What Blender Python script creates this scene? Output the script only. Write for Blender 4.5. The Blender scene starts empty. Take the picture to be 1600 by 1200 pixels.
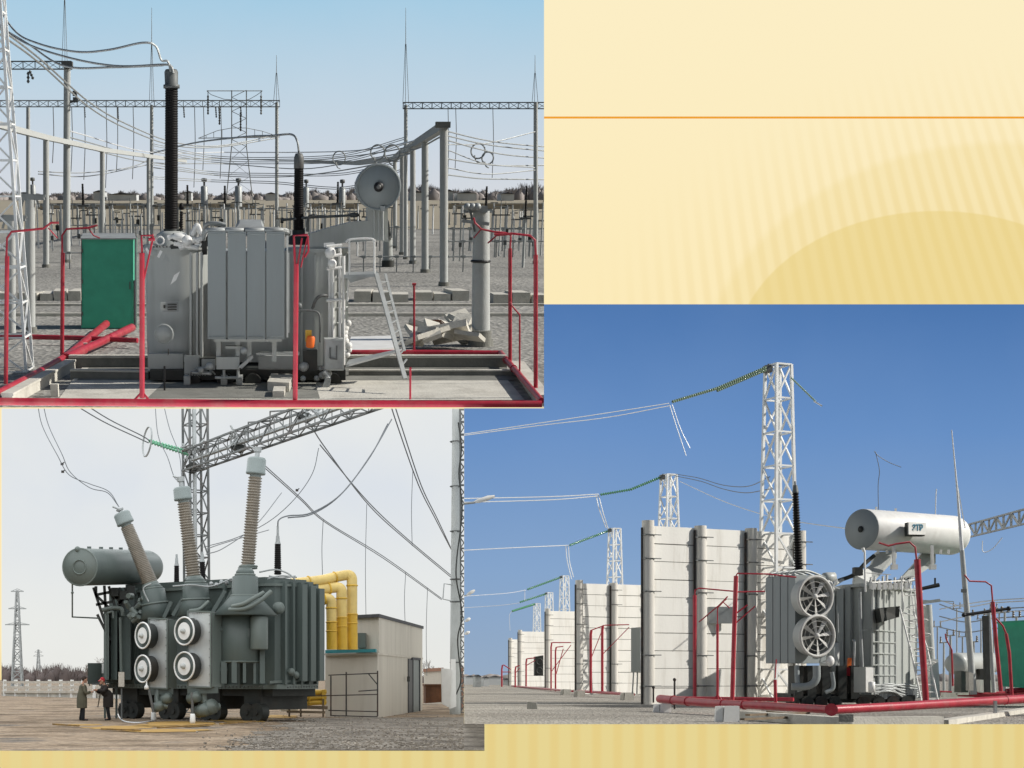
import bpy, bmesh, math, random
from mathutils import Vector, Matrix
random.seed(7)
scene = bpy.context.scene
COL = scene.collection
# ------------------------------------------------------------------ camera
FP = 2400.0            # focal length in photo pixels (photo 1600 x 1200)
CX, CY = 425.0, 1060.0 # principal point
EYE = 1.7
cam_d = bpy.data.cameras.new('camera'); cam = bpy.data.objects.new('camera', cam_d); COL.objects.link(cam)
cam.location = (0, 0, EYE); cam.rotation_euler = (math.radians(90), 0, 0)
cam_d.sensor_width = 36; cam_d.lens = FP/1600*36
cam_d.shift_x = (800-CX)/1600; cam_d.shift_y = (CY-600)/1600
cam_d.clip_start = .5; cam_d.clip_end = 6000
scene.camera = cam
# ------------------------------------------------------------------ world and sun
SUN = Vector((.81, -.13, .55)).normalized()
w = bpy.data.worlds.new('World'); scene.world = w; w.use_nodes = True
nt = w.node_tree; nt.nodes.clear()
sk = nt.nodes.new('ShaderNodeTexSky'); sk.sky_type = 'NISHITA'; sk.sun_disc = False
sk.sun_elevation = math.asin(SUN.z); sk.sun_rotation = math.atan2(SUN.x, SUN.y)
bg = nt.nodes.new('ShaderNodeBackground'); bg.inputs[1].default_value = .062
ow = nt.nodes.new('ShaderNodeOutputWorld')
nt.links.new(sk.outputs[0], bg.inputs[0]); nt.links.new(bg.outputs[0], ow.inputs[0])
sd = bpy.data.lights.new('sun', 'SUN'); sd.energy = 5.0; sd.angle = math.radians(.5); sd.color = (1, .95, .87)
so = bpy.data.objects.new('sun', sd); COL.objects.link(so)
so.rotation_euler = SUN.to_track_quat('Z', 'Y').to_euler(); so.location = (60, -20, 60)
scene.view_settings.view_transform = 'Standard'; scene.view_settings.look = 'None'
scene.view_settings.exposure = 0; scene.view_settings.gamma = 1
scene.render.engine = 'CYCLES'
scene.cycles.max_bounces = 5; scene.cycles.diffuse_bounces = 3; scene.cycles.glossy_bounces = 2
# ------------------------------------------------------------------ materials
def lin(c): return tuple(((v/255)/12.92 if v/255 <= .04045 else ((v/255+.055)/1.055)**2.4) for v in c)
MATS = {}
def mat(name, col, rough=.6, metal=0, var=.12, scale=3.0, bump=.0, bscale=30, dirt=None, dirt_amt=.5, dscale=1.2, spec=.4, streak=False, col2=None):
    """procedural paint / stone / metal: base colour, broad tone variation, blotches of dirt, fine bump"""
    if name in MATS: return MATS[name]
    m = bpy.data.materials.new(name); m.use_nodes = True; t = m.node_tree; N = t.nodes; L = t.links
    b = N['Principled BSDF']; b.inputs['Roughness'].default_value = rough; b.inputs['Metallic'].default_value = metal
    b.inputs['Specular IOR Level'].default_value = spec
    tc = N.new('ShaderNodeTexCoord'); src = tc.outputs['Object']
    if streak:
        mp = N.new('ShaderNodeMapping'); mp.inputs['Scale'].default_value = (1, 1, .13); L.new(src, mp.inputs[0]); src2 = mp.outputs[0]
    else: src2 = src
    n1 = N.new('ShaderNodeTexNoise'); n1.inputs['Scale'].default_value = scale; n1.inputs['Detail'].default_value = 6; L.new(src2, n1.inputs['Vector'])
    r1 = N.new('ShaderNodeMapRange'); r1.inputs[1].default_value = .3; r1.inputs[2].default_value = .7
    r1.inputs[3].default_value = 1-var; r1.inputs[4].default_value = 1+var; L.new(n1.outputs['Fac'], r1.inputs[0])
    mx = N.new('ShaderNodeMix'); mx.data_type = 'RGBA'; mx.blend_type = 'MULTIPLY'; mx.inputs['Factor'].default_value = 1
    c4 = tuple(col)+(1,)
    mx.inputs['A'].default_value = c4
    L.new(r1.outputs[0], mx.inputs['B']); out = mx.outputs['Result']
    if dirt or col2:
        n2 = N.new('ShaderNodeTexNoise'); n2.inputs['Scale'].default_value = dscale; n2.inputs['Detail'].default_value = 9; n2.inputs['Roughness'].default_value = .65; L.new(src2, n2.inputs['Vector'])
        r2 = N.new('ShaderNodeMapRange'); r2.inputs[1].default_value = .48; r2.inputs[2].default_value = .68; r2.inputs[3].default_value = 0; r2.inputs[4].default_value = dirt_amt; L.new(n2.outputs['Fac'], r2.inputs[0])
        m2 = N.new('ShaderNodeMix'); m2.data_type = 'RGBA'; L.new(r2.outputs[0], m2.inputs['Factor']); L.new(out, m2.inputs['A']); m2.inputs['B'].default_value = tuple(dirt or col2)+(1,); out = m2.outputs['Result']
    L.new(out, b.inputs['Base Color'])
    if bump > 0:
        n3 = N.new('ShaderNodeTexNoise'); n3.inputs['Scale'].default_value = bscale; n3.inputs['Detail'].default_value = 4; L.new(src, n3.inputs['Vector'])
        bp = N.new('ShaderNodeBump'); bp.inputs['Strength'].default_value = min(1, bump); bp.inputs['Distance'].default_value = .05; L.new(n3.outputs['Fac'], bp.inputs['Height']); L.new(bp.outputs[0], b.inputs['Normal'])
    MATS[name] = m; return m
RUST = (.12, .055, .03); GRIME = (.07, .065, .055)
M = dict(
 galv = mat('galvanised_steel', (.36, .38, .38), .55, .3, .15, 2, dirt=(.2, .2, .19)),
 galv_dark = mat('weathered_steel', (.13, .14, .14), .6, .3, .2, 2, dirt=RUST, dirt_amt=.3),
 white_steel = mat('white_painted_lattice_steel', (.78, .8, .8), .5, 0, .06, 2, dirt=(.45, .43, .4), dirt_amt=.35),
 pole = mat('spun_concrete', (.46, .48, .47), .85, 0, .1, 1.2, .3, 20, dirt=(.3, .29, .26), dirt_amt=.45),
 concrete = mat('pale_concrete', (.56, .54, .48), .9, 0, .12, .8, .4, 12, dirt=(.3, .28, .24), dirt_amt=.5),
 wallpost = mat('pale_wall_post', (.64, .62, .57), .85, 0, .08, .8, .3, 12, dirt=(.42, .4, .35), dirt_amt=.4, streak=True),
 panel = mat('precast_panel', (.82, .81, .765), .85, 0, .07, .6, .15, 7, dirt=(.46, .42, .35), dirt_amt=.6, dscale=.9, streak=True),
 dconc = mat('damp_and_shade_concrete', (.2, .2, .18), .9, 0, .2, .8, .4, 12, dirt=(.1, .1, .09)),  # damp concrete tone, also used as painted shade in the oil pit
 red = mat('red_pipe_paint', (.38, .022, .042), .38, 0, .18, 1.5, .1, 25, dirt=(.36, .11, .1), dirt_amt=.55, dscale=1.6),
 green = mat('green_cabinet_paint', (.06, .43, .28), .5, 0, .08, 1.5, dirt=(.04, .28, .17), dirt_amt=.35),
 tga = mat('grey_transformer_paint', (.43, .45, .435), .42, 0, .1, 1.2, .05, 20, dirt=(.2, .2, .18), dirt_amt=.4, streak=True),
 tgc = mat('mid_grey_radiator_paint', (.25, .28, .285), .45, 0, .08, 1.2, dirt=(.17, .17, .16), dirt_amt=.35, streak=True),
 tgb = mat('dark_green_grey_paint', (.088, .112, .105), .42, 0, .16, 1.2, .08, 20, dirt=(.05, .06, .055), dirt_amt=.5, streak=True),
 tgb2 = mat('pale_green_grey_paint', (.125, .15, .138), .42, 0, .12, 1.2, dirt=(.1, .115, .1), streak=True),
 capb = mat('grey_green_cap_paint', (.2, .235, .23), .45, 0, .08, 2),
 dark = mat('oily_undercarriage', (.028, .032, .03), .6, 0, .3, 2, dirt=(.06, .05, .04)),
 blackp = mat('black_brown_porcelain', (.006, .005, .005), .6, 0, .1, 3, spec=.2),
 brownp = mat('tan_porcelain', (.2, .175, .14), .35, 0, .15, 4, spec=.5),
 alu = mat('brushed_aluminium', (.6, .62, .61), .36, .5, .22, .9, .1, 8, dirt=(.2, .21, .21), dirt_amt=.5, dscale=.9),
 white = mat('white_paint', (.74, .74, .72), .5, 0, .05, 2, dirt=(.5, .48, .44), dirt_amt=.3),
 cream = mat('cream_render', (.56, .52, .45), .9, 0, .05, .7, .2, 15, dirt=(.34, .3, .25), dirt_amt=.45, streak=True),
 yellow = mat('yellow_duct_paint', (.62, .38, .035), .42, 0, .15, 1.6, .1, 15, dirt=(.33, .19, .03), dirt_amt=.5),
 yellowpale = mat('faded_yellow_duct_paint', (.68, .5, .17), .42, 0, .12, 1.6, .1, 15, dirt=(.4, .28, .08), dirt_amt=.45),
 glassg = mat('green_glass_insulator', (.11, .34, .2), .15, 0, .1, 4, spec=.6),
 glassp = mat('pale_green_glass_insulator', (.3, .42, .28), .15, 0, .1, 4, spec=.6),
 wired = mat('dull_aluminium_wire', (.12, .13, .14), .5, .2, .05),
 wirel = mat('bright_aluminium_wire', (.75, .77, .78), .4, .1, .05),
 fanp = mat('dusty_fan_paint', (.5, .5, .48), .6, 0, .1, 3),
 black = mat('black_paint', (.012, .012, .013), .5, 0, .1),
 rail = mat('black_angle_iron', (.03, .028, .026), .6, 0, .3, 3, dirt=RUST, dirt_amt=.6),
 rust = mat('rusty_sheet', (.13, .055, .025), .85, 0, .3, 2, .2, 10, dirt=(.06, .04, .03)),
 wood = mat('weathered_timber', (.2, .15, .1), .85, 0, .25, 2, .3, 20),
 teal = mat('teal_flashing', (.03, .22, .25), .5, 0, .1),
 roof = mat('dark_roofing', (.06, .06, .065), .8, 0, .15),
 skin = mat('skin', (.45, .25, .17), .6, 0, .05), hair = mat('dark_hair', (.03, .018, .012), .7, 0, .1),
 coat1 = mat('olive_grey_coat', (.095, .09, .062), .9, 0, .15, 4), coat2 = mat('dark_brown_coat', (.022, .018, .016), .9, 0, .15, 4),
 trous = mat('black_trousers', (.01, .011, .013), .9, 0, .1, 4), redc = mat('red_cap_cloth', (.4, .02, .03), .8, 0, .1, 4),
 orange = mat('orange_paint', (.75, .15, .02), .5, 0, .1), blue = mat('blue_lettering', (.03, .16, .25), .5, 0, .05),
 brick = mat('reddish_brick', (.3, .17, .12), .9, 0, .2, .5), twig = mat('bare_twigs', (.17, .14, .12), .9, 0, .2, 1),
 trunk = mat('tree_bark', (.1, .08, .065), .9, 0, .2, 2, .3), farwood = mat('bare_hazed_far_woodland', (.27, .245, .235), .95, 0, .2, .05, dirt=(.33, .31, .3), dscale=.03),  # far woodland colour paled to stand in for distance haze
 farwoodb = mat('dark_far_woodland', (.11, .085, .078), .95, 0, .25, .05, dirt=(.16, .13, .12), dscale=.03),
 dryfield = mat('dry_grass_field', (.31, .275, .21), .95, 0, .15, .02, dirt=(.22, .2, .13), dscale=.02),
 farb = mat('pale_far_plaster', (.5, .52, .53), .9, 0, .1, .2),
)
def ground_mat(name, cols, s1, s2, s3, bump=.6, rough=.95, rf=None):
    m = bpy.data.materials.new(name); m.use_nodes = True; t = m.node_tree; N = t.nodes; L = t.links
    b = N['Principled BSDF']; b.inputs['Roughness'].default_value = rough; b.inputs['Specular IOR Level'].default_value = .25
    tc = N.new('ShaderNodeTexCoord'); src = tc.outputs['Object']
    n1 = N.new('ShaderNodeTexNoise'); n1.inputs['Scale'].default_value = s1; n1.inputs['Detail'].default_value = 8; L.new(src, n1.inputs['Vector'])
    r = N.new('ShaderNodeValToRGB'); e = r.color_ramp.elements
    e[0].position = .32; e[0].color = tuple(cols[0])+(1,); e[1].position = .68; e[1].color = tuple(cols[-1])+(1,)
    for i, c in enumerate(cols[1:-1]):
        q = e.new(.32+.36*(i+1)/(len(cols)-1)); q.color = tuple(c)+(1,)
    L.new(n1.outputs['Fac'], r.inputs[0])
    v = N.new('ShaderNodeTexVoronoi'); v.inputs['Scale'].default_value = s2; L.new(src, v.inputs['Vector'])
    mr = N.new('ShaderNodeMapRange'); mr.inputs[1].default_value = 0; mr.inputs[2].default_value = 1; mr.inputs[3].default_value = .7; mr.inputs[4].default_value = 1.28
    sep = N.new('ShaderNodeSeparateColor'); L.new(v.outputs['Color'], sep.inputs[0]); L.new(sep.outputs[0], mr.inputs[0])
    mx = N.new('ShaderNodeMix'); mx.data_type = 'RGBA'; mx.blend_type = 'MULTIPLY'; mx.inputs['Factor'].default_value = 1; L.new(r.outputs[0], mx.inputs['A']); L.new(mr.outputs[0], mx.inputs['B'])
    L.new(mx.outputs['Result'], b.inputs['Base Color'])
    n2 = N.new('ShaderNodeTexNoise'); n2.inputs['Scale'].default_value = s3; n2.inputs['Detail'].default_value = 5; L.new(src, n2.inputs['Vector'])
    ad = N.new('ShaderNodeMath'); ad.operation = 'ADD'; L.new(n2.outputs['Fac'], ad.inputs[0]); L.new(v.outputs['Distance'], ad.inputs[1])
    bp = N.new('ShaderNodeBump'); bp.inputs['Strength'].default_value = bump; bp.inputs['Distance'].default_value = .15; L.new(ad.outputs[0], bp.inputs['Height']); L.new(bp.outputs[0], b.inputs['Normal'])
    return m
def sky_mat(name, stops, axis_from, axis_to, noise=0, ncol=(.8, .83, .86), nscale=.004):
    """light-giving sky: colour follows the height above the horizon"""
    m = bpy.data.materials.new(name); m.use_nodes = True; t = m.node_tree; N = t.nodes; L = t.links; N.clear()
    o = N.new('ShaderNodeOutputMaterial'); e = N.new('ShaderNodeEmission'); L.new(e.outputs[0], o.inputs[0])
    tc = N.new('ShaderNodeTexCoord'); sp = N.new('ShaderNodeSeparateXYZ'); L.new(tc.outputs['Object'], sp.inputs[0])
    dv = N.new('ShaderNodeMath'); dv.operation = 'DIVIDE'; L.new(sp.outputs['Z'], dv.inputs[0]); L.new(sp.outputs['Y'], dv.inputs[1])
    mr = N.new('ShaderNodeMapRange'); mr.inputs[1].default_value = axis_from; mr.inputs[2].default_value = axis_to; L.new(dv.outputs[0], mr.inputs[0])
    r = N.new('ShaderNodeValToRGB'); el = r.color_ramp.elements
    el[0].position = stops[0][0]; el[0].color = lin(stops[0][1])+(1,); el[1].position = stops[-1][0]; el[1].color = lin(stops[-1][1])+(1,)
    for p, c in stops[1:-1]:
        q = el.new(p); q.color = lin(c)+(1,)
    L.new(mr.outputs[0], r.inputs[0]); out = r.outputs[0]
    if noise:
        n = N.new('ShaderNodeTexNoise'); n.inputs['Scale'].default_value = nscale; n.inputs['Detail'].default_value = 5; L.new(tc.outputs['Object'], n.inputs['Vector'])
        nr = N.new('ShaderNodeMapRange'); nr.inputs[1].default_value = .4; nr.inputs[2].default_value = .7; nr.inputs[3].default_value = 0; nr.inputs[4].default_value = noise; L.new(n.outputs['Fac'], nr.inputs[0])
        mm = N.new('ShaderNodeMix'); mm.data_type = 'RGBA'; L.new(nr.outputs[0], mm.inputs['Factor']); L.new(out, mm.inputs['A']); mm.inputs['B'].default_value = tuple(lin(ncol))+(1,); out = mm.outputs['Result']
    L.new(out, e.inputs[0]); return m
# ------------------------------------------------------------------ frames (the three yards)
class Frame:
    def __init__(s, theta, eye, planes):
        s.th = math.radians(theta); s.c, s.s = math.cos(s.th), math.sin(s.th); s.eye = eye
        s.M = Matrix.Translation((0, 0, EYE)) @ Matrix.Rotation(s.th, 4, 'X') @ Matrix.Translation((0, 0, -eye))
        s.planes = planes
    def ray(s, px, py):
        u, v = (px-CX)/FP, (CY-py)/FP
        return Vector((u, s.c+v*s.s, -s.s+v*s.c))
    def P(s, px, py, d):
        r = s.ray(px, py); t = d/r.y
        return Vector((r.x*t, d, r.z*t+s.eye))
    def G(s, px, py, z=0):
        r = s.ray(px, py); t = (z-s.eye)/r.z
        return Vector((r.x*t, r.y*t, z))
    def D(s, px, py, z=0): return s.G(px, py, z).y
    def r(s, pix, d): return pix/FP*d*s.c       # pixels -> metres near that depth
def vx(px, side):      # keep px*side <= limit*side  (side=+1: keep left of px)
    t = (px-CX)/FP; n = Vector((1, -t, 0))*side; return (Vector((0, 0, EYE)), n)
def vy(py, side):      # side=+1 keep above py (smaller py)
    v = (CY-py)/FP; n = Vector((0, v, -1))*side; return (Vector((0, 0, EYE)), n)
FA = Frame(math.degrees(math.atan((CY-300)/FP)), 5.7, [vx(850, 1), vy(636.5, 1)])
FB = Frame(0, EYE, [vx(725, 1), vy(638.5, -1), vx(2.5, -1), vy(1173, 1)])
FC = Frame(0, EYE, [vx(725, -1), vy(475.5, -1), vy(1131.5, 1)])
# ------------------------------------------------------------------ mesh builder
class MB:
    def __init__(s): s.v = []; s.f = []; s.sm = []
    def add(s, vs, fs, smooth=False):
        n = len(s.v); s.v += [Vector(q) for q in vs]
        for f in fs: s.f.append([n+i for i in f]); s.sm.append(smooth)
    def hexa(s, q):   # 8 corners: bottom 4, top 4
        s.add(q, [(0,3,2,1),(4,5,6,7),(0,1,5,4),(1,2,6,5),(2,3,7,6),(3,0,4,7)])
    def box(s, c, sz, rz=0, M3=None):
        x, y, z = sz[0]/2, sz[1]/2, sz[2]/2; R = M3 or Matrix.Rotation(rz, 3, 'Z'); c = Vector(c)
        s.hexa([c+R@Vector(q) for q in ((-x,-y,-z),(x,-y,-z),(x,y,-z),(-x,y,-z),(-x,-y,z),(x,-y,z),(x,y,z),(-x,y,z))])
    def bar(s, a, b, w, h=None, up=(0, 0, 1)):
        h = h or w; a, b = Vector(a), Vector(b); d = (b-a).normalized(); up = Vector(up)
        if abs(d.dot(up)) > .97: up = Vector((0, 1, 0))
        x = d.cross(up).normalized()*w/2; y = x.cross(d).normalized()*h/2
        s.hexa([a-x-y, a+x-y, a+x+y, a-x+y, b-x-y, b+x-y, b+x+y, b-x+y])
    def prism(s, poly, ext):   # polygon of points + extrusion vector
        n = len(poly); e = Vector(ext); p = [Vector(q) for q in poly]
        fs = [tuple(range(n)), tuple(reversed(range(n, 2*n)))]+[(i, n+i, n+(i+1) % n, (i+1) % n) for i in range(n)]
        s.add(p+[q+e for q in p], fs)
    def tube(s, pts, r, n=8, caps=True):
        pts = [Vector(p) for p in pts]; rs = r if isinstance(r, (list, tuple)) else [r]*len(pts)
        prev = None; rings = []
        for i, p in enumerate(pts):
            d = (pts[min(i+1, len(pts)-1)]-pts[max(i-1, 0)])
            if d.length < 1e-9: d = Vector((0, 0, 1))
            d.normalize()
            if prev is None:
                a = Vector((0, 0, 1)) if abs(d.z) < .9 else Vector((1, 0, 0)); x = d.cross(a).normalized()
            else: x = (prev-d*prev.dot(d)); x = x.normalized() if x.length > 1e-6 else d.orthogonal().normalized()
            prev = x; y = d.cross(x)
            rings.append([p+(x*math.cos(k*2*math.pi/n)+y*math.sin(k*2*math.pi/n))*rs[i] for k in range(n)])
        vs = [q for R in rings for q in R]; fs = []
        for i in range(len(pts)-1):
            for k in range(n):
                k2 = (k+1) % n; fs.append((i*n+k, i*n+k2, (i+1)*n+k2, (i+1)*n+k))
        s.add(vs, fs, n > 5)
        if caps:
            s.add(rings[0], [tuple(reversed(range(n)))]); s.add(rings[-1], [tuple(range(n))])
    def cyl(s, a, b, r0, r1=None, n=16, caps=True): s.tube([a, b], [r0, r1 if r1 is not None else r0], n, caps)
    def lathe(s, p, ax, prof, n=16, smooth=True):   # prof: (radius, height along axis)
        p = Vector(p); d = Vector(ax).normalized(); x = d.orthogonal().normalized(); y = d.cross(x)
        m = len(prof); vs = []; fs = []
        for r, h in prof:
            for k in range(n):
                a = k*2*math.pi/n; vs.append(p+d*h+(x*math.cos(a)+y*math.sin(a))*max(r, 1e-4))
        for i in range(m-1):
            for k in range(n):
                k2 = (k+1) % n; fs.append((i*n+k, i*n+k2, (i+1)*n+k2, (i+1)*n+k))
        s.add(vs, fs, smooth)
    def ribbed(s, a, b, r0, r1, pitch, depth=.18, n=14):    # insulator with sheds
        a, b = Vector(a), Vector(b); L = (b-a).length; k = max(3, int(L/pitch)); prof = [(r0*.5, 0)]
        for i in range(k):
            t = (i+.5)/k; R = r0+(r1-r0)*t; h = L*i/k; q = L/k
            prof += [(R*(1-depth), h+q*.1), (R, h+q*.45), (R, h+q*.62), (R*(1-depth), h+q*.9)]
        prof.append((r1*.5, L)); s.lathe(a, b-a, prof, n)
    def torus(s, c, ax, R, r, n=24, m=6, a0=0, a1=360):
        c = Vector(c); d = Vector(ax).normalized(); x = d.orthogonal().normalized(); y = d.cross(x); st = n+1
        pts = [c+(x*math.cos(math.radians(a0+(a1-a0)*i/n))+y*math.sin(math.radians(a0+(a1-a0)*i/n)))*R for i in range(st)]
        s.tube(pts, r, m, a1-a0 < 360)
    def ball(s, c, r, n=10, sc=(1, 1, 1)):
        vs = []; fs = []; c = Vector(c)
        for i in range(n+1):
            th = math.pi*i/n
            for k in range(n*2):
                ph = math.pi*k/n; vs.append(c+Vector((math.sin(th)*math.cos(ph)*sc[0], math.sin(th)*math.sin(ph)*sc[1], math.cos(th)*sc[2]))*r)
        for i in range(n):
            for k in range(n*2):
                k2 = (k+1) % (2*n); fs.append((i*2*n+k, (i+1)*2*n+k, (i+1)*2*n+k2, i*2*n+k2))
        s.add(vs, fs, True)
    def lattice(s, a, b, w0, w1, seg, r, ux, uy, h0=None, h1=None, rr=None):
        """four-chord lattice member from a to b, widths w0..w1 along ux, h0..h1 along uy"""
        a, b, ux, uy = Vector(a), Vector(b), Vector(ux).normalized(), Vector(uy).normalized()
        h0 = h0 if h0 is not None else w0; h1 = h1 if h1 is not None else w1; rr = rr or r*.6
        def C(t, i): 
            sx, sy = ((-1,-1),(1,-1),(1,1),(-1,1))[i % 4]
            return a.lerp(b, t)+ux*sx*(w0+(w1-w0)*t)/2+uy*sy*(h0+(h1-h0)*t)/2
        for i in range(4): s.bar(C(0, i), C(1, i), r*2, r*2, uy)
        for k in range(seg):
            t0, t1 = k/seg, (k+1)/seg
            for i in range(4):
                if k % 2: s.bar(C(t0, i), C(t1, i+1), rr*2)
                else: s.bar(C(t0, i+1), C(t1, i), rr*2)
                s.bar(C(t1, i), C(t1, i+1), rr*2)
        for i in range(4): s.bar(C(0, i), C(0, i+1), rr*2)
def finish(bm, fr):
    bm.transform(fr.M)
    for co, no in fr.planes:
        if any((v.co-co).dot(no) > 0 for v in bm.verts):
            bmesh.ops.bisect_plane(bm, geom=bm.verts[:]+bm.edges[:]+bm.faces[:], plane_co=co, plane_no=no, clear_outer=True)
SPLIT = {'lifting_lug', 'saddle_bracket', 'clamp_band', 'base_panel', 'bracket', 'rung', 'jacking_lug', 'footing', 'brace_rib', 'joint_box', 'clamp', 'upright', 'stand', 'saddle', 'fin', 'horizontal_rib', 'safety_hoop', 'bar_knob', 'hanging_insulator', 'insulator_string', 'post', 'rail', 'rail_post', 'oil_pump', 'top_frame', 'support_frame', 'flange', 'end_radiator', 'pipe_stub', 'radiator_side', 'spike_brace', 'bushing_foot', 'stiffener', 'turret', 'turret_flange', 'bushing_flange', 'insulator', 'corner_post', 'drum_leg', 'crossbar', 'edge_strip', 'beam_clamp', 'handrail', 'side_pipework', 'door_seam', 'door_handle', 'curved_pipe', 'radiator_header', 'oil_pipe', 'undercarriage', 'base_frame', 'climbing_peg', 'top_pipework', 'small_pipework'}
def islands(mb):
    par = list(range(len(mb.v)))
    def find(i):
        while par[i] != i: par[i] = par[par[i]]; i = par[i]
        return i
    key = {}
    for i, v in enumerate(mb.v):
        k = (round(v.x, 4), round(v.y, 4), round(v.z, 4))
        if k in key: par[find(i)] = find(key[k])
        else: key[k] = i
    for f in mb.f:
        for i in f[1:]: par[find(i)] = find(f[0])
    g = {}
    for f, sm in zip(mb.f, mb.sm): g.setdefault(find(f[0]), []).append((f, sm))
    out = []
    for fs in g.values():
        m2 = MB(); ix = {}
        for f, sm in fs:
            q = []
            for i in f:
                if i not in ix: ix[i] = len(m2.v); m2.v.append(mb.v[i])
                q.append(ix[i])
            m2.f.append(q); m2.sm.append(sm)
        out.append(m2)
    return out
def build(mb, name, m, fr, parent=None, origin=None, clip=True):
    if parent is not None and name in SPLIT:
        ks = islands(mb)
        if 1 < len(ks) <= 24:
            os_ = [build1(k, name, m, fr, parent, origin, clip) for k in ks]; os_ = [o for o in os_ if o]
            return os_[0] if os_ else None
    return build1(mb, name, m, fr, parent, origin, clip)
def build1(mb, name, m, fr, parent=None, origin=None, clip=True):
    bm = bmesh.new(); vs = [bm.verts.new(v) for v in mb.v]; bm.verts.ensure_lookup_table()
    for f, sm in zip(mb.f, mb.sm):
        try: q = bm.faces.new([vs[i] for i in f]); q.smooth = sm
        except ValueError: pass
    if clip: finish(bm, fr)
    else: bm.transform(fr.M)
    if not bm.verts: bm.free(); return None
    bm.normal_update()
    if parent is not None:
        root = parent
        W = Matrix.Identity(4); chain = []
        while root: chain.append(root); root = root.parent
        for c in reversed(chain): W = W @ c.matrix_basis
        org = W; local = Matrix.Identity(4)
    else:
        if origin is None:
            xs = [v.co for v in bm.verts]; lo = Vector([min(v[i] for v in xs) for i in range(3)]); hi = Vector([max(v[i] for v in xs) for i in range(3)])
            o = Vector(((lo.x+hi.x)/2, (lo.y+hi.y)/2, lo.z)); org = Matrix.Translation(o) @ Matrix.Rotation(fr.th, 4, 'X')
        else: org = fr.M @ Matrix.Translation(origin)
        local = org
    bm.transform(org.inverted())
    me = bpy.data.meshes.new(name); bm.to_mesh(me); bm.free()
    me.materials.append(m)
    o = bpy.data.objects.new(name, me); COL.objects.link(o)
    o.parent = parent; o.matrix_basis = local
    return o
def tag(o, label=None, cat=None, group=None, kind=None):
    if o is None: return None
    if label: o['label'] = label
    if cat: o['category'] = cat
    if group: o['group'] = group
    if kind: o['kind'] = kind
    return o
def thing(fr, name, label, cat, origin, group=None):
    o = bpy.data.objects.new(name, None); COL.objects.link(o); o.empty_display_size = .3
    o.matrix_basis = fr.M @ Matrix.Translation(Vector(origin)); return tag(o, label, cat, group)
class Part:      # with Part(thing, 'seat', mat) as p: p.box(...)
    def __init__(s, fr, parent, name, m, label=None, cat=None, group=None, kind=None, origin=None, clip=True):
        s.a = (fr, parent, name, m, label, cat, group, kind, origin, clip); s.mb = MB(); s.o = None
    def __enter__(s): return s.mb
    def __exit__(s, *e):
        if e[0]: return False
        fr, parent, name, m, label, cat, group, kind, origin, clip = s.a
        s.o = tag(build(s.mb, name, m, fr, parent, origin, clip), label, cat, group, kind)
        return False
def curve(pts, n=6):    # Catmull-Rom through points
    pts = [Vector(p) for p in pts]
    if len(pts) < 3: return pts
    q = [pts[0]*2-pts[1]]+pts+[pts[-1]*2-pts[-2]]; out = []
    for i in range(1, len(q)-2):
        for k in range(n):
            t = k/n; a, b, c, d = q[i-1], q[i], q[i+1], q[i+2]
            out.append(.5*((2*b)+(c-a)*t+(2*a-5*b+4*c-d)*t*t+(3*b-a-3*c+d)*t**3))
    return out+[pts[-1]]
def pp(fr, lst): return [fr.P(*q) for q in lst]
def woods(p, n, xr, dr, fh, nsp):
    for k in range(n):
        px = random.uniform(*xr); d = random.uniform(*dr); h = fh(px)*random.uniform(.65, .9); x = (px-CX)/FP*d*p[1].c; p[0].ball((x, d, 0), 1, 3, (random.uniform(.003, .006)*d, 4, h))
    for k in range(nsp):
        px = random.uniform(*xr); d = random.uniform(*dr); h = fh(px)*random.uniform(.75, 1.12); x = (px-CX)/FP*d*p[1].c; b = Vector((x, d, h*.4)); w_ = h*.16
        for j in range(5): p[0].tube([b, b+Vector((random.uniform(-w_, w_)*1.6, 0, h*random.uniform(.45, .62)))], [d*.00022, d*.00006], 3, False)
def prune():
    for o in [o for o in COL.objects if o.type == 'EMPTY' and o.parent is None and not o.children]: bpy.data.objects.remove(o)
def ORD(i): return ['first', 'second', 'third', 'fourth', 'fifth', 'sixth', 'seventh', 'eighth', 'ninth', 'tenth', 'eleventh', 'twelfth', 'thirteenth', 'fourteenth', 'fifteenth', 'sixteenth', 'seventeenth', 'eighteenth', 'nineteenth', 'twentieth'][i]
# ------------------------------------------------------------------ the slide page, the skies and the ground
IDF = Frame(0, EYE, [])
SX = 1900.0
def wpt(px, py, Y): return Vector(((px-CX)/FP*Y, Y, EYE+(CY-py)/FP*Y))
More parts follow.
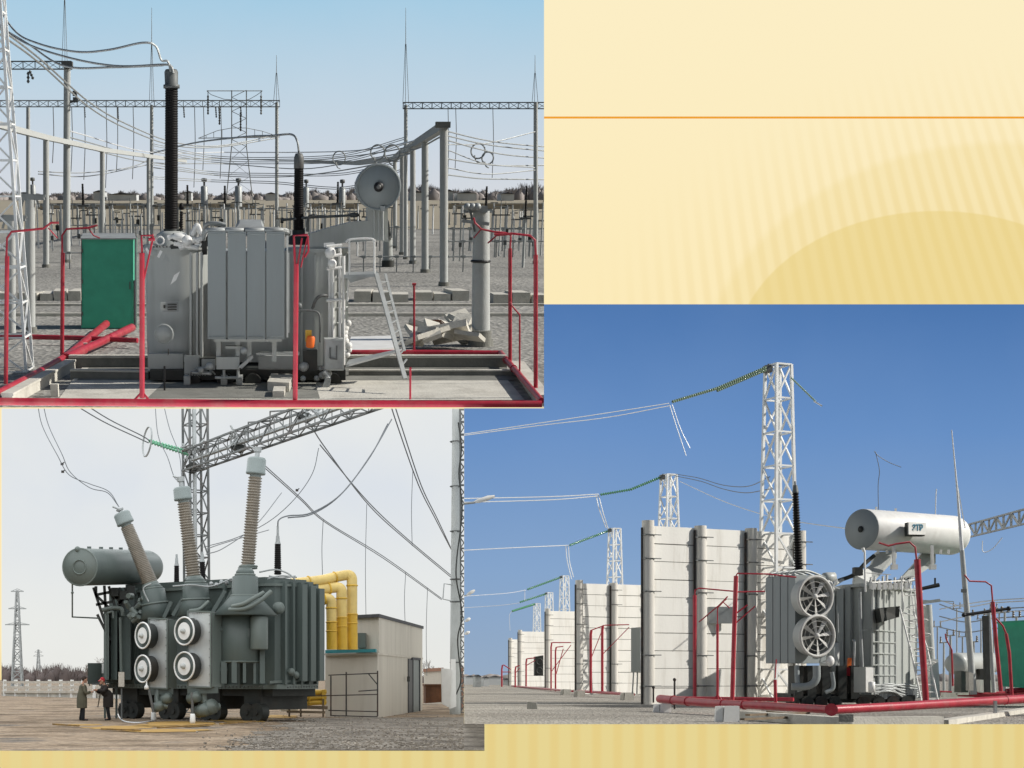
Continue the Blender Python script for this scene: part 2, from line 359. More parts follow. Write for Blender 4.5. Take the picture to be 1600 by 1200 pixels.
# slide page: a glowing projection page standing behind everything
def slide_mat():
    m = bpy.data.materials.new('slide_page'); m.use_nodes = True; t = m.node_tree; N = t.nodes; L = t.links; N.clear()
    o = N.new('ShaderNodeOutputMaterial'); e = N.new('ShaderNodeEmission'); L.new(e.outputs[0], o.inputs[0])
    tc = N.new('ShaderNodeTexCoord'); sp = N.new('ShaderNodeSeparateXYZ'); L.new(tc.outputs['Object'], sp.inputs[0])  # object space: x right, z up, in page pixels
    def ma(op, a, b=None, c=None):
        n = N.new('ShaderNodeMath'); n.operation = op
        for i, q in enumerate((a, b, c)):
            if q is None: continue
            if isinstance(q, (int, float)): n.inputs[i].default_value = q
            else: L.new(q, n.inputs[i])
        return n.outputs[0]
    x = sp.outputs['X']; y = ma('MULTIPLY', sp.outputs['Z'], -1)      # page pixels, y down
    def sstep(v, a, b):
        n = N.new('ShaderNodeMapRange'); n.interpolation_type = 'SMOOTHSTEP'; n.inputs[1].default_value = a; n.inputs[2].default_value = b
        n.inputs[3].default_value = 0; n.inputs[4].default_value = 1; L.new(v, n.inputs[0]); return n.outputs[0]
    def ell(cx, cy, rx, ry):
        a = ma('DIVIDE', ma('SUBTRACT', x, cx), rx); b = ma('DIVIDE', ma('SUBTRACT', y, cy), ry)
        return ma('SQRT', ma('ADD', ma('MULTIPLY', a, a), ma('MULTIPLY', b, b)))
    base = sstep(y, -80, 640)
    r = N.new('ShaderNodeValToRGB'); r.color_ramp.elements[0].color = lin((252, 238, 198))+(1,); r.color_ramp.elements[1].color = lin((252, 234, 184))+(1,)
    L.new(base, r.inputs[0]); col = r.outputs[0]
    def mixc(fac, c):
        nonlocal col
        n = N.new('ShaderNodeMix'); n.data_type = 'RGBA'
        if isinstance(fac, (int, float)): n.inputs['Factor'].default_value = fac
        else: L.new(fac, n.inputs['Factor'])
        L.new(col, n.inputs['A']); n.inputs['B'].default_value = lin(c)+(1,); col = n.outputs['Result']
    e1 = ell(1560, 760, 760, 700); e2 = ell(1560, 640, 490, 425); e3 = ell(1465, 560, 320, 232)
    inv = lambda v: ma('SUBTRACT', 1, v)
    # radiating fine stripes, leaning with distance from the left
    ang = ma('ADD', x, ma('MULTIPLY', ma('MULTIPLY', ma('SUBTRACT', x, 850), .0004), ma('MULTIPLY', y, -1.0)))
    st = ma('SINE', ma('MULTIPLY', ang, 2*math.pi/19.5)); st = sstep(st, -.9, 1)
    fade = inv(sstep(e1, .55, 1.0))
    mixc(ma('MULTIPLY', ma('MULTIPLY', st, fade), .75), (243, 221, 164))
    mixc(ma('MULTIPLY', inv(sstep(e2, .96, 1.0)), .22), (232, 208, 128))
    mixc(ma('MULTIPLY', inv(sstep(e2, .2, 1.0)), .15), (228, 205, 130))
    mixc(ma('MULTIPLY', inv(sstep(e3, .985, 1.0)), .55), (232, 208, 130))
    low = sstep(y, 1000, 1100)
    mixc(low, (230, 212, 146))
    st2 = sstep(ma('SINE', ma('MULTIPLY', x, 2*math.pi/33)), -.5, 1)
    mixc(ma('MULTIPLY', ma('MULTIPLY', st2, low), .55), (229, 202, 128))
    mixc(ma('MULTIPLY', ma('MULTIPLY', st2, ma('MULTIPLY', low, inv(sstep(x, 300, 700)))), .35), (238, 214, 150))
    L.new(col, e.inputs[0]); return m
def emis(name, c):
    m = bpy.data.materials.new(name); m.use_nodes = True; t = m.node_tree; N = t.nodes; N.clear()
    o = N.new('ShaderNodeOutputMaterial'); e = N.new('ShaderNodeEmission'); e.inputs[0].default_value = lin(c)+(1,); t.links.new(e.outputs[0], o.inputs[0]); return m
def page_obj(name, rect, Y, m, parent=None, thick=2.0):
    o0 = wpt(0, 0, SX); k = SX/FP
    x0, y0, x1, y1 = rect; mb = MB(); q = [(x0, 0, -y1), (x1, 0, -y1), (x1, 0, -y0), (x0, 0, -y0)]
    mb.prism([Vector((a, b-(SX-Y)/k, c)) for a, b, c in q], (0, thick, 0))
    me = bpy.data.meshes.new(name); me.from_pydata([tuple(v) for v in mb.v], [], mb.f); me.materials.append(m); me.update()
    o = bpy.data.objects.new(name, me); COL.objects.link(o)
    if parent: o.parent = parent
    else: o.matrix_basis = Matrix.Translation(o0) @ Matrix.Scale(k, 4)
    return o
page = page_obj('slide_page', (-60, -60, 1660, 1260), SX, slide_mat())
tag(page, 'pale cream slide page with fine slanting stripes and curved darker arcs', 'slide page')
page_obj('accent_line', (845, 183, 1661, 186), SX-2, emis('orange_line', (240, 160, 50)), page, .5)
for m_, a in ((page, 1),): pass

def sky_obj(polys, m, fr=IDF):
    mb = MB()
    for p in polys: mb.add(p, [tuple(range(len(p)))])
    me = bpy.data.meshes.new('sky'); o0 = Vector((0, 0, EYE))
    me.from_pydata([tuple(v-o0) for v in mb.v], [], mb.f); me.materials.append(m); me.update()
    o = bpy.data.objects.new('sky', me); COL.objects.link(o); o.location = o0
    return tag(o, kind='structure')
z_ = lambda py: (CY-py)/FP
skyA = sky_mat('sky_clear_pale', [(0, (212, 216, 222)), (.2, (205, 214, 224)), (.55, (190, 211, 226)), (1, (163, 203, 227))], z_(310), z_(-10), .12, (214, 222, 230), .006)
skyB = sky_mat('sky_overcast', [(0, (231, 231, 226)), (.35, (229, 232, 232)), (.7, (220, 226, 233)), (1, (225, 229, 232))], 0, z_(638), .55, (238, 239, 234), .006)
skyC = sky_mat('sky_deep_blue', [(0, (150, 171, 195)), (.28, (134, 165, 203)), (.65, (103, 143, 196)), (1, (76, 118, 175))], 0, z_(470), .08, (150, 175, 215), .005)
YS = 1600.0
so_ = sky_obj([[wpt(-80, -60, YS), wpt(850, -60, YS), wpt(850, 340, YS), wpt(-80, 340, YS)]], skyA)
def gWs(px, Y): return Vector(((px-CX)/FP*Y, Y, 0))
# overcast yard: sky behind; unseen glowing roof and side fins added to block sun
n0 = 24.0
Bk = [wpt(2.5, 638.5, YS), wpt(725, 638.5, YS), wpt(725, 1075, YS), wpt(2.5, 1075, YS)]
roofB = [wpt(-700, 638.5, n0), wpt(725, 638.5, n0), wpt(725, 638.5, YS), wpt(-700, 638.5, YS)]
sideB = [wpt(725, 638.5, n0), wpt(725, 1131.5, n0), gWs(725, 57.2), gWs(725, YS), wpt(725, 638.5, YS)]
sideB2 = [wpt(757, 638.5, 26), gWs(757, 26), gWs(757, 57), wpt(757, 638.5, 57)]
sky_obj([Bk, sideB, sideB2], skyB)  # the two side sheets are unseen fins added to shut out sun
roofGlow = sky_mat('overcast_roof_glow', [(0, (255, 255, 255)), (1, (250, 253, 255))], 0, z_(638))
for n_ in roofGlow.node_tree.nodes:
    if n_.type == 'EMISSION': n_.inputs[1].default_value = 2.0      # unseen roof glows harder to brighten the yard below it
sky_obj([roofB], roofGlow)  # unseen light-giving roof added over the overcast yard
sky_obj([[wpt(850, 475.5, YS), wpt(1680, 475.5, YS), wpt(1680, 1075, YS), wpt(850, 1075, YS)],
         [wpt(725.2, 638, YS), wpt(850, 638, YS), wpt(850, 1075, YS), wpt(725.2, 1075, YS)]], skyC)
def ground(name, fr, pts, m, z=0, thick=0):
    mb = MB()
    if thick: mb.prism([Vector(p) for p in pts], (0, 0, -thick))
    else: mb.add(pts, [tuple(range(len(pts)))])
    return tag(build(mb, name, m, fr, None, None, False), kind='structure')
gA = ground_mat('grey_gravel', [(.22, .215, .2), (.27, .265, .245), (.33, .32, .295)], .1, 5, 2.5, .45)
gB = ground_mat('damp_earth_and_gravel', [(.08, .056, .038), (.22, .16, .105), (.33, .25, .175), (.14, .12, .1)], .3, 6, 2.5, .7)
gC = ground_mat('pale_gravel', [(.24, .22, .19), (.32, .3, .265), (.4, .375, .33)], .12, 7, 4, .7)
FARL = 1560.0
a = FA.G(850, 636.5); b = FA.G(-250, 636.5)
yA = 1500.0; tx = lambda px, d, fr: fr.P(px, 300, d).x
pA = [FA.G(-250, 636.5), FA.G(850, 636.5), FA.G(850, 308.5), FA.G(-250, 308.5)]
ground('ground', FA, pA, gA)
def gW(px, Y): return Vector(((px-CX)/FP*Y, Y, 0))
def gy(py): return EYE*FP/(py-CY)
ground('ground', FB, [gW(-700, gy(1173)), gW(757, gy(1173)), gW(757, gy(1131.5)), gW(725, gy(1131.5)), gW(725, FARL), gW(-700, FARL)], gB)
ground('ground', FC, [gW(725.2, gy(1131.5)), gW(1800, gy(1131.5)), gW(1800, FARL), gW(725.2, FARL)], gC)
# ================================================================== YARD C: blue sky, firewalls, white conservator
fr = FC; P = fr.P
def wy(px, L=None): pass
# ---- firewalls
def firewall(i, pxl, Y, wid, H, nb, label, ang=24, posts=None, colw=.85):
    u = Vector((math.cos(math.radians(ang)), math.sin(math.radians(ang)), 0)); n = Vector((u.y, -u.x, 0))
    o = Vector(((pxl-CX)/FP*Y, Y, 0)); T = thing(fr, 'firewall', label, 'concrete wall', o, 'precast concrete firewalls in a row')
    bw = wid/nb; rows = 10; rh = H*.985/rows
    for b in range(nb):
        with Part(fr, T, 'wall_panel', M['panel']) as p:
            for k in range(rows):
                a0 = o+u*(bw*b+.12)+n*random.uniform(-.012, .012)+Vector((0, 0, k*rh+.02)); L = bw-.24
                q = [a0, a0+u*L, a0+u*L-n*.3, a0-n*.3]; h = rh-random.uniform(.03, .07)
                p.hexa(q+[v+Vector((0, 0, h)) for v in q])
        with Part(fr, T, 'joint_fill', M['dconc']) as p:
            a0 = o+u*(bw*b+.1)-n*.05; q = [a0, a0+u*(bw-.2), a0+u*(bw-.2)-n*.18, a0-n*.18]; p.hexa(q+[v+Vector((0, 0, H*.98)) for v in q])
    for b in range(nb+1):
        c = o+u*(bw*b)+n*.1
        with Part(fr, T, 'post', M['wallpost']) as p: p.cyl(c, c+Vector((0, 0, H*(1.01 if b == 0 else .995))), colw/2, colw/2*.94, 20)
        with Part(fr, T, 'clamp_band', M['galv_dark']) as p:
            for h in (.1, .27, .62, .8, .93):
                z = Vector((0, 0, H*h)); p.torus(c+z, (0, 0, 1), colw/2+.015, .035, 16, 4)
                p.bar(c+z+n*colw*.48+u*.02, c+z+n*colw*.48+u*.75, .06); p.bar(c+z-u*.55+n*.2, c+z+n*.25, .09)
        with Part(fr, T, 'post_shade_strip', M['rail']) as p: p.bar(c+u*(-colw*.5-.1)+n*.05, c+u*(-colw*.5-.1)+n*.05+Vector((0, 0, H*.97)), .13, .1)  # dark bar stands in for shade along the post's left edge
    return T
firewall(0, 1011, 101, 12.9, 11.95, 3, 'nearest and tallest concrete firewall, standing behind the red pipe frame and the lattice mast')
firewall(1, 904, 163, 9.0, 12.0, 2, 'second concrete firewall of the row, just left of the tallest one')
firewall(2, 855, 227, 6.2, 11.9, 1, 'third concrete firewall, between the second wall and the far paired walls', colw=.8)
firewall(3, 812, 314, 7.5, 11.5, 1, 'fourth firewall, far down the row with a dark fan box beside it', colw=.9)
firewall(4, 797, 350, 4.2, 10.8, 1, 'fifth and farthest firewall at the left end of the row', colw=.9)
# ---- white lattice masts behind the walls
def mast(px, top, Y, w0, w1, lab):
    X = (px-CX)/FP*Y; H = EYE+(CY-top)/FP*Y
    T = thing(fr, 'lattice_mast', lab, 'mast', (X, Y, 0), 'white lattice masts')
    with Part(fr, T, 'mast_frame', M['white_steel']) as p:
        p.lattice((X, Y, 0), (X+ (0), Y, H), w0, w1, int(H/2.1), .09, (math.cos(.35), math.sin(.35), 0), (-math.sin(.35), math.cos(.35), 0), rr=.055)
    with Part(fr, T, 'top_bracket', M['galv_dark']) as p:
        p.box((X-w1*.6, Y, H-.25), (.5, .6, .45)); p.bar((X-w1*.6, Y, H+.05), (X+w1*.55, Y, H+.05), .12)
    with Part(fr, T, 'plinth', M['concrete']) as p: p.box((X, Y, .15), (w0+.6, w0+.6, .5))
    return T
mast(1216, 571, 104.9, 2.0, 1.2, 'tallest white lattice mast, rising beside the black bushing in front of the nearest firewall')
mast(1045, 742, 161, 2.4, 1.15, 'white lattice mast showing above the nearest firewall')
mast(960.5, 826, 219, 2.2, 1.2, 'white lattice mast rising above the second firewall')
mast(882, 900, 320, 2.2, 1.25, 'white lattice mast rising above the third firewall')
mast(858, 926, 381, 2.2, 1.3, 'short looking white lattice mast between the third and fourth firewall')
mast(839, 943, 440, 2.2, 1.3, 'farthest white lattice mast, above the fourth firewall')
# ---- overhead lines
def line(fr, name, label, wires, group=None, cat='overhead line', strings=(), drops=(), m='wirel', r=.03, rings=()):
    o = fr.P(*wires[0][0]); T = thing(fr, name, label, cat, o, group)
    for wv in wires:
        with Part(fr, T, 'conductor', M[m]) as p: p.tube(curve(pp(fr, wv), 6), r, 5)
    for s_ in strings:
        a, b, mm, rr = s_
        with Part(fr, T, 'insulator_string', M[mm]) as p:
            p.ribbed(fr.P(*a), fr.P(*b), rr, rr, rr*1.5, .55, 8)
    for dv in drops:
        with Part(fr, T, 'dropper', M[m]) as p: p.tube(curve(pp(fr, dv), 6), r, 5)
    for (px, py, d, R, ax) in rings:
        with Part(fr, T, 'grading_ring', M['galv']) as p: p.torus(fr.P(px, py, d), ax, R, .045, 24, 5)
    return T
line(fr, 'overhead_line', 'twin conductor with long pale green strings tied to the tallest white mast', [[(1046, 630, 99), (950, 645, 98), (850, 660, 97), (720, 679, 96)], [(1046, 634, 99), (950, 652, 98), (850, 664, 97), (720, 681, 96)]],
     strings=[((1197, 574, 101), (1120, 607, 100), 'glassp', .11), ((1120, 607, 100), (1050, 628, 99), 'glassp', .11), ((1197, 578, 101), (1120, 611, 100), 'glassp', .1)],
     drops=[[(1046, 632, 99), (1058, 670, 99), (1072, 712, 99)], [(1050, 632, 99), (1064, 672, 99), (1078, 700, 99)]], r=.028)
line(fr, 'overhead_line', 'twin conductor with dark green strings tied to the mast above the nearest firewall', [[(935, 772, 160), (860, 776, 158), (720, 779, 155)], [(935, 775, 160), (860, 781, 158), (720, 785, 155)]],
     strings=[((1034, 745, 161), (985, 765, 160), 'glassg', .16), ((985, 765, 160), (938, 773, 160), 'glassg', .16)], drops=[[(931, 773, 160), (936, 795, 160), (947, 825, 161)], [(935, 773, 160), (942, 800, 160), (950, 826, 161)]], r=.05)
line(fr, 'overhead_line', 'bright conductor tied to the mast above the second firewall', [[(888, 852, 218), (820, 855, 215), (720, 860, 212)]],
     strings=[((952, 829, 219), (890, 852, 218), 'glassg', .2)], drops=[[(884, 852, 218), (886, 875, 218), (893, 905, 218)], [(888, 852, 218), (890, 878, 218), (896, 902, 218)]], r=.06)
line(fr, 'overhead_line', 'thin conductor tied to the mast above the third firewall', [[(822, 922, 318), (790, 927, 315), (720, 932, 310)]],
     strings=[((876, 902, 320), (824, 921, 318), 'glassg', .26)], drops=[[(820, 921, 318), (820, 938, 318)]], r=.05)
line(fr, 'overhead_line', 'faint conductor tied to the mast between the third and fourth firewall', [[(812, 942, 378), (780, 946, 378), (720, 950, 378)]],
     strings=[((853, 928, 381), (812, 941, 380), 'glassg', .3)], r=.06)
line(fr, 'overhead_line', 'short far line tied to the farthest mast', [[(800, 955, 430), (796, 962, 430), (797, 985, 430)]], strings=[((835, 944, 438), (800, 955, 432), 'glassg', .34)], r=.06)
line(fr, 'overhead_line', 'short pale green insulator string slanting down to the right from the tallest mast', [[(1272, 627, 100), (1284, 634, 99)]],
     strings=[((1236, 590, 101), (1275, 628, 100), 'glassp', .07)], r=.05)
line(fr, 'overhead_line', 'sagging pair of dark wires left of the tallest mast', [[(1057, 744, 160), (1095, 752, 150), (1130, 764, 140), (1165, 770, 125), (1203, 764, 104)], [(1057, 741, 160), (1092, 747, 150), (1130, 758, 140), (1168, 760, 125), (1203, 745, 104)]], m='wired', r=.035)
line(fr, 'overhead_line', 'bright wire running down from the far mast to behind the white conservator', [[(1062, 752, 158), (1130, 783, 140), (1200, 806, 120), (1265, 818, 112), (1340, 828, 100)]], r=.035)
line(fr, 'overhead_line', 'loose dark wire end with a pale clamp in the sky above the conservator', [[(1366, 705, 130), (1372, 712, 130), (1388, 722, 130), (1408, 730, 130)], [(1368, 706, 130), (1374, 735, 130), (1372, 760, 130), (1373, 815, 130)]], m='wired', r=.03)
line(fr, 'overhead_line', 'short hanging wire stub above the right end of the conservator', [[(1463, 764, 120), (1462, 785, 120), (1461, 830, 120)]], r=.04)
# ---- street lamps at the left
for k, (x0, y0, x1, y1, Y, lab) in enumerate([(722, 784, 773, 775, 60, 'largest white street lamp head reaching in at the left edge of the blue sky'), (722, 929, 742, 922, 150, 'smaller white street lamp head below the largest one'), (722, 970, 735, 966, 250, 'tiny street lamp head above the farthest one'), (722, 990, 734, 987, 330, 'farthest and lowest tiny street lamp head')]):
    T = thing(fr, 'street_lamp', lab, 'street lamp', (P(x0, y0, Y).x, Y, 0), 'street lamps along the yard road')
    with Part(fr, T, 'lamp_head', M['white']) as p:
        a, b = P(x0+(x1-x0)*.35, y0+1, Y), P(x1, y1, Y); r_ = 4.0/FP*Y*(1 if k == 0 else .7)
        p.tube([a, a.lerp(b, .25), a.lerp(b, .7), b], [r_*.35, r_*.9, r_, r_*.4], 10)
    with Part(fr, T, 'lamp_arm', M['galv']) as p: p.cyl(P(x0-60, y0+10, Y), P(x0+(x1-x0)*.4, y0+1, Y), .05, .05, 6)
# ---- far things on the left horizon
for k, (x0, x1, y, Y, m_) in enumerate([(728, 742, 1061, 420, 'farb'), (743, 752, 1062, 300, 'galv'), (756, 764, 1064, 330, 'farb'), (764, 786, 1062, 400, 'farb'), (787, 797, 1066, 380, 'galv')]):
    w_ = (x1-x0)/FP*Y; c = P((x0+x1)/2, CY, Y)
    T = thing(fr, 'far_shed', ['long pale far shed at the left horizon edge', 'small grey far shed left of the middle', 'narrow pale far shed before the wall row', 'wide white far shed left of the farthest firewall', 'low grey far shed touching the farthest firewall'][k], 'shed', (c.x, Y, 0))
    hh = EYE+(CY-y)/FP*Y+.6
    with Part(fr, T, 'wall', M[m_]) as p: p.box((c.x, Y+2, hh/2), (w_, 4, hh))
    with Part(fr, T, 'roof', M['roof']) as p: p.prism([(c.x-w_/2-.1, Y-.1, hh), (c.x+w_/2+.1, Y-.1, hh), (c.x, Y-.1, hh+.4)], (0, 4.2, 0))
with Part(fr, None, 'far_woodland', M['farwood'], kind='stuff') as p:
    for k in range(170):
        x = random.uniform(.11, .58)*900; h = random.uniform(2.5, 4.6); p.ball((x, 900+random.uniform(-40, 40), 0), 1, 4, (random.uniform(4, 9), 6, h))
with Part(fr, None, 'concrete_block', M['dconc'], 'small dark concrete block lying alone on the pale gravel at left', 'block') as p:
    c = fr.G(831, 1108); p.prism([c+Vector((-.28, 0, 0)), c+Vector((.3, .05, 0)), c+Vector((.26, .06, .36)), c+Vector((-.25, 0, .4))], (.1, .4, 0))
# ---- red fire sprinkler pipework
def pipe(fr, name, label, runs, m='red', group='red fire sprinkler pipes', cat='pipe', extra=None, n=12, sub='pipe_run'):
    o = fr.P(*runs[0][0][0]); T = thing(fr, name, label, cat, o, group)
    for pts, pw in runs:
        with Part(fr, T, sub, M[m]) as p:
            q = pp(fr, pts); p.tube(q, [fr.r(pw, pt[2])/2 for pt in pts], n)
            if pw > 7:
                for i in range(len(q)-1):
                    L = (q[i+1]-q[i]).length
                    if L > 6:
                        for t in (.33, .66):
                            c = q[i].lerp(q[i+1], t); d = (q[i+1]-q[i]).normalized(); R = fr.r(pw, pts[i][2])/2
                            p.cyl(c-d*.03, c+d*.03, R*1.12, R*1.12, n)
    if extra: extra(T)
    return T
pipe(fr, 'sprinkler_pipe', 'dark red ground pipe running from the nearest firewall to the big elbow', [([(1031, 1092, 79), (1100, 1098, 73), (1200, 1103, 66), (1296, 1109, 61)], 13), ([(1060, 1091, 88), (1240, 1093, 84)], 6)])
def elb(T):
    with Part(fr, T, 'elbow', M['red']) as p: p.ball(P(1299, 1109, 61), .235, 10); p.cyl(P(1299, 1109, 60.6), P(1299, 1109, 61.4), .25, .25, 16)
    with Part(fr, T, 'support_leg', M['galv']) as p: p.bar(P(1555, 1095, 66), P(1555, 1114, 66), .12)
pipe(fr, 'sprinkler_pipe', 'brightest red ground pipe running right from the big elbow along the bottom', [([(1300, 1109, 61), (1400, 1104, 63), (1500, 1098, 66), (1700, 1086, 72)], 14)], extra=elb)
pipe(fr, 'sprinkler_pipe', 'rear red ground pipe behind the mast with the green cabinet above it', [([(1465, 1083, 100), (1540, 1086, 98), (1680, 1076, 100)], 8), ([(1572, 1080, 92), (1700, 1071, 92)], 8)])
R_ = [('thin dark red riser with a top arm left of the wall column', [([(1085.5, 1092, 90), (1085.5, 930, 90)], 6), ([(1085.5, 930, 90), (1086, 922, 90), (1092, 919, 90), (1148, 924, 90)], 2.2)]),
 ('red riser with a grey box bracket in front of the nearest firewall', [([(1121, 1094, 84), (1121, 975, 84)], 4), ([(1121, 975, 84), (1121, 948, 84), (1137, 932, 84)], 2), ([(1092, 972, 86), (1135, 936, 85)], 2), ([(1121, 950, 84), (1130, 941, 84), (1140, 950, 84)], 2), ([(1114, 1094, 84), (1121, 1086, 84), (1128, 1094, 84)], 3)]),
 ('thick red riser standing in front of the lattice mast left of the radiators', [([(1144, 1096, 80), (1147, 990, 80), (1150, 900, 80)], 7), ([(1150, 900, 80), (1152, 896, 80), (1200, 897, 80), (1244, 902, 80)], 2.4), ([(1148, 925, 80), (1195, 924, 80)], 2.2), ([(1148, 960, 80), (1168, 945, 80)], 2.4), ([(1148, 975, 80), (1180, 947, 80)], 2)]),
 ('short red riser just left of the dark transformer base', [([(1212, 1100, 72), (1211, 1062, 72)], 5), ([(1211, 1060, 72), (1213, 1030, 72)], 2)])]
for lab, runs in R_: pipe(fr, 'sprinkler_riser', lab, runs, group='red sprinkler risers', cat='pipe riser')
pipe(fr, 'sprinkler_riser', 'thickest tall red riser in front of the ladder, bending over under the conservator', [([(1447, 1099, 66), (1441, 1010, 66), (1433, 874, 66)], 9.5), ([(1432, 874, 66), (1430, 855, 66), (1421, 847, 66), (1400, 850, 66), (1388, 853, 66), (1373, 848, 66)], 3)], group='red sprinkler risers', cat='pipe riser')
pipe(fr, 'sprinkler_riser', 'dark red riser before the green cabinet with an arm reaching left', [([(1564, 1080, 80), (1556, 1000, 80), (1551, 940, 80)], 6), ([(1551, 940, 80), (1549, 915, 80), (1540, 909, 80), (1515, 908, 80), (1507, 898, 80)], 2.6)], group='red sprinkler risers', cat='pipe riser')
pipe(fr, 'sprinkler_riser', 'curved red riser rightmost in front of the green cabinet', [([(1581, 1088, 74), (1577, 1020, 74), (1572, 990, 74)], 5), ([(1572, 990, 74), (1567, 978, 74), (1556, 966, 74)], 2.8)], group='red sprinkler risers', cat='pipe riser')
pipe(fr, 'sprinkler_riser', 'thin far red riser between the transformer and the tall mast', [([(1489, 1080, 105), (1487, 1015, 105)], 3), ([(1487, 1015, 105), (1478, 998, 105), (1477, 990, 105)], 2)], group='red sprinkler risers', cat='pipe riser')
# far pipe frames along the wall row
for k, (x0, x1, y0, y1, Y, base) in enumerate([(923, 942, 985, 978, 140, 1082), (941, 983, 978, 976, 138, 1083), (861, 892, 1005, 1004, 210, 1079), (868, 880, 1012, 1010, 205, 1080), (784, 798, 1040, 1046, 300, 1073), (805, 812, 1042, 1040, 290, 1074), (822, 836, 1030, 1028, 285, 1074)]):
    pipe(fr, 'pipe_stand', ['left', 'tall', 'middle', 'short', 'farthest', 'low', 'wide'][k]+' red pipe stand '+['before the second firewall', 'right of it by the grey box', 'before the third firewall', 'beside the third firewall', 'left of the last firewall', 'before the fifth firewall', 'before the fourth firewall'][k],
        [([(x0, base, Y), (x0, y0+6, Y), (x0+1, y0, Y)], 4.2 if k < 2 else 2.6), ([(x0, y0, Y), (x0+3, y0-1, Y), (x1, y1, Y)], 1.6), ([(x0, y0+45 if k < 4 else y0+10, Y), (x1, y1+4, Y)], 1.3)], group='far red pipe frames', cat='pipe frame')
pipe(fr, 'sprinkler_pipe', 'far red ground pipe along the foot of the second firewall', [([(903, 1080, 150), (990, 1085, 125)], 4.5)])
pipe(fr, 'sprinkler_pipe', 'farther red ground pipe along the third and fourth firewalls', [([(800, 1072, 320), (895, 1080, 170)], 3)])
for k, (x, y, Y) in enumerate([(1040, 1113, 0), (1143, 1128, 0), (908, 1089, 0), (983, 1094, 0), (886, 1086, 0)]):
    c = fr.G(x, y); s_ = (.58, .5, .42) if k < 2 else (.75, .7, .6)
    if k == 1: s_ = (.62, .5, .62)
    with Part(fr, None, 'support_block', M['white' if k < 2 else 'concrete'], ['white concrete block under the left end of the nearest ground pipe', 'larger white concrete block under the middle of the nearest ground pipe', 'pale block at the foot of the second firewall', 'pale block right of the second firewall foot', 'small pale block under the far pipe'][k], 'concrete block', 'blocks under the pipes') as p:
        p.prism([c+Vector((-s_[0]/2, 0, 0)), c+Vector((s_[0]/2, 0, 0)), c+Vector((s_[0]/2, 0, s_[2])), c+Vector((-s_[0]/2*.85, 0, s_[2]))], (.06, s_[1], 0))
        p.prism([c+Vector((-s_[0]/2-.3, .1, .0)), c+Vector((-s_[0]/2, .1, 0)), c+Vector((-s_[0]/2, .1, s_[2])), c+Vector((-s_[0]/2-.25, .1, s_[2]*.98))], (.05, .35, 0))
with Part(fr, None, 'hydrant_post', M['rail'], 'two thin dark posts with a crossbar before the nearest firewall', 'post') as p:
    for x, y0, y1, Y in ((1021, 1074, 1098, 84), (1054, 1062, 1108, 78)): p.cyl(P(x, y1, Y), P(x, y0, Y), .05, .05, 6); p.ball(P(x, y0, Y), .09, 5)
    p.bar(P(1021, 1075, 84), P(1085, 1075, 84), .04)
with Part(fr, None, 'grey_wall_box', M['tga'], 'grey control box fixed left of the nearest firewall column', 'control box') as p:
    p.hexa([P(986, 1050, 103), P(1000, 1050, 103), P(1001, 1050, 104.5), P(987, 1050, 104.5), P(986, 981, 103), P(1000, 980, 103), P(1001, 980, 104.5), P(987, 981, 104.5)])
    p.bar(P(990, 1050, 103.5), P(988, 1084, 103.5), .08); p.bar(P(996, 1050, 103.5), P(995, 1084, 103.5), .08)
with Part(fr, None, 'pale_wall_box', M['galv'], 'pale grey box hung on the second bay of the nearest firewall', 'control box') as p:
    p.prism([P(1107, 974, 103), P(1146, 974, 103), P(1146, 948, 103), P(1107, 948, 103)], (0, .4, 0))
with Part(fr, None, 'fan_box', M['dark'], 'dark box with two pale fans far off beside the fourth firewall', 'fan box') as p:
    p.prism([P(836, 1056, 290), P(849, 1056, 290), P(849, 1024, 290), P(836, 1026, 290)], (0, 1.5, 0))
    for y in (1034, 1048): p.torus(P(843, y, 289.8), (0, 1, 0), .55, .12, 14, 5)
# foundation kerbs
with Part(fr, None, 'foundation_kerb', M['concrete'], kind='structure') as p:
    q = [fr.G(1150, 1118), fr.G(1300, 1127), fr.G(1472, 1131), fr.G(1560, 1106)]
    def slab(a, b, wd, h, z=0):
        d = (b-a).normalized(); n = Vector((-d.y, d.x, 0))*wd; z = Vector((0, 0, z)); q = [a+z, b+z, b+n+z, a+n+z]; p.hexa(q+[v+Vector((0, 0, h)) for v in q])
    A_, B_, C_, D_ = fr.G(1155, 1124), fr.G(1310, 1136), fr.G(1475, 1134), fr.G(1640, 1108)
    slab(A_, B_, .5, .34); slab(B_+Vector((.05, 0, 0)), C_, .5, .34); slab(C_+Vector((.3, .3, 0)), D_, .5, .2)
    slab(fr.G(1190, 1110), fr.G(1250, 1112), .6, .2)
with Part(fr, None, 'kerb_vent', M['dconc'], 'small dark square vent set in the pale kerb under the pipe elbow', 'vent') as p:
    c = P(1322, 1122, 53.0); p.box(c, (.44, .2, .26)); 
with Part(fr, None, 'timber_plank', M['wood'], 'weathered planks lying on the kerb left of the pipe elbow', 'planks') as p:
    for a, b, wdt in (((1168, 1117, 60), (1262, 1114, 62), .22), ((1160, 1124, 57), (1250, 1120, 59), .2), ((1200, 1112, 62), (1290, 1122, 58), .15)): p.bar(P(*a), P(*b), wdt, .08)
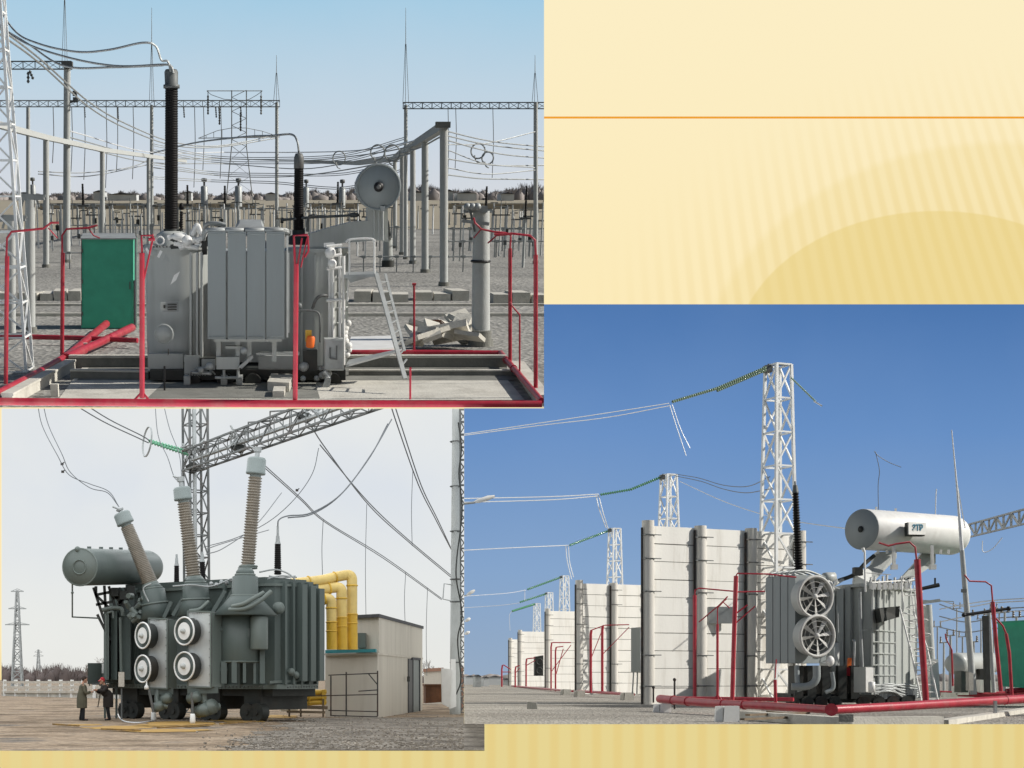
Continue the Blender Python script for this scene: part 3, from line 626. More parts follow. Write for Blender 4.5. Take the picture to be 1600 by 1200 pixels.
# ---- right mast, gantry, and background apparatus
T = thing(fr, 'lightning_mast', 'tall slim leaning white mast with a lightning spike right of the conservator', 'mast', P(1522, 1085, 95))
with Part(fr, T, 'pole', M['pole']) as p: p.tube([P(1521, 1085, 90), P(1513, 980, 90), P(1503, 860, 90)], [.2, .17, .13], 12)
with Part(fr, T, 'spike', M['white_steel']) as p: p.tube([P(1503, 860, 90), P(1496, 770, 90), P(1487, 672, 90)], [.12, .06, .03], 8)
with Part(fr, T, 'spike_brace', M['white_steel']) as p:
    for dx in (-4, 5): p.cyl(P(1503+dx, 825, 90), P(1496, 758, 90), .03, .03, 5)
with Part(fr, T, 'cable_box', M['galv_dark']) as p: p.box(P(1506, 923, 89.7), (.25, .2, .2))
with Part(fr, T, 'footing', M['concrete']) as p: p.prism([P(1514, 1079, 88), P(1521, 1079, 88), P(1521, 1052, 88), P(1514, 1050, 88)], (0, .4, 0))
T = thing(fr, 'gantry_beam', 'grey lattice gantry beam entering at the right edge beside the conservator', 'gantry', P(1502, 832, 150))
with Part(fr, T, 'beam_frame', M['galv']) as p: p.lattice(P(1500, 833, 150), P(1640, 797, 120), 1.2, 1.2, 12, .07, (0, 1, 0), (0, 0, 1), rr=.045)
with Part(fr, T, 'jumper_loop', M['wirel']) as p: p.tube(curve(pp(fr, [(1535, 845, 140), (1536, 862, 140), (1550, 858, 140), (1566, 840, 140)])), .04, 5)
with Part(fr, T, 'column', M['pole']) as p: p.cyl(P(1640, 1064, 120), P(1640, 797, 120), .3, .25, 12)
T = thing(fr, 'disconnector', 'dark post with a slanting black bar on top before the green cabinet', 'disconnector', P(1546, 1078, 86))
with Part(fr, T, 'post', M['dark']) as p: p.prism([P(1541, 1082, 86), P(1548, 1082, 86), P(1545, 962, 86), P(1538, 962, 86)], (0, .3, 0))
with Part(fr, T, 'concrete_post', M['pole']) as p: p.cyl(P(1553, 1082, 88), P(1545, 958, 88), .11, .11, 10)
with Part(fr, T, 'black_bar', M['black']) as p: p.tube([P(1505, 961, 84), P(1576, 951, 84)], .085, 8)
with Part(fr, T, 'bar_knob', M['black']) as p: p.ball(P(1576, 951, 84), .13, 6); p.ball(P(1506, 961, 84), .12, 6)
T = thing(fr, 'disconnector', 'short black bar sticking out right of the tall red riser', 'disconnector', P(1445, 1085, 100))
with Part(fr, T, 'black_bar', M['black']) as p: p.tube([P(1426, 923, 100), P(1467, 914, 100)], [.1, .14], 8); p.cyl(P(1461, 914, 100), P(1461, 903, 100), .06, .06, 6)
with Part(fr, T, 'concrete_post', M['pole']) as p: p.cyl(P(1457, 1085, 101), P(1449, 945, 101), .3, .28, 14)
with Part(fr, T, 'head_frame', M['galv']) as p: p.bar(P(1440, 942, 101), P(1468, 938, 101), .2); p.bar(P(1440, 938, 101), P(1490, 940, 101), .06)
with Part(fr, None, 'white_cabinet', M['white'], 'narrow white cabinet at the foot of the ladder right of the tall riser', 'cabinet') as p:
    p.prism([P(1455, 1090, 96), P(1469, 1090, 96), P(1466, 1030, 96), P(1452, 1030, 96)], (.2, .8, 0))
T = thing(fr, 'oil_tank', 'grey horizontal drum tank lying behind the tall mast', 'tank', P(1520, 1065, 110))
with Part(fr, T, 'drum', M['tga']) as p: a_, b_ = P(1492, 1037, 112), P(1550, 1036, 118); p.lathe(a_, b_-a_, [(0, -.15), (.5, -.12), (.75, .05), (.8, .3), (.8, (b_-a_).length-.3), (.7, (b_-a_).length), (0, (b_-a_).length+.15)], 20)
with Part(fr, T, 'saddle', M['dark']) as p:
    for x in (1505, 1535): p.prism([P(x-4, 1066, 113), P(x+4, 1066, 113), P(x+4, 1045, 113), P(x-4, 1045, 113)], (0, .6, 0))
T = thing(fr, 'green_cabinet', 'large dark green cabinet cut by the right edge of the picture', 'cabinet', P(1585, 1075, 92))
with Part(fr, T, 'body', M['green']) as p: p.hexa([P(1559, 1072, 93), P(1700, 1082, 88), P(1700, 1082, 92), P(1562, 1072, 97), P(1559, 974, 93), P(1700, 966, 88), P(1700, 966, 92), P(1562, 974, 97)])
with Part(fr, T, 'roof_lip', M['green']) as p: p.bar(P(1557, 973, 92.8), P(1700, 965, 87.8), .12)
with Part(fr, None, 'grey_plinth', M['dconc'], 'dark grey plinth block at the foot of the leaning mast', 'plinth') as p: p.prism([P(1502, 1082, 96), P(1513, 1082, 96), P(1513, 1050, 96), P(1502, 1048, 96)], (0, 1, 0))
for k in range(3):
    with Part(fr, None, 'kerb_block', M['panel'], ['pale block behind the rear pipe by the white cabinet', 'pale block between the thin far riser and the drum', 'pale slab under the drum tank'][k], 'concrete block', 'pale blocks behind the rear pipe') as p:
        x = (1476, 1494, 1532)[k]; p.prism([P(x, 1090-k*4, 98), P(x+20, 1090-k*4, 98), P(x+20, 1083-k*10, 98), P(x, 1082-k*10, 98)], (0, .6, 0))
# busbar portals and post insulators far right
for k in range(14):
    x = 1466+k*9.5+random.uniform(-2, 2); Y = random.uniform(150, 260); top = random.uniform(945, 1005)
    nm = ['thin far portal post', 'bare far apparatus post', 'pale far post with crossarm'][k % 3]
    T = thing(fr, 'apparatus_post', nm+', '+ORD(k)+' of the far posts counted from the transformer', 'post', fr.P(x, 1063, Y)*1, 'far apparatus posts at right')
    with Part(fr, T, 'post', M['pole' if k % 2 else 'galv']) as p: p.cyl(Vector((P(x, 1000, Y).x, Y, 0)), P(x, top, Y), .12+.06*(k % 3), .12, 8)
    with Part(fr, T, 'crossarm', M['galv']) as p: p.bar(P(x-7, top, Y), P(x+7, top-1, Y), .15)
    with Part(fr, T, 'insulator', M['brownp']) as p:
        for dx in (-5, 5): p.ribbed(P(x+dx, top, Y), P(x+dx, top-10, Y), .14, .12, .2, .4, 7)
for k, (y0, y1) in enumerate([(938, 945), (944, 955), (952, 941), (963, 969), (972, 960), (980, 985)]):
    line(fr, 'busbar', 'pale far busbar line '+['topmost', 'second from top', 'crossing', 'middle', 'rising', 'lowest'][k]+' between the posts right of the transformer', [[(1468, y0, 190), (1510, y1+3, 185), (1555, y1-3, 180), (1640, y1-8, 175)]], group='far busbars', cat='busbar', m='galv' if k % 2 else 'wirel', r=.07)
# ---- the transformer
Tb = thing(fr, 'power_transformer', 'grey power transformer with a white conservator drum and two fans on its radiators', 'transformer', P(1330, 1103, 92))
D0 = 92.0
def col3(pxL, pxM, pxR, yT, yB, d, th, yTL=None):    # box whose near vertical corner is at pxM
    th = math.radians(th); u = Vector((math.cos(th), math.sin(th), 0)); w_ = Vector((-u.y, u.x, 0)); Cn = P(pxM, CY, d)
    def L(tp, k): t = (tp-CX)/FP; return (t*Cn.y-Cn.x)/(k.x-t*k.y)
    a = Cn+u*L(pxR, u); b = Cn+w_*L(pxL, w_); c = a+w_*L(pxL, w_)
    z0, z1 = P(pxM, yB, d).z, P(pxM, yT, d).z
    q = [Cn, a, c, b]; return [Vector((v.x, v.y, z0)) for v in q]+[Vector((v.x, v.y, z1)) for v in q]
rad = col3(1196, 1243, 1291, 899, 1036, 89, 24)
def radiator(T, cs, n, m, name='radiator', gap=.35, face=0):
    """bank of fin panels: corners cs, the fins are stacked from the near corner back"""
    with Part(fr, T, name, M[m]) as p:
        b0, b3 = cs[0], cs[3]; dv = (b3-b0); e = cs[1]-cs[0]; up = cs[4]-cs[0]
        for k in range(n):
            o0 = b0+dv*(k/n); w2 = dv*((1-gap)/n); q = [o0, o0+e, o0+e+w2, o0+w2]; p.hexa(q+[v+up for v in q])
with Part(fr, Tb, 'radiator', M['tgc']) as p:
    b0 = rad[0]; dv = rad[3]-rad[0]; e = rad[1]-rad[0]; up = rad[4]-rad[0]
    for k in range(4):
        o0 = b0+dv*(k/4+.012); w2 = dv*(.225); q = [o0, o0+e, o0+e+w2, o0+w2]; up2 = up*1
        p.hexa(q+[v+up for v in q])
    for k in range(4):
        o0 = b0+dv*(k/4+.03)+e*.02+Vector((0, 0, .1)); w2 = dv*.2; q = [o0, o0+e*.96, o0+e*.96+w2, o0+w2]; p.hexa([v for v in q]+[v+up*.99 for v in q])
with Part(fr, Tb, 'header_pipe', M['galv']) as p:
    for k in range(5):
        t = rad[4]+(rad[7]-rad[4])*(k/5+.1); p.tube(curve([t, t+Vector((.2, 0, .25)), t+(rad[5]-rad[4])*.5+Vector((0, 0, .3)), t+(rad[5]-rad[4])]), .07, 6)
nf = (rad[1]-rad[0]).cross(Vector((0, 0, 1))).normalized()
for (cx, cy) in ((1267, 933), (1270, 994)):
    c = P(cx, cy, 88.6)+nf*.35; R = 1.2; tilt = (nf+Vector((-.10, 0, -.03))).normalized()
    with Part(fr, Tb, 'fan_shroud', M['dark'] if cy < 0 else M['tga']) as p: p.lathe(c-tilt*.75, tilt, [(R*.93, 0), (R*.95, .7)], 28)
    with Part(fr, Tb, 'fan_opening', M['galv_dark']) as p: p.lathe(c-tilt*.6, tilt, [(0.01, 0), (R*.92, .01)], 28)
    fan = None
    pt = Part(fr, Tb, 'fan', M['fanp'])
    with pt as p:
        p.torus(c, tilt, R*.97, .09, 32, 8); p.lathe(c-tilt*.1, tilt, [(0, 0), (.16, 0), (.17, .12), (.1, .2), (0, .22)], 12)
        x = tilt.orthogonal().normalized(); y = tilt.cross(x)
        for k in range(8):
            a = k*math.pi/4+.2; dv = x*math.cos(a)+y*math.sin(a); tv = tilt.cross(dv)
            p.hexa([c+dv*.15-tv*.04-tilt*.03, c+dv*R*.9-tv*.13-tilt*.08, c+dv*R*.9+tv*.13-tilt*.2, c+dv*.15+tv*.04-tilt*.1, c+dv*.15-tv*.04, c+dv*R*.9-tv*.13-tilt*.05, c+dv*R*.9+tv*.13-tilt*.17, c+dv*.15+tv*.04-tilt*.07])
        for rr in (.45, .72): p.torus(c+tilt*.02, tilt, R*rr, .012, 28, 4)
# tank: octagonal prism, rounded right
def vprism(T, name, m, pts, y0, y1, dref):    # plan points given as (px, depth), heights from pixel rows at dref
    z0, z1 = P(0, y0, dref).z, P(0, y1, dref).z
    with Part(fr, T, name, M[m]) as p:
        pl = [Vector(((x-CX)/FP*d, d, z0)) for x, d in pts]; p.prism(pl, (0, 0, z1-z0))
vprism(Tb, 'tank', 'tga', [(1300, 96), (1318, 93.5), (1345, 92), (1362, 91.6), (1372, 91.9), (1380, 92.6), (1398, 94.4), (1420, 96.8), (1433, 98.6), (1428, 101), (1310, 102)], 1088, 915, 92)
vprism(Tb, 'tank_rim', 'tga', [(1298, 96), (1316, 93.2), (1345, 91.7), (1364, 91.3), (1382, 92.3), (1400, 94.1), (1422, 96.5), (1435, 98.4), (1430, 101.3), (1308, 102.3)], 917, 912, 92)
vprism(Tb, 'tank_rim', 'tga', [(1298, 96), (1316, 93.2), (1345, 91.7), (1364, 91.3), (1382, 92.3), (1400, 94.1), (1422, 96.5), (1435, 98.4), (1430, 101.3), (1308, 102.3)], 1075, 1070, 92)
pl_ = [(1318, 93.4), (1330, 92.7), (1345, 91.9), (1362, 91.5), (1372, 91.8), (1380, 92.6), (1389, 93.5), (1398, 94.4), (1409, 95.6), (1420, 96.8), (1431, 98.3)]
for i, (x, d) in enumerate(pl_):
    with Part(fr, Tb, 'stiffener', M['tga']) as p: p.bar(P(x, 1072, d)*1, Vector((P(x, 1000, d).x, d, P(0, 920, 92).z)), .1, .16, (0, 1, 0))
with Part(fr, Tb, 'horizontal_rib', M['tga']) as p:
    for y in (985, 1003, 1021, 1039, 1055):
        z = P(0, y, 92).z
        for (x0, d0), (x1, d1) in zip(pl_[3:7], pl_[4:8]): p.bar((P(x0, 0, d0).x, d0-.05, z), (P(x1, 0, d1).x, d1-.05, z), .07, .07)
# left flat tank section + dark fins between
for k, (x, wd) in enumerate(((1293, 12), (1307, 11), (1320, 9))):
    with Part(fr, Tb, 'corrugated_fin', M['tga']) as p: p.prism([P(x, 1050, 92.5+k*.1), P(x+wd, 1050, 92.5), P(x+wd, 922-k*3, 92.5), P(x, 922-k*2, 92.5+k*.1)], (0.3, 2.2, 0))
with Part(fr, Tb, 'drain_pipe', M['galv']) as p: p.tube([P(1343, 925, 90.8), P(1345, 1000, 90.8), P(1347, 1042, 90.8)], .11, 8); p.tube(curve(pp(fr, [(1334, 1043, 90.6), (1335, 1005, 90.6), (1332, 1000, 90.6)])), .07, 6); p.bar(P(1344, 985, 90.8), P(1360, 984, 91), .06); p.tube([P(1308, 945, 91.5), P(1310, 1000, 91.5)], .05, 6)
with Part(fr, Tb, 'turret', M['tga']) as p:
    c = P(1304, 1003, 89.6); p.lathe(P(1303, 1005, 90.8), (0, 0, 1), [(0, -2.6), (.3, -2.6), (.3, 0), (0.0, .05)], 10)
with Part(fr, Tb, 'platform_plate', M['dark']) as p: p.prism([P(1374, 950, 90), P(1406, 947, 90.6), P(1405, 964, 90.6), P(1378, 972, 90)], (.4, 2.0, 0))
with Part(fr, Tb, 'control_box', M['tga']) as p: p.hexa(col3(1334, 1352, 1365, 1042, 1082, 88.5, 20))
with Part(fr, Tb, 'control_box_door', M['white']) as p: q = col3(1352.3, 1353, 1364.5, 1043, 1081, 88.3, 20); p.hexa(q)
with Part(fr, Tb, 'warning_plate', M['orange']) as p: p.prism([P(1323, 1050, 90.4), P(1330, 1050, 90.4), P(1331, 1028, 90.4), P(1325, 1028, 90.4)], (0, .1, 0))
with Part(fr, Tb, 'warning_plate', M['redc']) as p: p.prism([P(1316, 1056, 90.2), P(1329, 1056, 90.2), P(1329, 1043, 90.2), P(1316, 1043, 90.2)], (0, .1, 0))
with Part(fr, Tb, 'valve', M['white']) as p: p.ball(P(1297, 1033, 88.5), .24, 8, (1, 1, 1.3)); p.cyl(P(1290, 1033, 88.5), P(1303, 1035, 88.5), .08, .08, 8); p.lathe(P(1362, 1074, 88), (0, 0, 1), [(0, -.3), (.2, -.3), (.2, .3), (0, .35)], 8)
# undercarriage
with Part(fr, Tb, 'base_frame', M['dark']) as p:
    p.prism([P(1236, 1098, 90.5), P(1430, 1098, 90.5), P(1430, 1086, 90.5), P(1236, 1084, 90.5)], (1, 6, 0))
    for x in (1242, 1262, 1285, 1310, 1330): p.prism([P(x, 1092, 90), P(x+13, 1092, 90), P(x+13, 1040, 90), P(x, 1040, 90)], (.1, 1.5, 0))
for k, x in enumerate((1240, 1262, 1284, 1306, 1350, 1374, 1396, 1418)):
    with Part(fr, Tb, 'wheel', M['dark' if k % 2 else 'rail']) as p: c = P(x, 1097, 89.8); p.cyl(c, c+Vector((0, .3, 0)), .36, .36, 16); p.cyl(c-Vector((0, .05, 0)), c, .12, .12, 8)
with Part(fr, Tb, 'oil_pipe', M['tgc']) as p:
    p.tube(curve(pp(fr, [(1237, 1073, 88.5), (1262, 1072, 88.3), (1275, 1062, 88.2), (1276, 1040, 88.2)])), .22, 10)
    p.tube(curve(pp(fr, [(1245, 1040, 88.6), (1246, 1066, 88.5), (1250, 1080, 88.5)])), .14, 10)
    p.tube(curve(pp(fr, [(1300, 1050, 88.2), (1302, 1074, 88.2), (1290, 1082, 88.2)])), .12, 8)
with Part(fr, Tb, 'cable_bundle', M['galv']) as p:
    for k in range(6): p.tube(curve(pp(fr, [(1366, 1070+k*3, 89.5), (1390, 1072+k*2-(k % 2)*5, 89.8), (1412, 1070+k*4, 90.4), (1436, 1074+k*3, 91.5)])), .07, 6)
    for k in range(9): p.bar(P(1376+k*6.5, 1092, 89.9+k*.12), P(1378+k*6.5, 1076, 89.9+k*.12), .22, .15)
# bushing, small gear
with Part(fr, Tb, 'bushing', M['blackp']) as p: p.ribbed(P(1248, 899, 93), P(1243, 770, 93), .27, .2, .16, .3, 16)
with Part(fr, Tb, 'bushing_cap', M['galv_dark']) as p: p.cyl(P(1243, 770, 93), P(1242.5, 758, 93), .2, .12, 12); p.cyl(P(1242.5, 758, 93), P(1242, 752, 93), .05, .05, 6)
with Part(fr, Tb, 'bushing_turret', M['tga']) as p: p.lathe(P(1249, 915, 93), (0, 0, 1), [(.6, -.3), (.6, .2), (.42, .35), (.4, .75), (0, .75)], 18)
with Part(fr, Tb, 'relay_tank', M['tga']) as p:
    p.lathe(P(1286, 903, 92), Vector((1, .1, 0)), [(0, 0), (.3, .02), (.34, .2), (.34, .7), (0, .75)], 14); p.tube(curve(pp(fr, [(1285, 912, 92), (1300, 915, 92), (1318, 905, 92.5), (1334, 900, 93)])), .1, 8)
    p.ball(P(1277, 902, 92), .2, 6); p.ball(P(1303, 908, 92), .24, 6)
with Part(fr, Tb, 'valve_cluster', M['white']) as p:
    for k in range(8): p.ball(P(1293+random.uniform(0, 16), 908+random.uniform(0, 14), 91.5), random.uniform(.08, .18), 5); 
    p.bar(P(1296, 925, 91.4), P(1308, 905, 91.4), .1); p.bar(P(1290, 912, 91.4), P(1312, 920, 91.4), .07)
with Part(fr, Tb, 'top_frame', M['white']) as p:
    p.tube([P(1351, 860, 91), P(1352, 925, 91)], .06, 6); p.bar(P(1352, 895, 91), P(1392, 898, 91), .05); p.tube([P(1350, 862, 91), P(1348, 856, 91)], .09, 6)
    for k in range(11): x = 1360+k*6.2; p.tube([P(x, 920, 91.3+k*.3), P(x+1, 902+random.uniform(-4, 6), 91.3+k*.3)], .07, 6)
    p.bar(P(1362, 910, 91.2), P(1428, 906, 93.8), .08)
    for k in range(7): p.box(P(1365+k*8.5, 916, 91.1+k*.3), (.2, .2, .4))
with Part(fr, Tb, 'top_gear', M['dark']) as p:
    for k in range(12): p.box(P(1362+k*5.4, 912+random.uniform(-4, 3), 92+k*.3), (.2, .3, random.uniform(.2, .5)))
# conservator and supports
cA, cB = P(1346, 827, 93), P(1494, 837, 97.5)
ax = (cB-cA); Lc = ax.length; Rc = 1.24
with Part(fr, Tb, 'conservator', M['white']) as p: p.lathe(cA, ax, [(Rc*.97, .02), (Rc, .08), (Rc, Lc-.5), (Rc*.94, Lc-.2), (Rc*.7, Lc+.05), (0, Lc+.15)], 40)
with Part(fr, Tb, 'end_plate', M['tgc']) as p: p.lathe(cA, ax, [(0, -.03), (Rc*.97, -.02), (Rc*.99, .03)], 40)
with Part(fr, Tb, 'oil_gauge', M['dark']) as p: p.lathe(cA-ax.normalized()*.12, ax, [(0, 0), (.13, 0), (.13, .14)], 12); p.torus(cA-ax.normalized()*.08, ax, .17, .03, 14, 4)
with Part(fr, Tb, 'lifting_lug', M['white']) as p:
    for t in (.15, .35): p.box(cA+ax*t+Vector((0, 0, Rc+.08)), (.1, .1, .22))
    for x in (1372, 1386, 1470, 1482): p.box(P(x, 862, 93.5), (.12, .12, .25))
sa, sb = P(1420, 833, 92.0), P(1447.5, 835, 92.6)
Ts = None
sg = Part(fr, Tb, 'name_plate', M['white'])
with sg as p: p.prism([P(1420, 835, 92.2), P(1447, 835.5, 92.9), P(1447, 817, 92.9), P(1420, 815.5, 92.2)], (0, .12, 0))
with Part(fr, Tb, 'painted_plate_shadow', M['dark']) as p: p.prism([P(1418.8, 837, 92.35), P(1445, 837.5, 93.0), P(1445, 817, 93.0), P(1418.8, 816, 92.35)], (0, .5, 0))  # dark slab offset behind the plate stands in for its cast shadow
def letters(txt, fr, pos, size, xdir, m, parent, name='lettering', normal=None, squash=1):
    cu = bpy.data.curves.new('lettering', 'FONT'); cu.body = txt; cu.size = size; cu.align_x = 'CENTER'; cu.align_y = 'CENTER'; cu.extrude = .01; cu.offset = size*.03
    o = bpy.data.objects.new('lettering', cu); COL.objects.link(o); bpy.context.view_layer.update()
    me = bpy.data.meshes.new_from_object(o); bpy.data.objects.remove(o)
    xdir = Vector(xdir).normalized(); z = Vector((0, 0, 1)); y = z-xdir*z.dot(xdir); y.normalize(); nn = xdir.cross(y)
    R = Matrix((xdir*squash, y, nn)).transposed().to_4x4(); bm = bmesh.new(); bm.from_mesh(me); bm.transform(Matrix.Translation(pos) @ R)
    mb = MB(); mb.v = [v.co.copy() for v in bm.verts]; bm.verts.index_update()
    for f in bm.faces: mb.f.append([v.index for v in f.verts]); mb.sm.append(False)
    bm.free(); return build(mb, name, m, fr, parent)
letters('ЗТР', fr, P(1434, 825, 92.53), .5, (P(1447, 825, 92.9)-P(1420, 825, 92.2)), M['blue'], sg.o, squash=1.0)
with Part(fr, Tb, 'conservator_support', M['tga']) as p:
    p.prism([P(1334, 918, 92.6), P(1362, 912, 92.6), P(1401, 872, 94), P(1401, 862, 94), P(1370, 862, 94), P(1362, 882, 93.4), P(1336, 898, 92.6)], (.25, 1.0, 0))
with Part(fr, Tb, 'conservator_support', M['tga']) as p:
    p.prism([P(1402, 910, 95), P(1416, 912, 95), P(1462, 880, 97), P(1462, 866, 97), P(1442, 862, 97), P(1430, 880, 96.4)], (.25, 1.0, 0))
with Part(fr, Tb, 'saddle_bracket', M['white']) as p:
    for x in (1397, 1457): p.bar(P(x, 884, 93), P(x-1, 852, 93), .16); p.box(P(x, 886, 93), (.35, .3, .3))
with Part(fr, Tb, 'vent_pipe', M['dark']) as p: p.tube(curve(pp(fr, [(1308, 908, 92.5), (1334, 898, 92.5), (1352, 880, 92.6), (1366, 868, 92.8)])), .12, 8); p.box(P(1340, 893, 92.2), (.5, .4, .5))
T = thing(fr, 'ladder', 'pale metal ladder leaning on the right side of the transformer behind the thick red riser', 'ladder', P(1440, 1098, 90))
with Part(fr, T, 'side_rail', M['white']) as p: p.tube([P(1440, 1097, 88), P(1424, 1020, 89), P(1406, 950, 90)], .05, 6)
with Part(fr, T, 'side_rail', M['white']) as p: p.tube([P(1466, 1097, 88), P(1448, 1010, 89), P(1427, 955, 90)], .05, 6)
with Part(fr, T, 'rung', M['white']) as p:
    for k in range(13):
        t = k/13; a_ = P(1440, 1097, 88).lerp(P(1406, 950, 90), t+.03); b_ = P(1466, 1097, 88).lerp(P(1427, 955, 90), t+.03); p.tube([a_, b_], .035, 5)
with Part(fr, T, 'safety_hoop', M['white']) as p:
    for k in range(7): c = P(1413+k*4, 905+k*22, 89.6-k*.15); p.torus(c+Vector((.25, -.3, 0)), (0, .25, 1), .5, .03, 16, 4)
    p.tube([P(1420, 905, 89.2), P(1436, 1000, 88.6)], .03, 5); p.tube([P(1408, 900, 90), P(1412, 955, 90)], .04, 5); p.tube([P(1428, 915, 90), P(1436, 990, 89.5)], .04, 5)
# ================================================================== YARD A: pale sky, transformer in a red pipe frame
fr = FA; P = fr.P; G = fr.G
def gd(py, z=0): return fr.D(425, py, z)
def rect(p, x0, y0, x1, y1, d, D): p.prism([P(x0, y1, d), P(x1, y1, d), P(x1, y0, d), P(x0, y0, d)], (0, D, 0))
# ---- far landscape
with Part(fr, None, 'dry_field', M['dryfield'], kind='structure') as p:
    p.add([G(-60, 358, .05), G(900, 358, .05), G(900, 306, .05), G(-60, 306, .05)], [(0, 1, 2, 3)])
with Part(fr, None, 'far_woodland', M['farwood'], kind='stuff') as p:
    woods((p, fr), 500, (-20, 870), (1180, 1350), lambda px: 5.2+(3.2+2*math.sin(px*.04) if px > 600 else 0)+(2 if 480 < px < 560 else 0)+1.3*math.sin(px*.07)+.8*math.sin(px*.31), 1100)
FBL = [(20, 60, 303), (148, 165, 300), (170, 215, 304), (290, 300, 301), (415, 432, 303), (640, 662, 301), (694, 706, 299), (712, 742, 302), (780, 800, 303)]
for k, (x0, x1, yt) in enumerate(FBL):
    d = 1120-k*4; c = P((x0+x1)/2, yt, d); w_ = (x1-x0)/FP*d*fr.c
    T = thing(fr, 'far_building', ORD(k)+' pale building from the left on the far skyline', 'building', (c.x, d, 0), 'pale buildings on the far skyline')
    with Part(fr, T, 'wall', M['farb']) as p: p.box((c.x, d, c.z/2), (w_, 20, c.z))
    with Part(fr, T, 'roof', M['roof']) as p: p.prism([(c.x-w_/2-.4, d-10.5, c.z), (c.x+w_/2+.4, d-10.5, c.z), (c.x, d-10.5, c.z+1.2)], (0, 21, 0))
# long perimeter wall beyond the apparatus (beige panels with posts)
for k, (x0, x1) in enumerate([(60, 225), (228, 262), (275, 400), (478, 560), (700, 850)]):
    T = thing(fr, 'perimeter_wall', 'beige panel wall stretch, '+ORD(k)+' from the left, under the skyline', 'fence', P(x0, 330, 560), 'beige far perimeter wall')
    with Part(fr, T, 'wall_panel', mat('beige_wall_panel', (.33, .29, .23), .9, 0, .12, .3, dirt=(.3, .26, .2))) as p: a_, b_ = P(x0, 345, 560), P(x1, 345, 560); p.prism([(a_.x, 560, 0), (b_.x, 560, 0), (b_.x, 560, P(0, 318, 560).z-.2), (a_.x, 560, P(0, 318, 560).z)], (0, .4, 0))
    with Part(fr, T, 'coping', M['concrete']) as p: p.box(((a_.x+b_.x)/2, 560.2, P(0, 318, 560).z), (b_.x-a_.x, .7, .35))
# ---- portals
def post(fr, name, label, px, base, top, pw, m='pole', group=None, pxt=None, cat='post', parts=None, taper=.85, n=14):
    d = fr.D(px, base); a = G(px, base); b = P(pxt if pxt is not None else px, top, d); r_ = fr.r(pw, d)/2
    T = thing(fr, name, label, cat, a, group)
    with Part(fr, T, 'shaft', M[m]) as p: p.cyl(a, b, r_, r_*taper, n)
    with Part(fr, T, 'footing', M['dconc']) as p: p.cyl(a-Vector((0, 0, .1)), a+Vector((0, 0, .25)), r_*1.35, r_*1.35, 12)
    return T, d, b, r_
def spike(T, px, y0, y1, d, pw, m='galv'):
    with Part(fr, T, 'lightning_spike', M[m]) as p:
        q = fr.r(pw, d)/2; a0 = P(px, y0, d); ym = y0+(y1-y0)*.62; am = P(px, ym, d); b0 = P(px, y1, d); rr = fr.r(.8, d)/2
        for sx, sy in ((-1, 0), (1, 0), (0, 1)): p.cyl(a0+Vector((sx*q, sy*q, 0)), am+Vector((sx*q*.15, 0, 0)), rr, rr, 5)
        p.tube([am, b0], [rr*1.6, rr*.8], 6)
def beam(T, px0, px1, y, d, hpx, d1=None, y1=None, m='galv', seg=None, name='cross_beam'):
    a, b = P(px0, y, d), P(px1, y1 if y1 is not None else y, d1 or d); h = fr.r(hpx, d)
    with Part(fr, T, name, M[m]) as p:
        p.lattice(a, b, h*.9, h*.9*(1 if not d1 else 1), seg or max(4, int((b-a).length/(h*1.6))), fr.r(1.15, d)/2, (0, 1, 0) if abs((b-a).normalized().y) < .7 else (1, 0, 0), (0, 0, 1), h, h, rr=fr.r(.7, d)/2)
T, d, b, r_ = post(fr, 'portal_column', 'thick pale column left of the green cabinet with a lattice spike and beam going left', 104, 410, 96, 12, 'pole', 'portal columns', 105)
spike(T, 101, 97, -60, d, 8); beam(T, -40, 112, 102, d, 11, m='galv_dark')
with Part(fr, T, 'beam_clamp', M['galv_dark']) as p: p.box(P(105, 100, d-.4), (.9, .6, .35)); p.box(P(117, 146, d), (.35, .3, .4)); p.box(P(118, 156, d), (.4, .3, .4)); p.bar(P(108, 160, d), P(122, 157, d), .15)
with Part(fr, T, 'hanging_insulator', M['galv_dark']) as p:
    for x0, y0, x1, y1 in ((46, 110, 52, 124), (44, 112, 44, 130)): p.ribbed(P(x0, y0, d), P(x1, y1, d), .13, .13, .25, .5, 7)
T2, d, b, r_ = post(fr, 'portal_column', 'grey column at the far left under the middle cross beam', 44, 375, 168, 7, 'pole', 'portal columns'); 
T3, d3, b, r_ = post(fr, 'portal_column', 'column with the long thin lightning rod left of the tall black bushing', 237, 372, 164, 6, 'pole', 'portal columns')
spike(T3, 237, 160, 12, d3, 7); beam(T3, -30, 437, 162, d3, 9)
with Part(fr, T3, 'hanging_insulator', M['galv_dark']) as p:
    for x in (132, 184, 287, 337, 342, 376): p.ribbed(P(x, 167, d3), P(x+1, 174+(x % 5)*3+4, d3), .11, .11, .25, .4, 6)
T4, d, b, r_ = post(fr, 'portal_column', 'column with a lattice spike at the right end of the middle cross beam', 432.5, 372, 160, 6, 'pole', 'portal columns')
spike(T4, 432, 160, 86, d, 9)
T5, d5, b, r_ = post(fr, 'portal_column', 'column with the tallest spike left of the receding concrete posts', 634, 405, 164, 6.5, 'pole', 'portal columns')
spike(T5, 634, 162, 12, d5, 9); beam(T5, 630, 900, 165, d5, 9, m='galv_dark')
T6, d, b, r_ = post(fr, 'portal_column', 'rightmost grey column with a spike near the picture edge', 837, 412, 160, 7.5, 'pole', 'portal columns')
spike(T6, 836, 160, 86, d, 9)
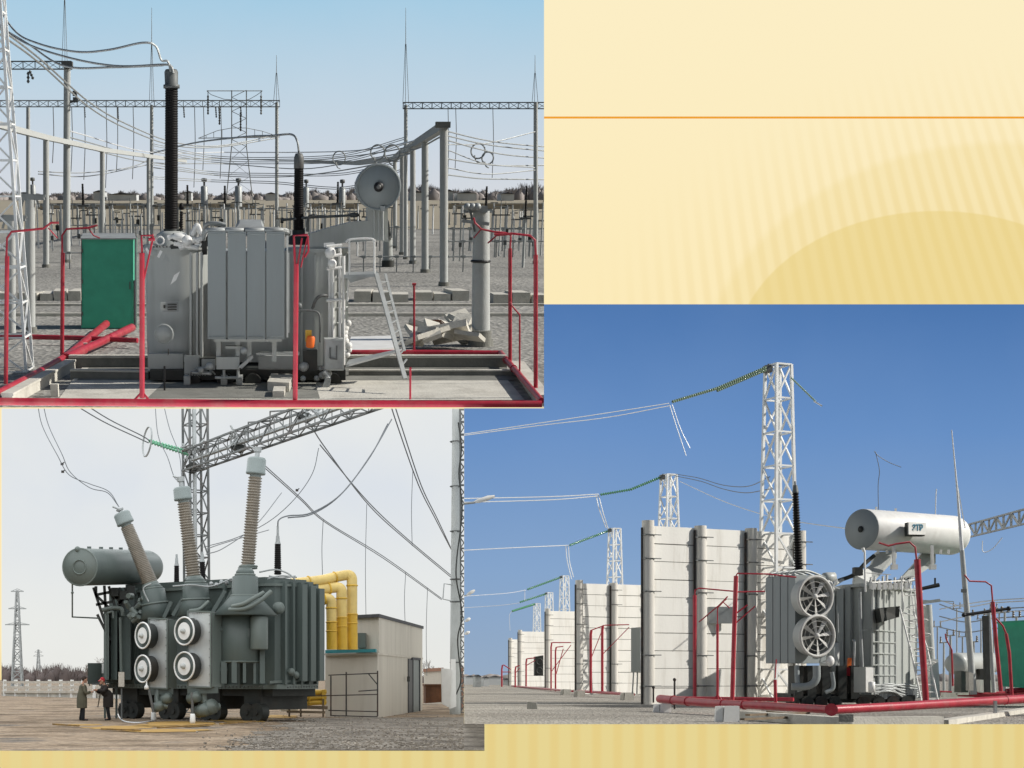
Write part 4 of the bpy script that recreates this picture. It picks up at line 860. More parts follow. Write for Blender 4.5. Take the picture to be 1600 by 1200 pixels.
# receding rows of concrete posts with their top beams
ROW = [(693.5, 447, 199, 13, 'nearest and tallest of the receding row right of the round drum end'), (664, 426, 218, 11, 'second post of the receding row right of the drum'), (645, 412, 230, 9, 'third post of the receding row right of the drum'), (628.5, 398, 240, 8, 'fourth post of the receding row'), (617, 388, 250, 6.5, 'fifth and farthest post of the receding row')]
bt = []
for x, by, ty, w_, lab in ROW:
    T, d, b, r_ = post(fr, 'concrete_post', 'pale concrete post, '+lab, x, by, ty, w_, 'pole', 'receding concrete posts', None, 'concrete post', taper=.97); bt.append((x, ty, d))
Tb_ = thing(fr, 'portal_beam', 'heavy pale beam rising to the nearest post of the receding row', 'beam', P(*bt[0]), 'portal beams on the post rows')
with Part(fr, Tb_, 'beam_box', M['pole']) as p:
    q = [P(x, y-2, d) for x, y, d in bt]+[P(560, 255, bt[-1][2]*1.25), P(470, 252, bt[-1][2]*1.7)]
    for a_, b_ in zip(q, q[1:]): p.bar(a_, b_, .5, .5)
with Part(fr, Tb_, 'end_cap', M['dconc']) as p: p.box(P(692, 195, bt[0][2]-.2), (.9, .5, .35))
ROW2 = [(72, 418, 217, 9.5, 'leftmost of the receding row behind the lattice tower'), (160, 400, 236, 8, 'middle of the left receding row above the green cabinet'), (232, 385, 246, 6, 'right post of the left receding row')]
bt = []
for x, by, ty, w_, lab in ROW2:
    T, d, b, r_ = post(fr, 'concrete_post', 'pale concrete post, '+lab, x, by, ty, w_, 'pole', 'receding concrete posts', None, 'concrete post', taper=.97); bt.append((x, ty, d))
Tb_ = thing(fr, 'portal_beam', 'heavy pale beam sloping down to the right across the left post row', 'beam', P(*bt[0]), 'portal beams on the post rows')
with Part(fr, Tb_, 'beam_box', M['pole']) as p:
    q = [P(-30, 187, 90), P(15, 200, 105)]+[P(x, y-2, d) for x, y, d in bt]+[P(290, 252, bt[-1][2]*1.3)]
    for a_, b_ in zip(q, q[1:]): p.bar(a_, b_, .38, .38)
# ---- big pylon in the middle distance
d = 420; T = thing(fr, 'pylon', 'wide armed lattice pylon in the middle distance between the bushings', 'pylon', (P(374, 300, d).x, d, 0))
with Part(fr, T, 'tower_frame', M['galv']) as p:
    rr = fr.r(1.3, d)/2; r2 = rr*.7
    def S(pts, r_=None): p.tube([P(x, y, d) for x, y in pts], r_ or rr, 5)
    S([(352, 326), (362, 228), (362, 141)], rr*1.3); S([(396, 322), (385, 228), (385, 141)], rr*1.3)
    S([(323, 142), (410, 142)]); S([(323, 142), (330, 148), (350, 155), (362, 156)], r2); S([(410, 142), (402, 148), (390, 155), (385, 156)], r2)
    for k in range(8):
        y0, y1 = 141+k*11, 152+k*11; S([(362, y0), (385, y1)], r2) if k % 2 else S([(385, y0), (362, y1)], r2)
    S([(310, 216), (340, 204), (362, 200), (385, 200), (410, 205), (437, 214)], r2); S([(310, 216), (362, 215), (385, 215), (437, 214)], rr)
    for x, y0 in ((322, 211), (334, 206), (347, 203), (398, 202), (410, 205), (424, 209)): S([(x, y0), (x, 216)], r2)
    S([(362, 228), (390, 250), (357, 275), (394, 300), (353, 322)], r2); S([(385, 228), (360, 250), (391, 275), (355, 300), (396, 322)], r2)
with Part(fr, T, 'insulator_string', M['galv_dark']) as p:
    for x, y in ((343, 165), (376, 175), (325, 149), (408, 149)): p.cyl(P(x, y-8, d), P(x, y, d), .1, .1, 5); p.ribbed(P(x, y, d), P(x, y+30, d), .28, .28, .6, .4, 7)
# ---- conductors
def ln(label, wires, m='wired', r=.045, **k): return line(fr, 'overhead_wire', label, wires, group=k.pop('group', 'overhead wires over the yard'), cat='overhead wire', m=m, r=r, **k)
ln('upper wire swooping from the left edge to the cap of the tall black bushing', [[(-20, -20, 60), (20, 45, 58), (60, 68, 55), (120, 81, 53), (170, 78, 51), (222, 67, 50), (243, 72, 50), (252, 94, 50), (262, 96, 50), (267, 112, 50)]], m='galv', r=.035)
ln('lower pair of wires sagging from the left edge to the tall black bushing', [[(-20, 20, 60), (30, 62, 58), (100, 88, 54), (180, 103, 51), (255, 101, 50), (267, 104, 50), (271, 114, 50)], [(-20, 30, 60), (40, 66, 58), (100, 103, 54), (180, 105, 51), (255, 102, 50)]], m='galv', r=.035)
ln('long twin wires running from upper left down behind both black bushings', [[(-20, 30, 90), (60, 90, 110), (140, 160, 140), (200, 195, 160), (270, 222, 190), (340, 228, 200), (430, 212, 210)], [(-20, 40, 90), (60, 97, 110), (140, 168, 140), (200, 202, 160), (270, 227, 190), (340, 230, 200), (430, 216, 210)]], m='galv', r=.07)
ln('wire arching from behind into the cap of the shorter black bushing', [[(236, 240, 100), (300, 224, 75), (380, 214, 60), (425, 212, 53), (455, 210, 52), (464, 220, 51.5), (467, 240, 51.5)]], m='galv', r=.035)
TL = [(238, 244, 'upper'), (246, 250, 'second'), (254, 254, 'third')]
for k, (y0, y1, nm) in enumerate(TL):
    ln(nm+' long bus wire sagging from the left beam to the nearest receding post', [[(110, 205+k*10, 140), (235, 238+k*8, 190), (350, y1-6+k*4, 220), (470, y0+k*5, 200), (560, 235+k*8, 170), (640, 222+k*7, 130), (692, 200+k*6, 105)]], m='galv' if k else 'wirel', r=.06)
ln('lowest long sagging wire running under the drum end', [[(240, 262, 200), (350, 275, 220), (450, 276, 190), (560, 262, 150), (640, 240, 120)]], m='galv', r=.06)
ln('low pair of wires rising to the left column foot of the middle beam', [[(60, 268, 150), (130, 270, 170), (200, 262, 180), (237, 248, 190)], [(60, 272, 150), (140, 275, 170), (237, 256, 190)]], m='galv', r=.05)
for k, (y0, y1, y2) in enumerate([(205, 222, 231), (212, 228, 238), (219, 240, 248), (248, 256, 255), (273, 277, 279)]):
    ln(['topmost', 'second', 'third', 'fourth', 'lowest'][k]+' wire running right from the nearest receding post to the picture edge', [[(698, y0, 108), (750, (y0+y1)/2+4, 120), (800, y1+3, 130), (900, y2+2, 140)]], m='galv', r=.05)
for k, (ya, yb, yc) in enumerate([(232, 243, 214), (241, 250, 222), (262, 268, 246), (284, 281, 262)]):
    ln(['highest', 'second highest', 'third', 'lowest'][k]+' thin twin wire spanning from the middle beam column to the tall spiked column', [[(237, ya-8, 170), (330, yb, 180), (430, yb+3, 175), (540, ya+8, 165), (634, yc, 155)], [(237, ya-5, 170), (330, yb+3, 180), (430, yb+6, 175), (540, ya+11, 165), (634, yc+3, 155)]], m='galv', r=.04)
for k, (ya, yb) in enumerate([(234, 262), (226, 206), (262, 266)]):
    ln(['crossing upper', 'crossing rising', 'low level'][k]+' thin wire between the nearest receding post and the last column', [[(698, ya, 120), (760, (ya+yb)/2+8, 125), (836, yb, 130)]], m='galv', r=.04)
RG = [(530, 247, 10, 150), (590, 238, 11, 130), (613, 239, 12, 125), (747, 236, 11, 125), (762, 247, 9, 128)]
for k, (x, y, R, d) in enumerate(RG):
    T = thing(fr, 'grading_ring', ['single wire ring hanging left of the drum', 'left ring of the pair above the drum', 'right ring of the pair above the drum', 'upper looped ring right of the tallest post', 'lower looped ring right of the tallest post'][k], 'ring', P(x, y, d), 'wire rings on the bus wires')
    with Part(fr, T, 'ring', M['galv']) as p: p.torus(P(x, y, d), (.3, 1, 0), fr.r(R, d), .06, 24, 5); 
    with Part(fr, T, 'dropper', M['galv']) as p: p.tube(curve([P(x-R*.5, y+R*.6, d), P(x-R*.3, y+R*1.4, d), P(x+R*.2, y+R*1.7, d)]), .05, 5)
for k in range(12):
    x = (83, 112, 132, 166, 183, 208, 304, 318, 345, 700, 712, 770)[k]; y0 = 167; y1 = 255+(k*13) % 40; d = 190+k*3
    with Part(fr, None, 'dropper_wire', M['wired'], 'dropper wire, '+ORD(k)+' of the dozen from the left', 'dropper wire', 'thin vertical dropper wires') as p: p.tube(curve([P(x, y0, d), P(x+1, (y0+y1)/2, d), P(x-1, y1, d)]), .05, 5)
# ---- apparatus rows (voltage transformers, disconnectors, poles)
def ct(px, base, top, pw, label, blk=True, grp='grey cylindrical instrument transformers'):
    d = fr.D(px, base); a = G(px, base); T = thing(fr, 'instrument_transformer', label, 'transformer', a, grp); R = fr.r(pw, d)/2
    zt = P(px, top, d).z; H = zt
    with Part(fr, T, 'support_post', M['pole']) as p: p.cyl(a, a+Vector((0, 0, H*.45)), R*.55, R*.5, 10)
    with Part(fr, T, 'body', M['galv']) as p: p.lathe(a+Vector((0, 0, H*.45)), (0, 0, 1), [(0, 0), (R*1.05, 0), (R, .1), (R, H*.38), (R*.7, H*.4), (0, H*.4)], 16)
    with Part(fr, T, 'head', M['galv_dark']) as p: p.lathe(a+Vector((0, 0, H*.85)), (0, 0, 1), [(R*.3, 0), (R*.3, H*.07), (R*.8, H*.08), (R*.8, H*.14), (0, H*.15)], 12)
for k, (x, b, t, w_) in enumerate([(320, 360, 278, 11), (373, 360, 278, 11), (478, 360, 280, 9), (534, 362, 280, 10), (54, 352, 277, 9)]):
    ct(x, b, t, w_, ['left grey cylinder of the pair between the bushings', 'right grey cylinder of the pair between the bushings', 'pale slim cylinder just right of the shorter bushing', 'pale cylinder with a dark stripe left of the round drum end', 'grey cylinder at far left behind the lattice tower'][k])
def disc(px, base, top, label, bw=5):
    d = fr.D(px, base); a = G(px, base); zt = P(px, top, d).z; T = thing(fr, 'post_insulator', label, 'insulator', a, 'black post insulators on pale supports')
    r_ = fr.r(bw, d)/2
    with Part(fr, T, 'support', M['pole']) as p: p.cyl(a, a+Vector((0, 0, zt*.62)), r_*.9, r_*.8, 8)
    with Part(fr, T, 'insulator', M['blackp']) as p: p.ribbed(a+Vector((0, 0, zt*.62)), a+Vector((0, 0, zt)), r_*1.0, r_*.7, r_*.9, .3, 10)
    with Part(fr, T, 'bracket', M['galv_dark']) as p: p.box(a+Vector((0, 0, zt*.61)), (r_*7, r_*2, r_*1.2))
for k, (x, b, t) in enumerate([(132, 375, 287), (236, 372, 289), (294, 370, 289), (352, 370, 290), (757, 385, 291), (817, 418, 291), (527, 372, 284)]):
    disc(x, b, t, 'slim black post insulator '+['left of the green cabinet top', 'beside the column with the long rod', 'just right of the tall bushing', 'between the grey cylinder pair', 'behind the round concrete column', 'near the right edge before the last column', 'beside the striped cylinder'][k])
r2 = random.Random(3)
PX = [62+6.4*k for k in range(123)]
n_ = 0
for k, x in enumerate(PX):
    if 556 < x < 700 and k % 2: continue
    px = x+r2.uniform(-3, 3); base = r2.choice([352, 358, 366, 376, 388, 400]); d = fr.D(px, base); top = r2.uniform(316, 334); a = G(px, base); z = P(px, top, d).z
    T = thing(fr, 'switchgear_post', ['bare pale', 'crossarmed', 'capped', 'twin headed', 'dark boxed'][k % 5]+' small switchgear post number '+str(n_+1)+' counted from the left in the background', 'switchgear post', a, 'small background switchgear posts'); n_ += 1
    with Part(fr, T, 'shaft', M['pole' if k % 3 else 'white_steel']) as p: p.cyl(a, a+Vector((0, 0, z)), fr.r(2.6, d)/2, fr.r(2.2, d)/2, 7)
    if k % 5 in (1, 3, 4):
        with Part(fr, T, 'crossarm', M['galv_dark']) as p: p.bar(a+Vector((-fr.r(6, d), 0, z)), a+Vector((fr.r(6, d), 0, z)), fr.r(1.6, d))
    if k % 5 in (2, 3):
        with Part(fr, T, 'insulator', M['brownp' if k % 2 else 'galv_dark']) as p: p.ribbed(a+Vector((0, 0, z)), a+Vector((0, 0, z+fr.r(9, d))), fr.r(1.8, d)/2, fr.r(1.5, d)/2, fr.r(1.6, d), .4, 7)
    if k % 5 == 4:
        with Part(fr, T, 'drive_box', M['dark']) as p: p.box(a+Vector((0, -.1, z*.4)), (fr.r(5, d), .4, fr.r(8, d)))
r8 = random.Random(77)
SW = [(78, 392), (118, 384), (150, 396), (186, 388), (214, 378), (305, 372), (338, 366), (402, 370), (444, 376), (500, 380), (552, 396), (578, 404), (713, 408), (729, 392), (780, 402), (806, 392), (826, 404), (846, 396)]
for k, (px, base) in enumerate(SW):
    d = fr.D(px, base); a = G(px, base); top = 334+(k*7) % 12; z = P(px, top, d).z; hw = fr.r(7+(k % 3)*2, d)
    T = thing(fr, 'disconnector_stand', ORD(k)+' two legged disconnector stand from the left in the background switchyard', 'disconnector', a, 'two legged disconnector stands')
    for s_ in (-1, 1):
        with Part(fr, T, 'leg', M['white_steel' if k % 2 else 'pole']) as p: p.bar(a+Vector((s_*hw*.7, 0, 0)), a+Vector((s_*hw*.7, 0, z)), fr.r(2.0, d))
        with Part(fr, T, 'insulator', M['brownp' if k % 3 else 'white']) as p: p.ribbed(a+Vector((s_*hw, 0, z)), a+Vector((s_*hw, 0, z+fr.r(12, d))), fr.r(1.7, d), fr.r(1.3, d), fr.r(2.2, d), .4, 8)
    with Part(fr, T, 'top_frame', M['galv_dark']) as p: p.bar(a+Vector((-hw*1.3, 0, z)), a+Vector((hw*1.3, 0, z)), fr.r(2, d))
    with Part(fr, T, 'contact_arm', M['galv']) as p: p.bar(a+Vector((-hw*1.2, 0, z+fr.r(12.5, d))), a+Vector((hw*1.2, 0, z+fr.r(12.5+(k % 2)*3, d))), fr.r(1, d))
    with Part(fr, T, 'drive_box', M['galv_dark']) as p: p.box(a+Vector((hw*.7, -.15, z*.35)), (fr.r(4.5, d), .3, fr.r(7, d)))
# horizontal pipe busbars / brackets in the middle ground
for k, (x0, x1, y, dpy) in enumerate([(60, 260, 320, 372), (100, 250, 352, 385), (270, 460, 326, 372), (475, 600, 330, 376), (560, 640, 355, 392), (700, 850, 357, 392), (690, 850, 377, 402), (560, 740, 401, 425), (100, 240, 395, 420)]):
    d = fr.D(425, dpy)
    T = thing(fr, 'busbar', ORD(k)+' horizontal background busbar pipe, between px rows of small posts', 'busbar', P(x0, y, d), 'background busbar pipes')
    T['label'] = ['long pale busbar pipe under the left skyline', 'dark busbar pipe just above the green cabinet', 'pale busbar pipe between the two black bushings', 'pale busbar pipe from the shorter bushing to the drum', 'dark low pipe behind the drum arm', 'dark pipe behind the round concrete column', 'dark thin pipe low behind the right red risers', 'low thin rail behind the receding posts foot', 'low dark pipe behind the left thick column'][k]
    with Part(fr, T, 'pipe', M['galv']) as p: p.tube([P(x0, y, d), P(x1, y, d)], fr.r(2.2, d)/2, 6)
    with Part(fr, T, 'bracket', M['galv']) as p:
        for x in range(int(x0)+8, int(x1), 26): q = P(x, y, d); p.bar(q, Vector((q.x, q.y, 0)), fr.r(1.8, d)); p.box(q, (fr.r(6, d), .3, fr.r(4, d)))
# kerbs on the mid ground: cable duct slabs
for k, (x0, x1, y, h, dd) in enumerate([(-40, 60, 462, .5, 1.5), (62, 128, 462, .45, 2.5), (552, 640, 464, .5, 2.2), (648, 735, 462, .45, 2.2), (770, 860, 466, .5, 2)]):
    a_, b_ = G(x0, y+8), G(x1, y+8)
    with Part(fr, None, 'concrete_slab', M['concrete'], ['pale slab row at the left edge behind the lattice tower', 'pale slabs left of the green cabinet', 'pale slabs behind the ladder', 'pale slabs left of the round column', 'pale slabs at the right edge'][k], 'slab', 'pale concrete duct slabs') as p:
        for j in range(3):
            t = j/3; c0 = a_.lerp(b_, t+.01); c1 = a_.lerp(b_, t+.31); z = Vector((0, 0, h+r2.uniform(-.1, .1))); e = Vector((r2.uniform(-.3, .3), dd, 0)); p.hexa([c0, c1, c1+e, c0+e, c0+z, c1+z, c1+e+z, c0+e+z])
for k, (y, h) in enumerate([(478, .12), (494, .15)]):
    with Part(fr, None, 'kerb', M['concrete'], kind='structure') as p: a_, b_ = G(-60, y), G(900, y); p.box((0, a_.y, h/2), (b_.x-a_.x, .35, h))
# rubble pile of broken slabs
T = thing(fr, 'rubble_pile', 'heap of broken tilted concrete slabs left of the round concrete column', 'rubble', G(695, 522))
r3 = random.Random(5)
for k in range(17):
    c = G(r3.uniform(650, 735), r3.uniform(500, 526), r3.uniform(.2, .7))
    with Part(fr, T, 'broken_slab', M['concrete']) as p: p.box(c, (r3.uniform(.6, 1.5), r3.uniform(.4, 1.1), r3.uniform(.14, .3)), M3=Matrix.Rotation(r3.uniform(-.7, .7), 3, 'X') @ Matrix.Rotation(r3.uniform(-.5, .5), 3, 'Y') @ Matrix.Rotation(r3.uniform(0, 3), 3, 'Z'))
with Part(fr, T, 'bent_rebar', M['rust']) as p:
    for k in range(5): c = G(665+k*3, 515, .3); p.tube(curve([c, c+Vector((.2, -.3, .4)), c+Vector((.5, -.4, .2))]), .025, 5)
for k, (x0, x1, y0, y1) in enumerate([(548, 622, 548, 524), (566, 650, 560, 546)]):
    with Part(fr, None, 'flat_slab', M['white' if k == 0 else 'concrete'], ['large bright flat slab on the ground right of the transformer', 'second flat slab tilted under the ladder foot'][k], 'slab', 'flat slabs by the ladder') as p:
        q = [G(x0, y1+2, .25), G(x1-6, y1, .25), G(x1, y0-5, .25), G(x0-3, y0, .25)]; p.prism([q[3], q[2], q[1], q[0]], (0, 0, -.22))
# ---- round concrete column at right
T, d, b, r_ = post(fr, 'concrete_column', 'thick round concrete column with a black strap and a metal head, at right', 751, 540, 330, 30, 'pole', None, 752, 'concrete column', taper=.86, n=28)
with Part(fr, T, 'black_strap', M['black']) as p: p.torus(P(751, 408, d), (0, 0, 1), r_*.95, .05, 24, 5)
with Part(fr, T, 'metal_head', M['galv']) as p:
    rect(p, 733, 322, 762, 332, d-.45, .9); p.bar(P(724, 330, d), P(770, 330, d), .12); p.bar(P(722, 345, d-.5), P(764, 350, d-.5), .12)
    for x in (730, 738, 746): p.ball(P(x, 323, d-.5), .14, 6); p.bar(P(735, 330, d-.5), P(742, 362, d-.5), .08)
with Part(fr, T, 'base_collar', M['dconc']) as p: p.cyl(G(751, 541), G(751, 541)+Vector((0, 0, .6)), r_*1.1, r_*1.1, 24)
for k, (x, by, ty, w_) in enumerate([(18, 530, 345, 14), (47, 520, 312, 17)]):
    T, d, b, r_ = post(fr, 'concrete_column', ['pale round column behind the lattice tower foot at far left', 'bright round column with a metal cross head behind the lattice tower'][k], x, by, ty, w_, 'pole', 'left round columns', None, 'concrete column', taper=.9, n=20)
    with Part(fr, T, 'metal_head', M['galv']) as p:
        p.bar(P(x-22, ty-2, d), P(x+22, ty-3, d), .18); p.bar(P(x-18, ty-8, d), P(x+24, ty-6, d), .1)
        for j in (-14, 0, 14): p.bar(P(x+j, ty+12, d), P(x+j*.6, ty-8, d), .08)
# ---- white lattice tower at the left edge
T = thing(fr, 'lattice_tower', 'tapering pale lattice tower cut by the left edge, in front of the columns', 'tower', G(14, 575))
d = fr.D(14, 575)
with Part(fr, T, 'tower_frame', M['white_steel']) as p:
    p.lattice(G(10, 578), P(-18, -40, d), fr.r(74, d), fr.r(36, d), 11, fr.r(4.2, d)/2, (1, 0, 0), (0, 1, 0), 1.5, .8, rr=fr.r(2.6, d)/2)
# ---- red pipes
def rp(label, runs, name='sprinkler_riser', group='red pipe risers of the near yard', cat='pipe riser', m='red', extra=None): return pipe(fr, name, label, runs, m, group, cat, extra)
dF = fr.D(425, 634, .35)
def gp(x, y, z=.3): return (x, y, fr.D(x, y, z))
rp('thickest red ground pipe running the whole width along the bottom edge', [([gp(-40, 627), gp(200, 629), gp(460, 631), gp(700, 632), gp(846, 632)], 12.5)], 'sprinkler_pipe', 'red ground pipes of the near yard', 'pipe')
rp('dark red ground pipe slanting back from the bottom left corner', [([gp(-10, 618), gp(60, 582), gp(104, 557), gp(166, 506)], 12), ([gp(100, 558), gp(150, 538), gp(206, 512)], 13), ([gp(104, 560), gp(130, 547)], 16)], 'sprinkler_pipe', 'red ground pipes of the near yard', 'pipe')
rp('red pipe running level behind the lattice tower to the green cabinet', [([gp(-20, 525), gp(120, 528), gp(215, 532)], 8)], 'sprinkler_pipe', 'red ground pipes of the near yard', 'pipe')
rp('red pipe running right behind the ladder and back round the right corner', [([gp(540, 551), gp(660, 551), gp(782, 552)], 9), ([gp(782, 552), gp(815, 590), gp(846, 626)], 10)], 'sprinkler_pipe', 'red ground pipes of the near yard', 'pipe')
def V(x, y0, y1, w_, arms=(), x1=None, z=.3):
    d = fr.D(x, y0, z); return [([(x, y0, d), (x1 if x1 is not None else x, y1, d)], w_)]+[([(a[0], a[1], d+(a[2] if len(a) > 2 else 0)) for a in arm], w2) for arm, w2 in arms]
rp('leftmost dark red riser with an arm bending right over the lattice tower', V(9, 600, 400, 7, [([(10, 400), (11, 372), (18, 362), (40, 360), (68, 357), (80, 348), (92, 348)], 3.5), ([(75, 356), (90, 372)], 2)], 11))
rp('tall dark red riser before the thick pale column with an arm to the cabinet top', V(97, 556, 395, 6.5, [([(97, 395), (97, 368), (104, 358), (138, 356), (152, 352)], 3.2), ([(138, 356), (146, 368), (156, 372)], 2)], 98))
rp('bright red riser between the green cabinet and the transformer with a forked top', V(222, 622, 395, 8.5, [([(222, 395), (221, 368), (240, 368)], 3.5), ([(224, 440), (239, 372), (238, 366)], 3), ([(232, 374), (242, 374)], 5), ([(208, 628), (222, 612), (236, 630)], 5)], 222))
rp('bright red riser in front of the transformer right of its radiator', V(461, 630, 412, 8, [([(461, 412), (459, 368), (481, 367)], 4), ([(464, 420), (472, 372)], 3), ([(470, 418), (480, 372)], 2.5), ([(481, 368), (482, 392), (476, 402)], 3)], 463))
rp('thin red riser with a small funnel head right of the ladder', V(647, 549, 446, 3.5, [([(644, 444), (650, 444)], 4)]))
rp('short thin red riser low in the pit right of the ladder', V(641, 624, 576, 3.5, [([(640, 576), (643, 575)], 4)]))
rp('tall red riser just right of the round concrete column', V(797, 566, 388, 6, [([(797, 388), (798, 368), (790, 364), (770, 362), (752, 358), (742, 348), (740, 340)], 3), ([(762, 380), (776, 368), (800, 366)], 2.5), ([(740, 372), (752, 358)], 2)]))
rp('rightmost red riser close to the picture edge', V(837, 606, 398, 7, [([(837, 398), (836, 375), (828, 368), (800, 365), (772, 366)], 3.4)]))
rp('thin crooked red branch between the two right hand risers', V(812, 584, 500, 3, [([(812, 500), (812, 492), (800, 478), (797, 472)], 2.6)]))
for k, (x, y) in enumerate([(86, 628), (132, 560)]):
    with Part(fr, None, 'pipe_support', M['concrete'], ['short pale leg under the slanting left pipe near the bottom', 'pale leg under the slanting left pipe by the fork'][k], 'support') as p: a_ = G(x, y-8, 0); p.box(a_+Vector((0, 0, .15)), (.22, .22, .45))
# ---- oil pit: kerbs and floor
with Part(fr, None, 'pit_floor', M['concrete'], kind='structure') as p: p.add([G(90, 625, .02), G(820, 625, .02), G(775, 572, .02), G(130, 572, .02)], [(0, 1, 2, 3)])
def kerb(lab, a, b, wd, h, nx=None):
    a, b = G(*a), G(*b); T = thing(fr, 'pit_kerb', lab, 'kerb', (a+b)/2, 'concrete kerbs of the oil pit')
    d_ = (b-a).normalized(); n = Vector((-d_.y, d_.x, 0))*wd; q = [a, b, b+n, a+n]; H = Vector((0, 0, h))
    with Part(fr, T, 'body', M['dconc' if nx is None else 'concrete']) as p: p.hexa(q+[v+H*.8 for v in q])  # back and cross kerbs get a dark body to imitate pit shade
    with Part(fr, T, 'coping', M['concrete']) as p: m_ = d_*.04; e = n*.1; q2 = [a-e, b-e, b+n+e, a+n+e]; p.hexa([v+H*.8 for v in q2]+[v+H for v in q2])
with Part(fr, None, 'pit_shade_strip', M['dconc'], kind='structure') as p: p.add([G(120, 594, .026), G(806, 594, .026), G(790, 573, .026), G(140, 573, .026)], [(0, 1, 2, 3)])  # flat dark strip stands in for shade at the back of the pit
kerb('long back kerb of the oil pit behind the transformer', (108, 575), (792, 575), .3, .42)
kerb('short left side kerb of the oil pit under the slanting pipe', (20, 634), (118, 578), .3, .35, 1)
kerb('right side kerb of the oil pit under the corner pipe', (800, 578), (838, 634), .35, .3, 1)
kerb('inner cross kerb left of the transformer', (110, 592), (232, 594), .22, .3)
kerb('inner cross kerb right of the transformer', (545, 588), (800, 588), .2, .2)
with Part(fr, None, 'pit_shadow_sheet', M['dconc'], kind='structure') as p: p.add([G(230, 622, .03), G(500, 622, .03), G(490, 592, .03), G(262, 592, .03)], [(0, 1, 2, 3)])  # flat dark sheet painted as the shadow below the transformer
with Part(fr, None, 'stone_block', M['concrete'], 'pale broken block lying in the pit below the radiator', 'block') as p: p.prism([G(418, 612), G(452, 614), G(458, 600), G(424, 598)], (0, 0, .3)); p.prism([G(426, 622), G(444, 622), G(446, 614), G(428, 614)], (0, 0, .2))
# ---- green cabinet
T = thing(fr, 'green_cabinet', 'tall plain green metal cabinet left of the transformer', 'cabinet', G(170, 512))
d = fr.D(170, 514)
with Part(fr, T, 'body', M['green']) as p: rect(p, 127, 374, 208, 513, d, 2.0)
with Part(fr, T, 'roof_edge', M['galv']) as p: p.prism([P(126, 374, d-.1), P(213, 374, d-.1), P(210, 366, d+2.0), P(130, 366, d+2.0)], (0, 0, .05))
with Part(fr, T, 'corner_post', M['galv']) as p: p.bar(P(212, 512, d), P(212, 372, d), .09)
with Part(fr, T, 'door_seam', M['black']) as p: p.bar(P(127.5, 508, d-.01), P(127.5, 374, d-.01), .03); p.bar(P(209.5, 509, d), P(209.5, 438, d), .06)
with Part(fr, T, 'hinge', M['galv_dark']) as p:
    for y in (392, 440, 490): p.cyl(P(128.5, y+3, d-.03), P(128.5, y-3, d-.03), .03, .03, 6)
with Part(fr, T, 'handle', M['galv_dark']) as p: p.bar(P(203, 452, d-.05), P(203, 440, d-.05), .04)
with Part(fr, T, 'door_panel', M['green']) as p: rect(p, 131, 378, 205.5, 504, d-.02, .02)
# ---- transformer
Ta = thing(fr, 'power_transformer', 'grey power transformer with four flat radiator panels, two black bushings and a round drum end', 'transformer', G(390, 606))
d = 50.0
def vcyl(T, name, m, px0, px1, y0, y1, d, n=40, ecc=1, clipd=None):
    c = P((px0+px1)/2, 500, d); R = (P(px1, 500, d).x-P(px0, 500, d).x)/2; z0, z1 = P(0, y1, d-R*.6).z, P(0, y0, d-R*.6).z
    with Part(fr, T, name, M[m]) as p:
        pl = [Vector((c.x+R*math.cos(2*math.pi*k/n), d+R*ecc*math.sin(2*math.pi*k/n), z0)) for k in range(n)]
        vs = pl+[v+Vector((0, 0, z1-z0)) for v in pl]; p.add(vs, [(k, (k+1) % n, n+(k+1) % n, n+k) for k in range(n)], True); p.add(pl, [tuple(reversed(range(n)))]); p.add(vs[n:], [tuple(range(n))])
    return c, R, z0, z1
vcyl(Ta, 'tank', 'tga', 229, 330, 388, 562, 50.4, 44, .8)
vcyl(Ta, 'tank_rim', 'tga', 226, 333, 384, 390, 50.4, 44, .82)
with Part(fr, Ta, 'tank', M['tga']) as p: rect(p, 280, 392, 500, 566, 50.2, 2.2)
cR, RR, z0, z1 = vcyl(Ta, 'tank', 'tga', 448, 541, 392, 572, 50.8, 44, .95)
vcyl(Ta, 'tank_rim', 'tga', 445, 544, 388, 394, 50.8, 44, .96)
for k, a in enumerate((-150, -120, -95, -60, -42, -24, -6)):
    with Part(fr, Ta, 'stiffener', M['tga']) as p:
        c = cR+Vector((math.cos(math.radians(a))*RR*1.02, math.sin(math.radians(a))*RR*.97, 0)); p.bar((c.x, c.y, z0), (c.x, c.y, z1-.1), .07, .14)
with Part(fr, Ta, 'horizontal_rib', M['tga']) as p:
    for k in range(6):
        z = z0+(z1-z0)*(.12+k*.13); p.tube([cR.xy.to_3d()+Vector((math.cos(math.radians(a))*RR*1.03, math.sin(math.radians(a))*RR*.98, z)) for a in range(-50, 10, 8)], .035, 5)
for k, x in enumerate((296, 306, 313)):
    with Part(fr, Ta, 'stiffener', M['tga']) as p: rect(p, x, 395, x+3.5, 562, 48.7, .5)
with Part(fr, Ta, 'manhole', M['tga']) as p:
    c = P(256, 522, 48.62); p.torus(c+Vector((0, 0, 0)), (0.15, 1, 0), fr.r(15, 48.6), .03, 28, 5); p.lathe(c+Vector((0, .08, 0)), (-.15, -1, 0), [(0, .1), (fr.r(15, 48.6), .1), (fr.r(15, 48.6), 0)], 24)
with Part(fr, Ta, 'rating_plate', M['galv']) as p: p.prism([P(251, 488, 48.6), P(279, 487, 48.75), P(279, 471, 48.75), P(251, 472, 48.6)], (0, .06, 0))
with Part(fr, Ta, 'plate_text', M['dark']) as p:
    for y in (476, 480, 484): p.bar(P(262, y, 48.6), P(276, y-.4, 48.65), .03)
    p.box(P(257, 479, 48.58), (.06, .02, .1))
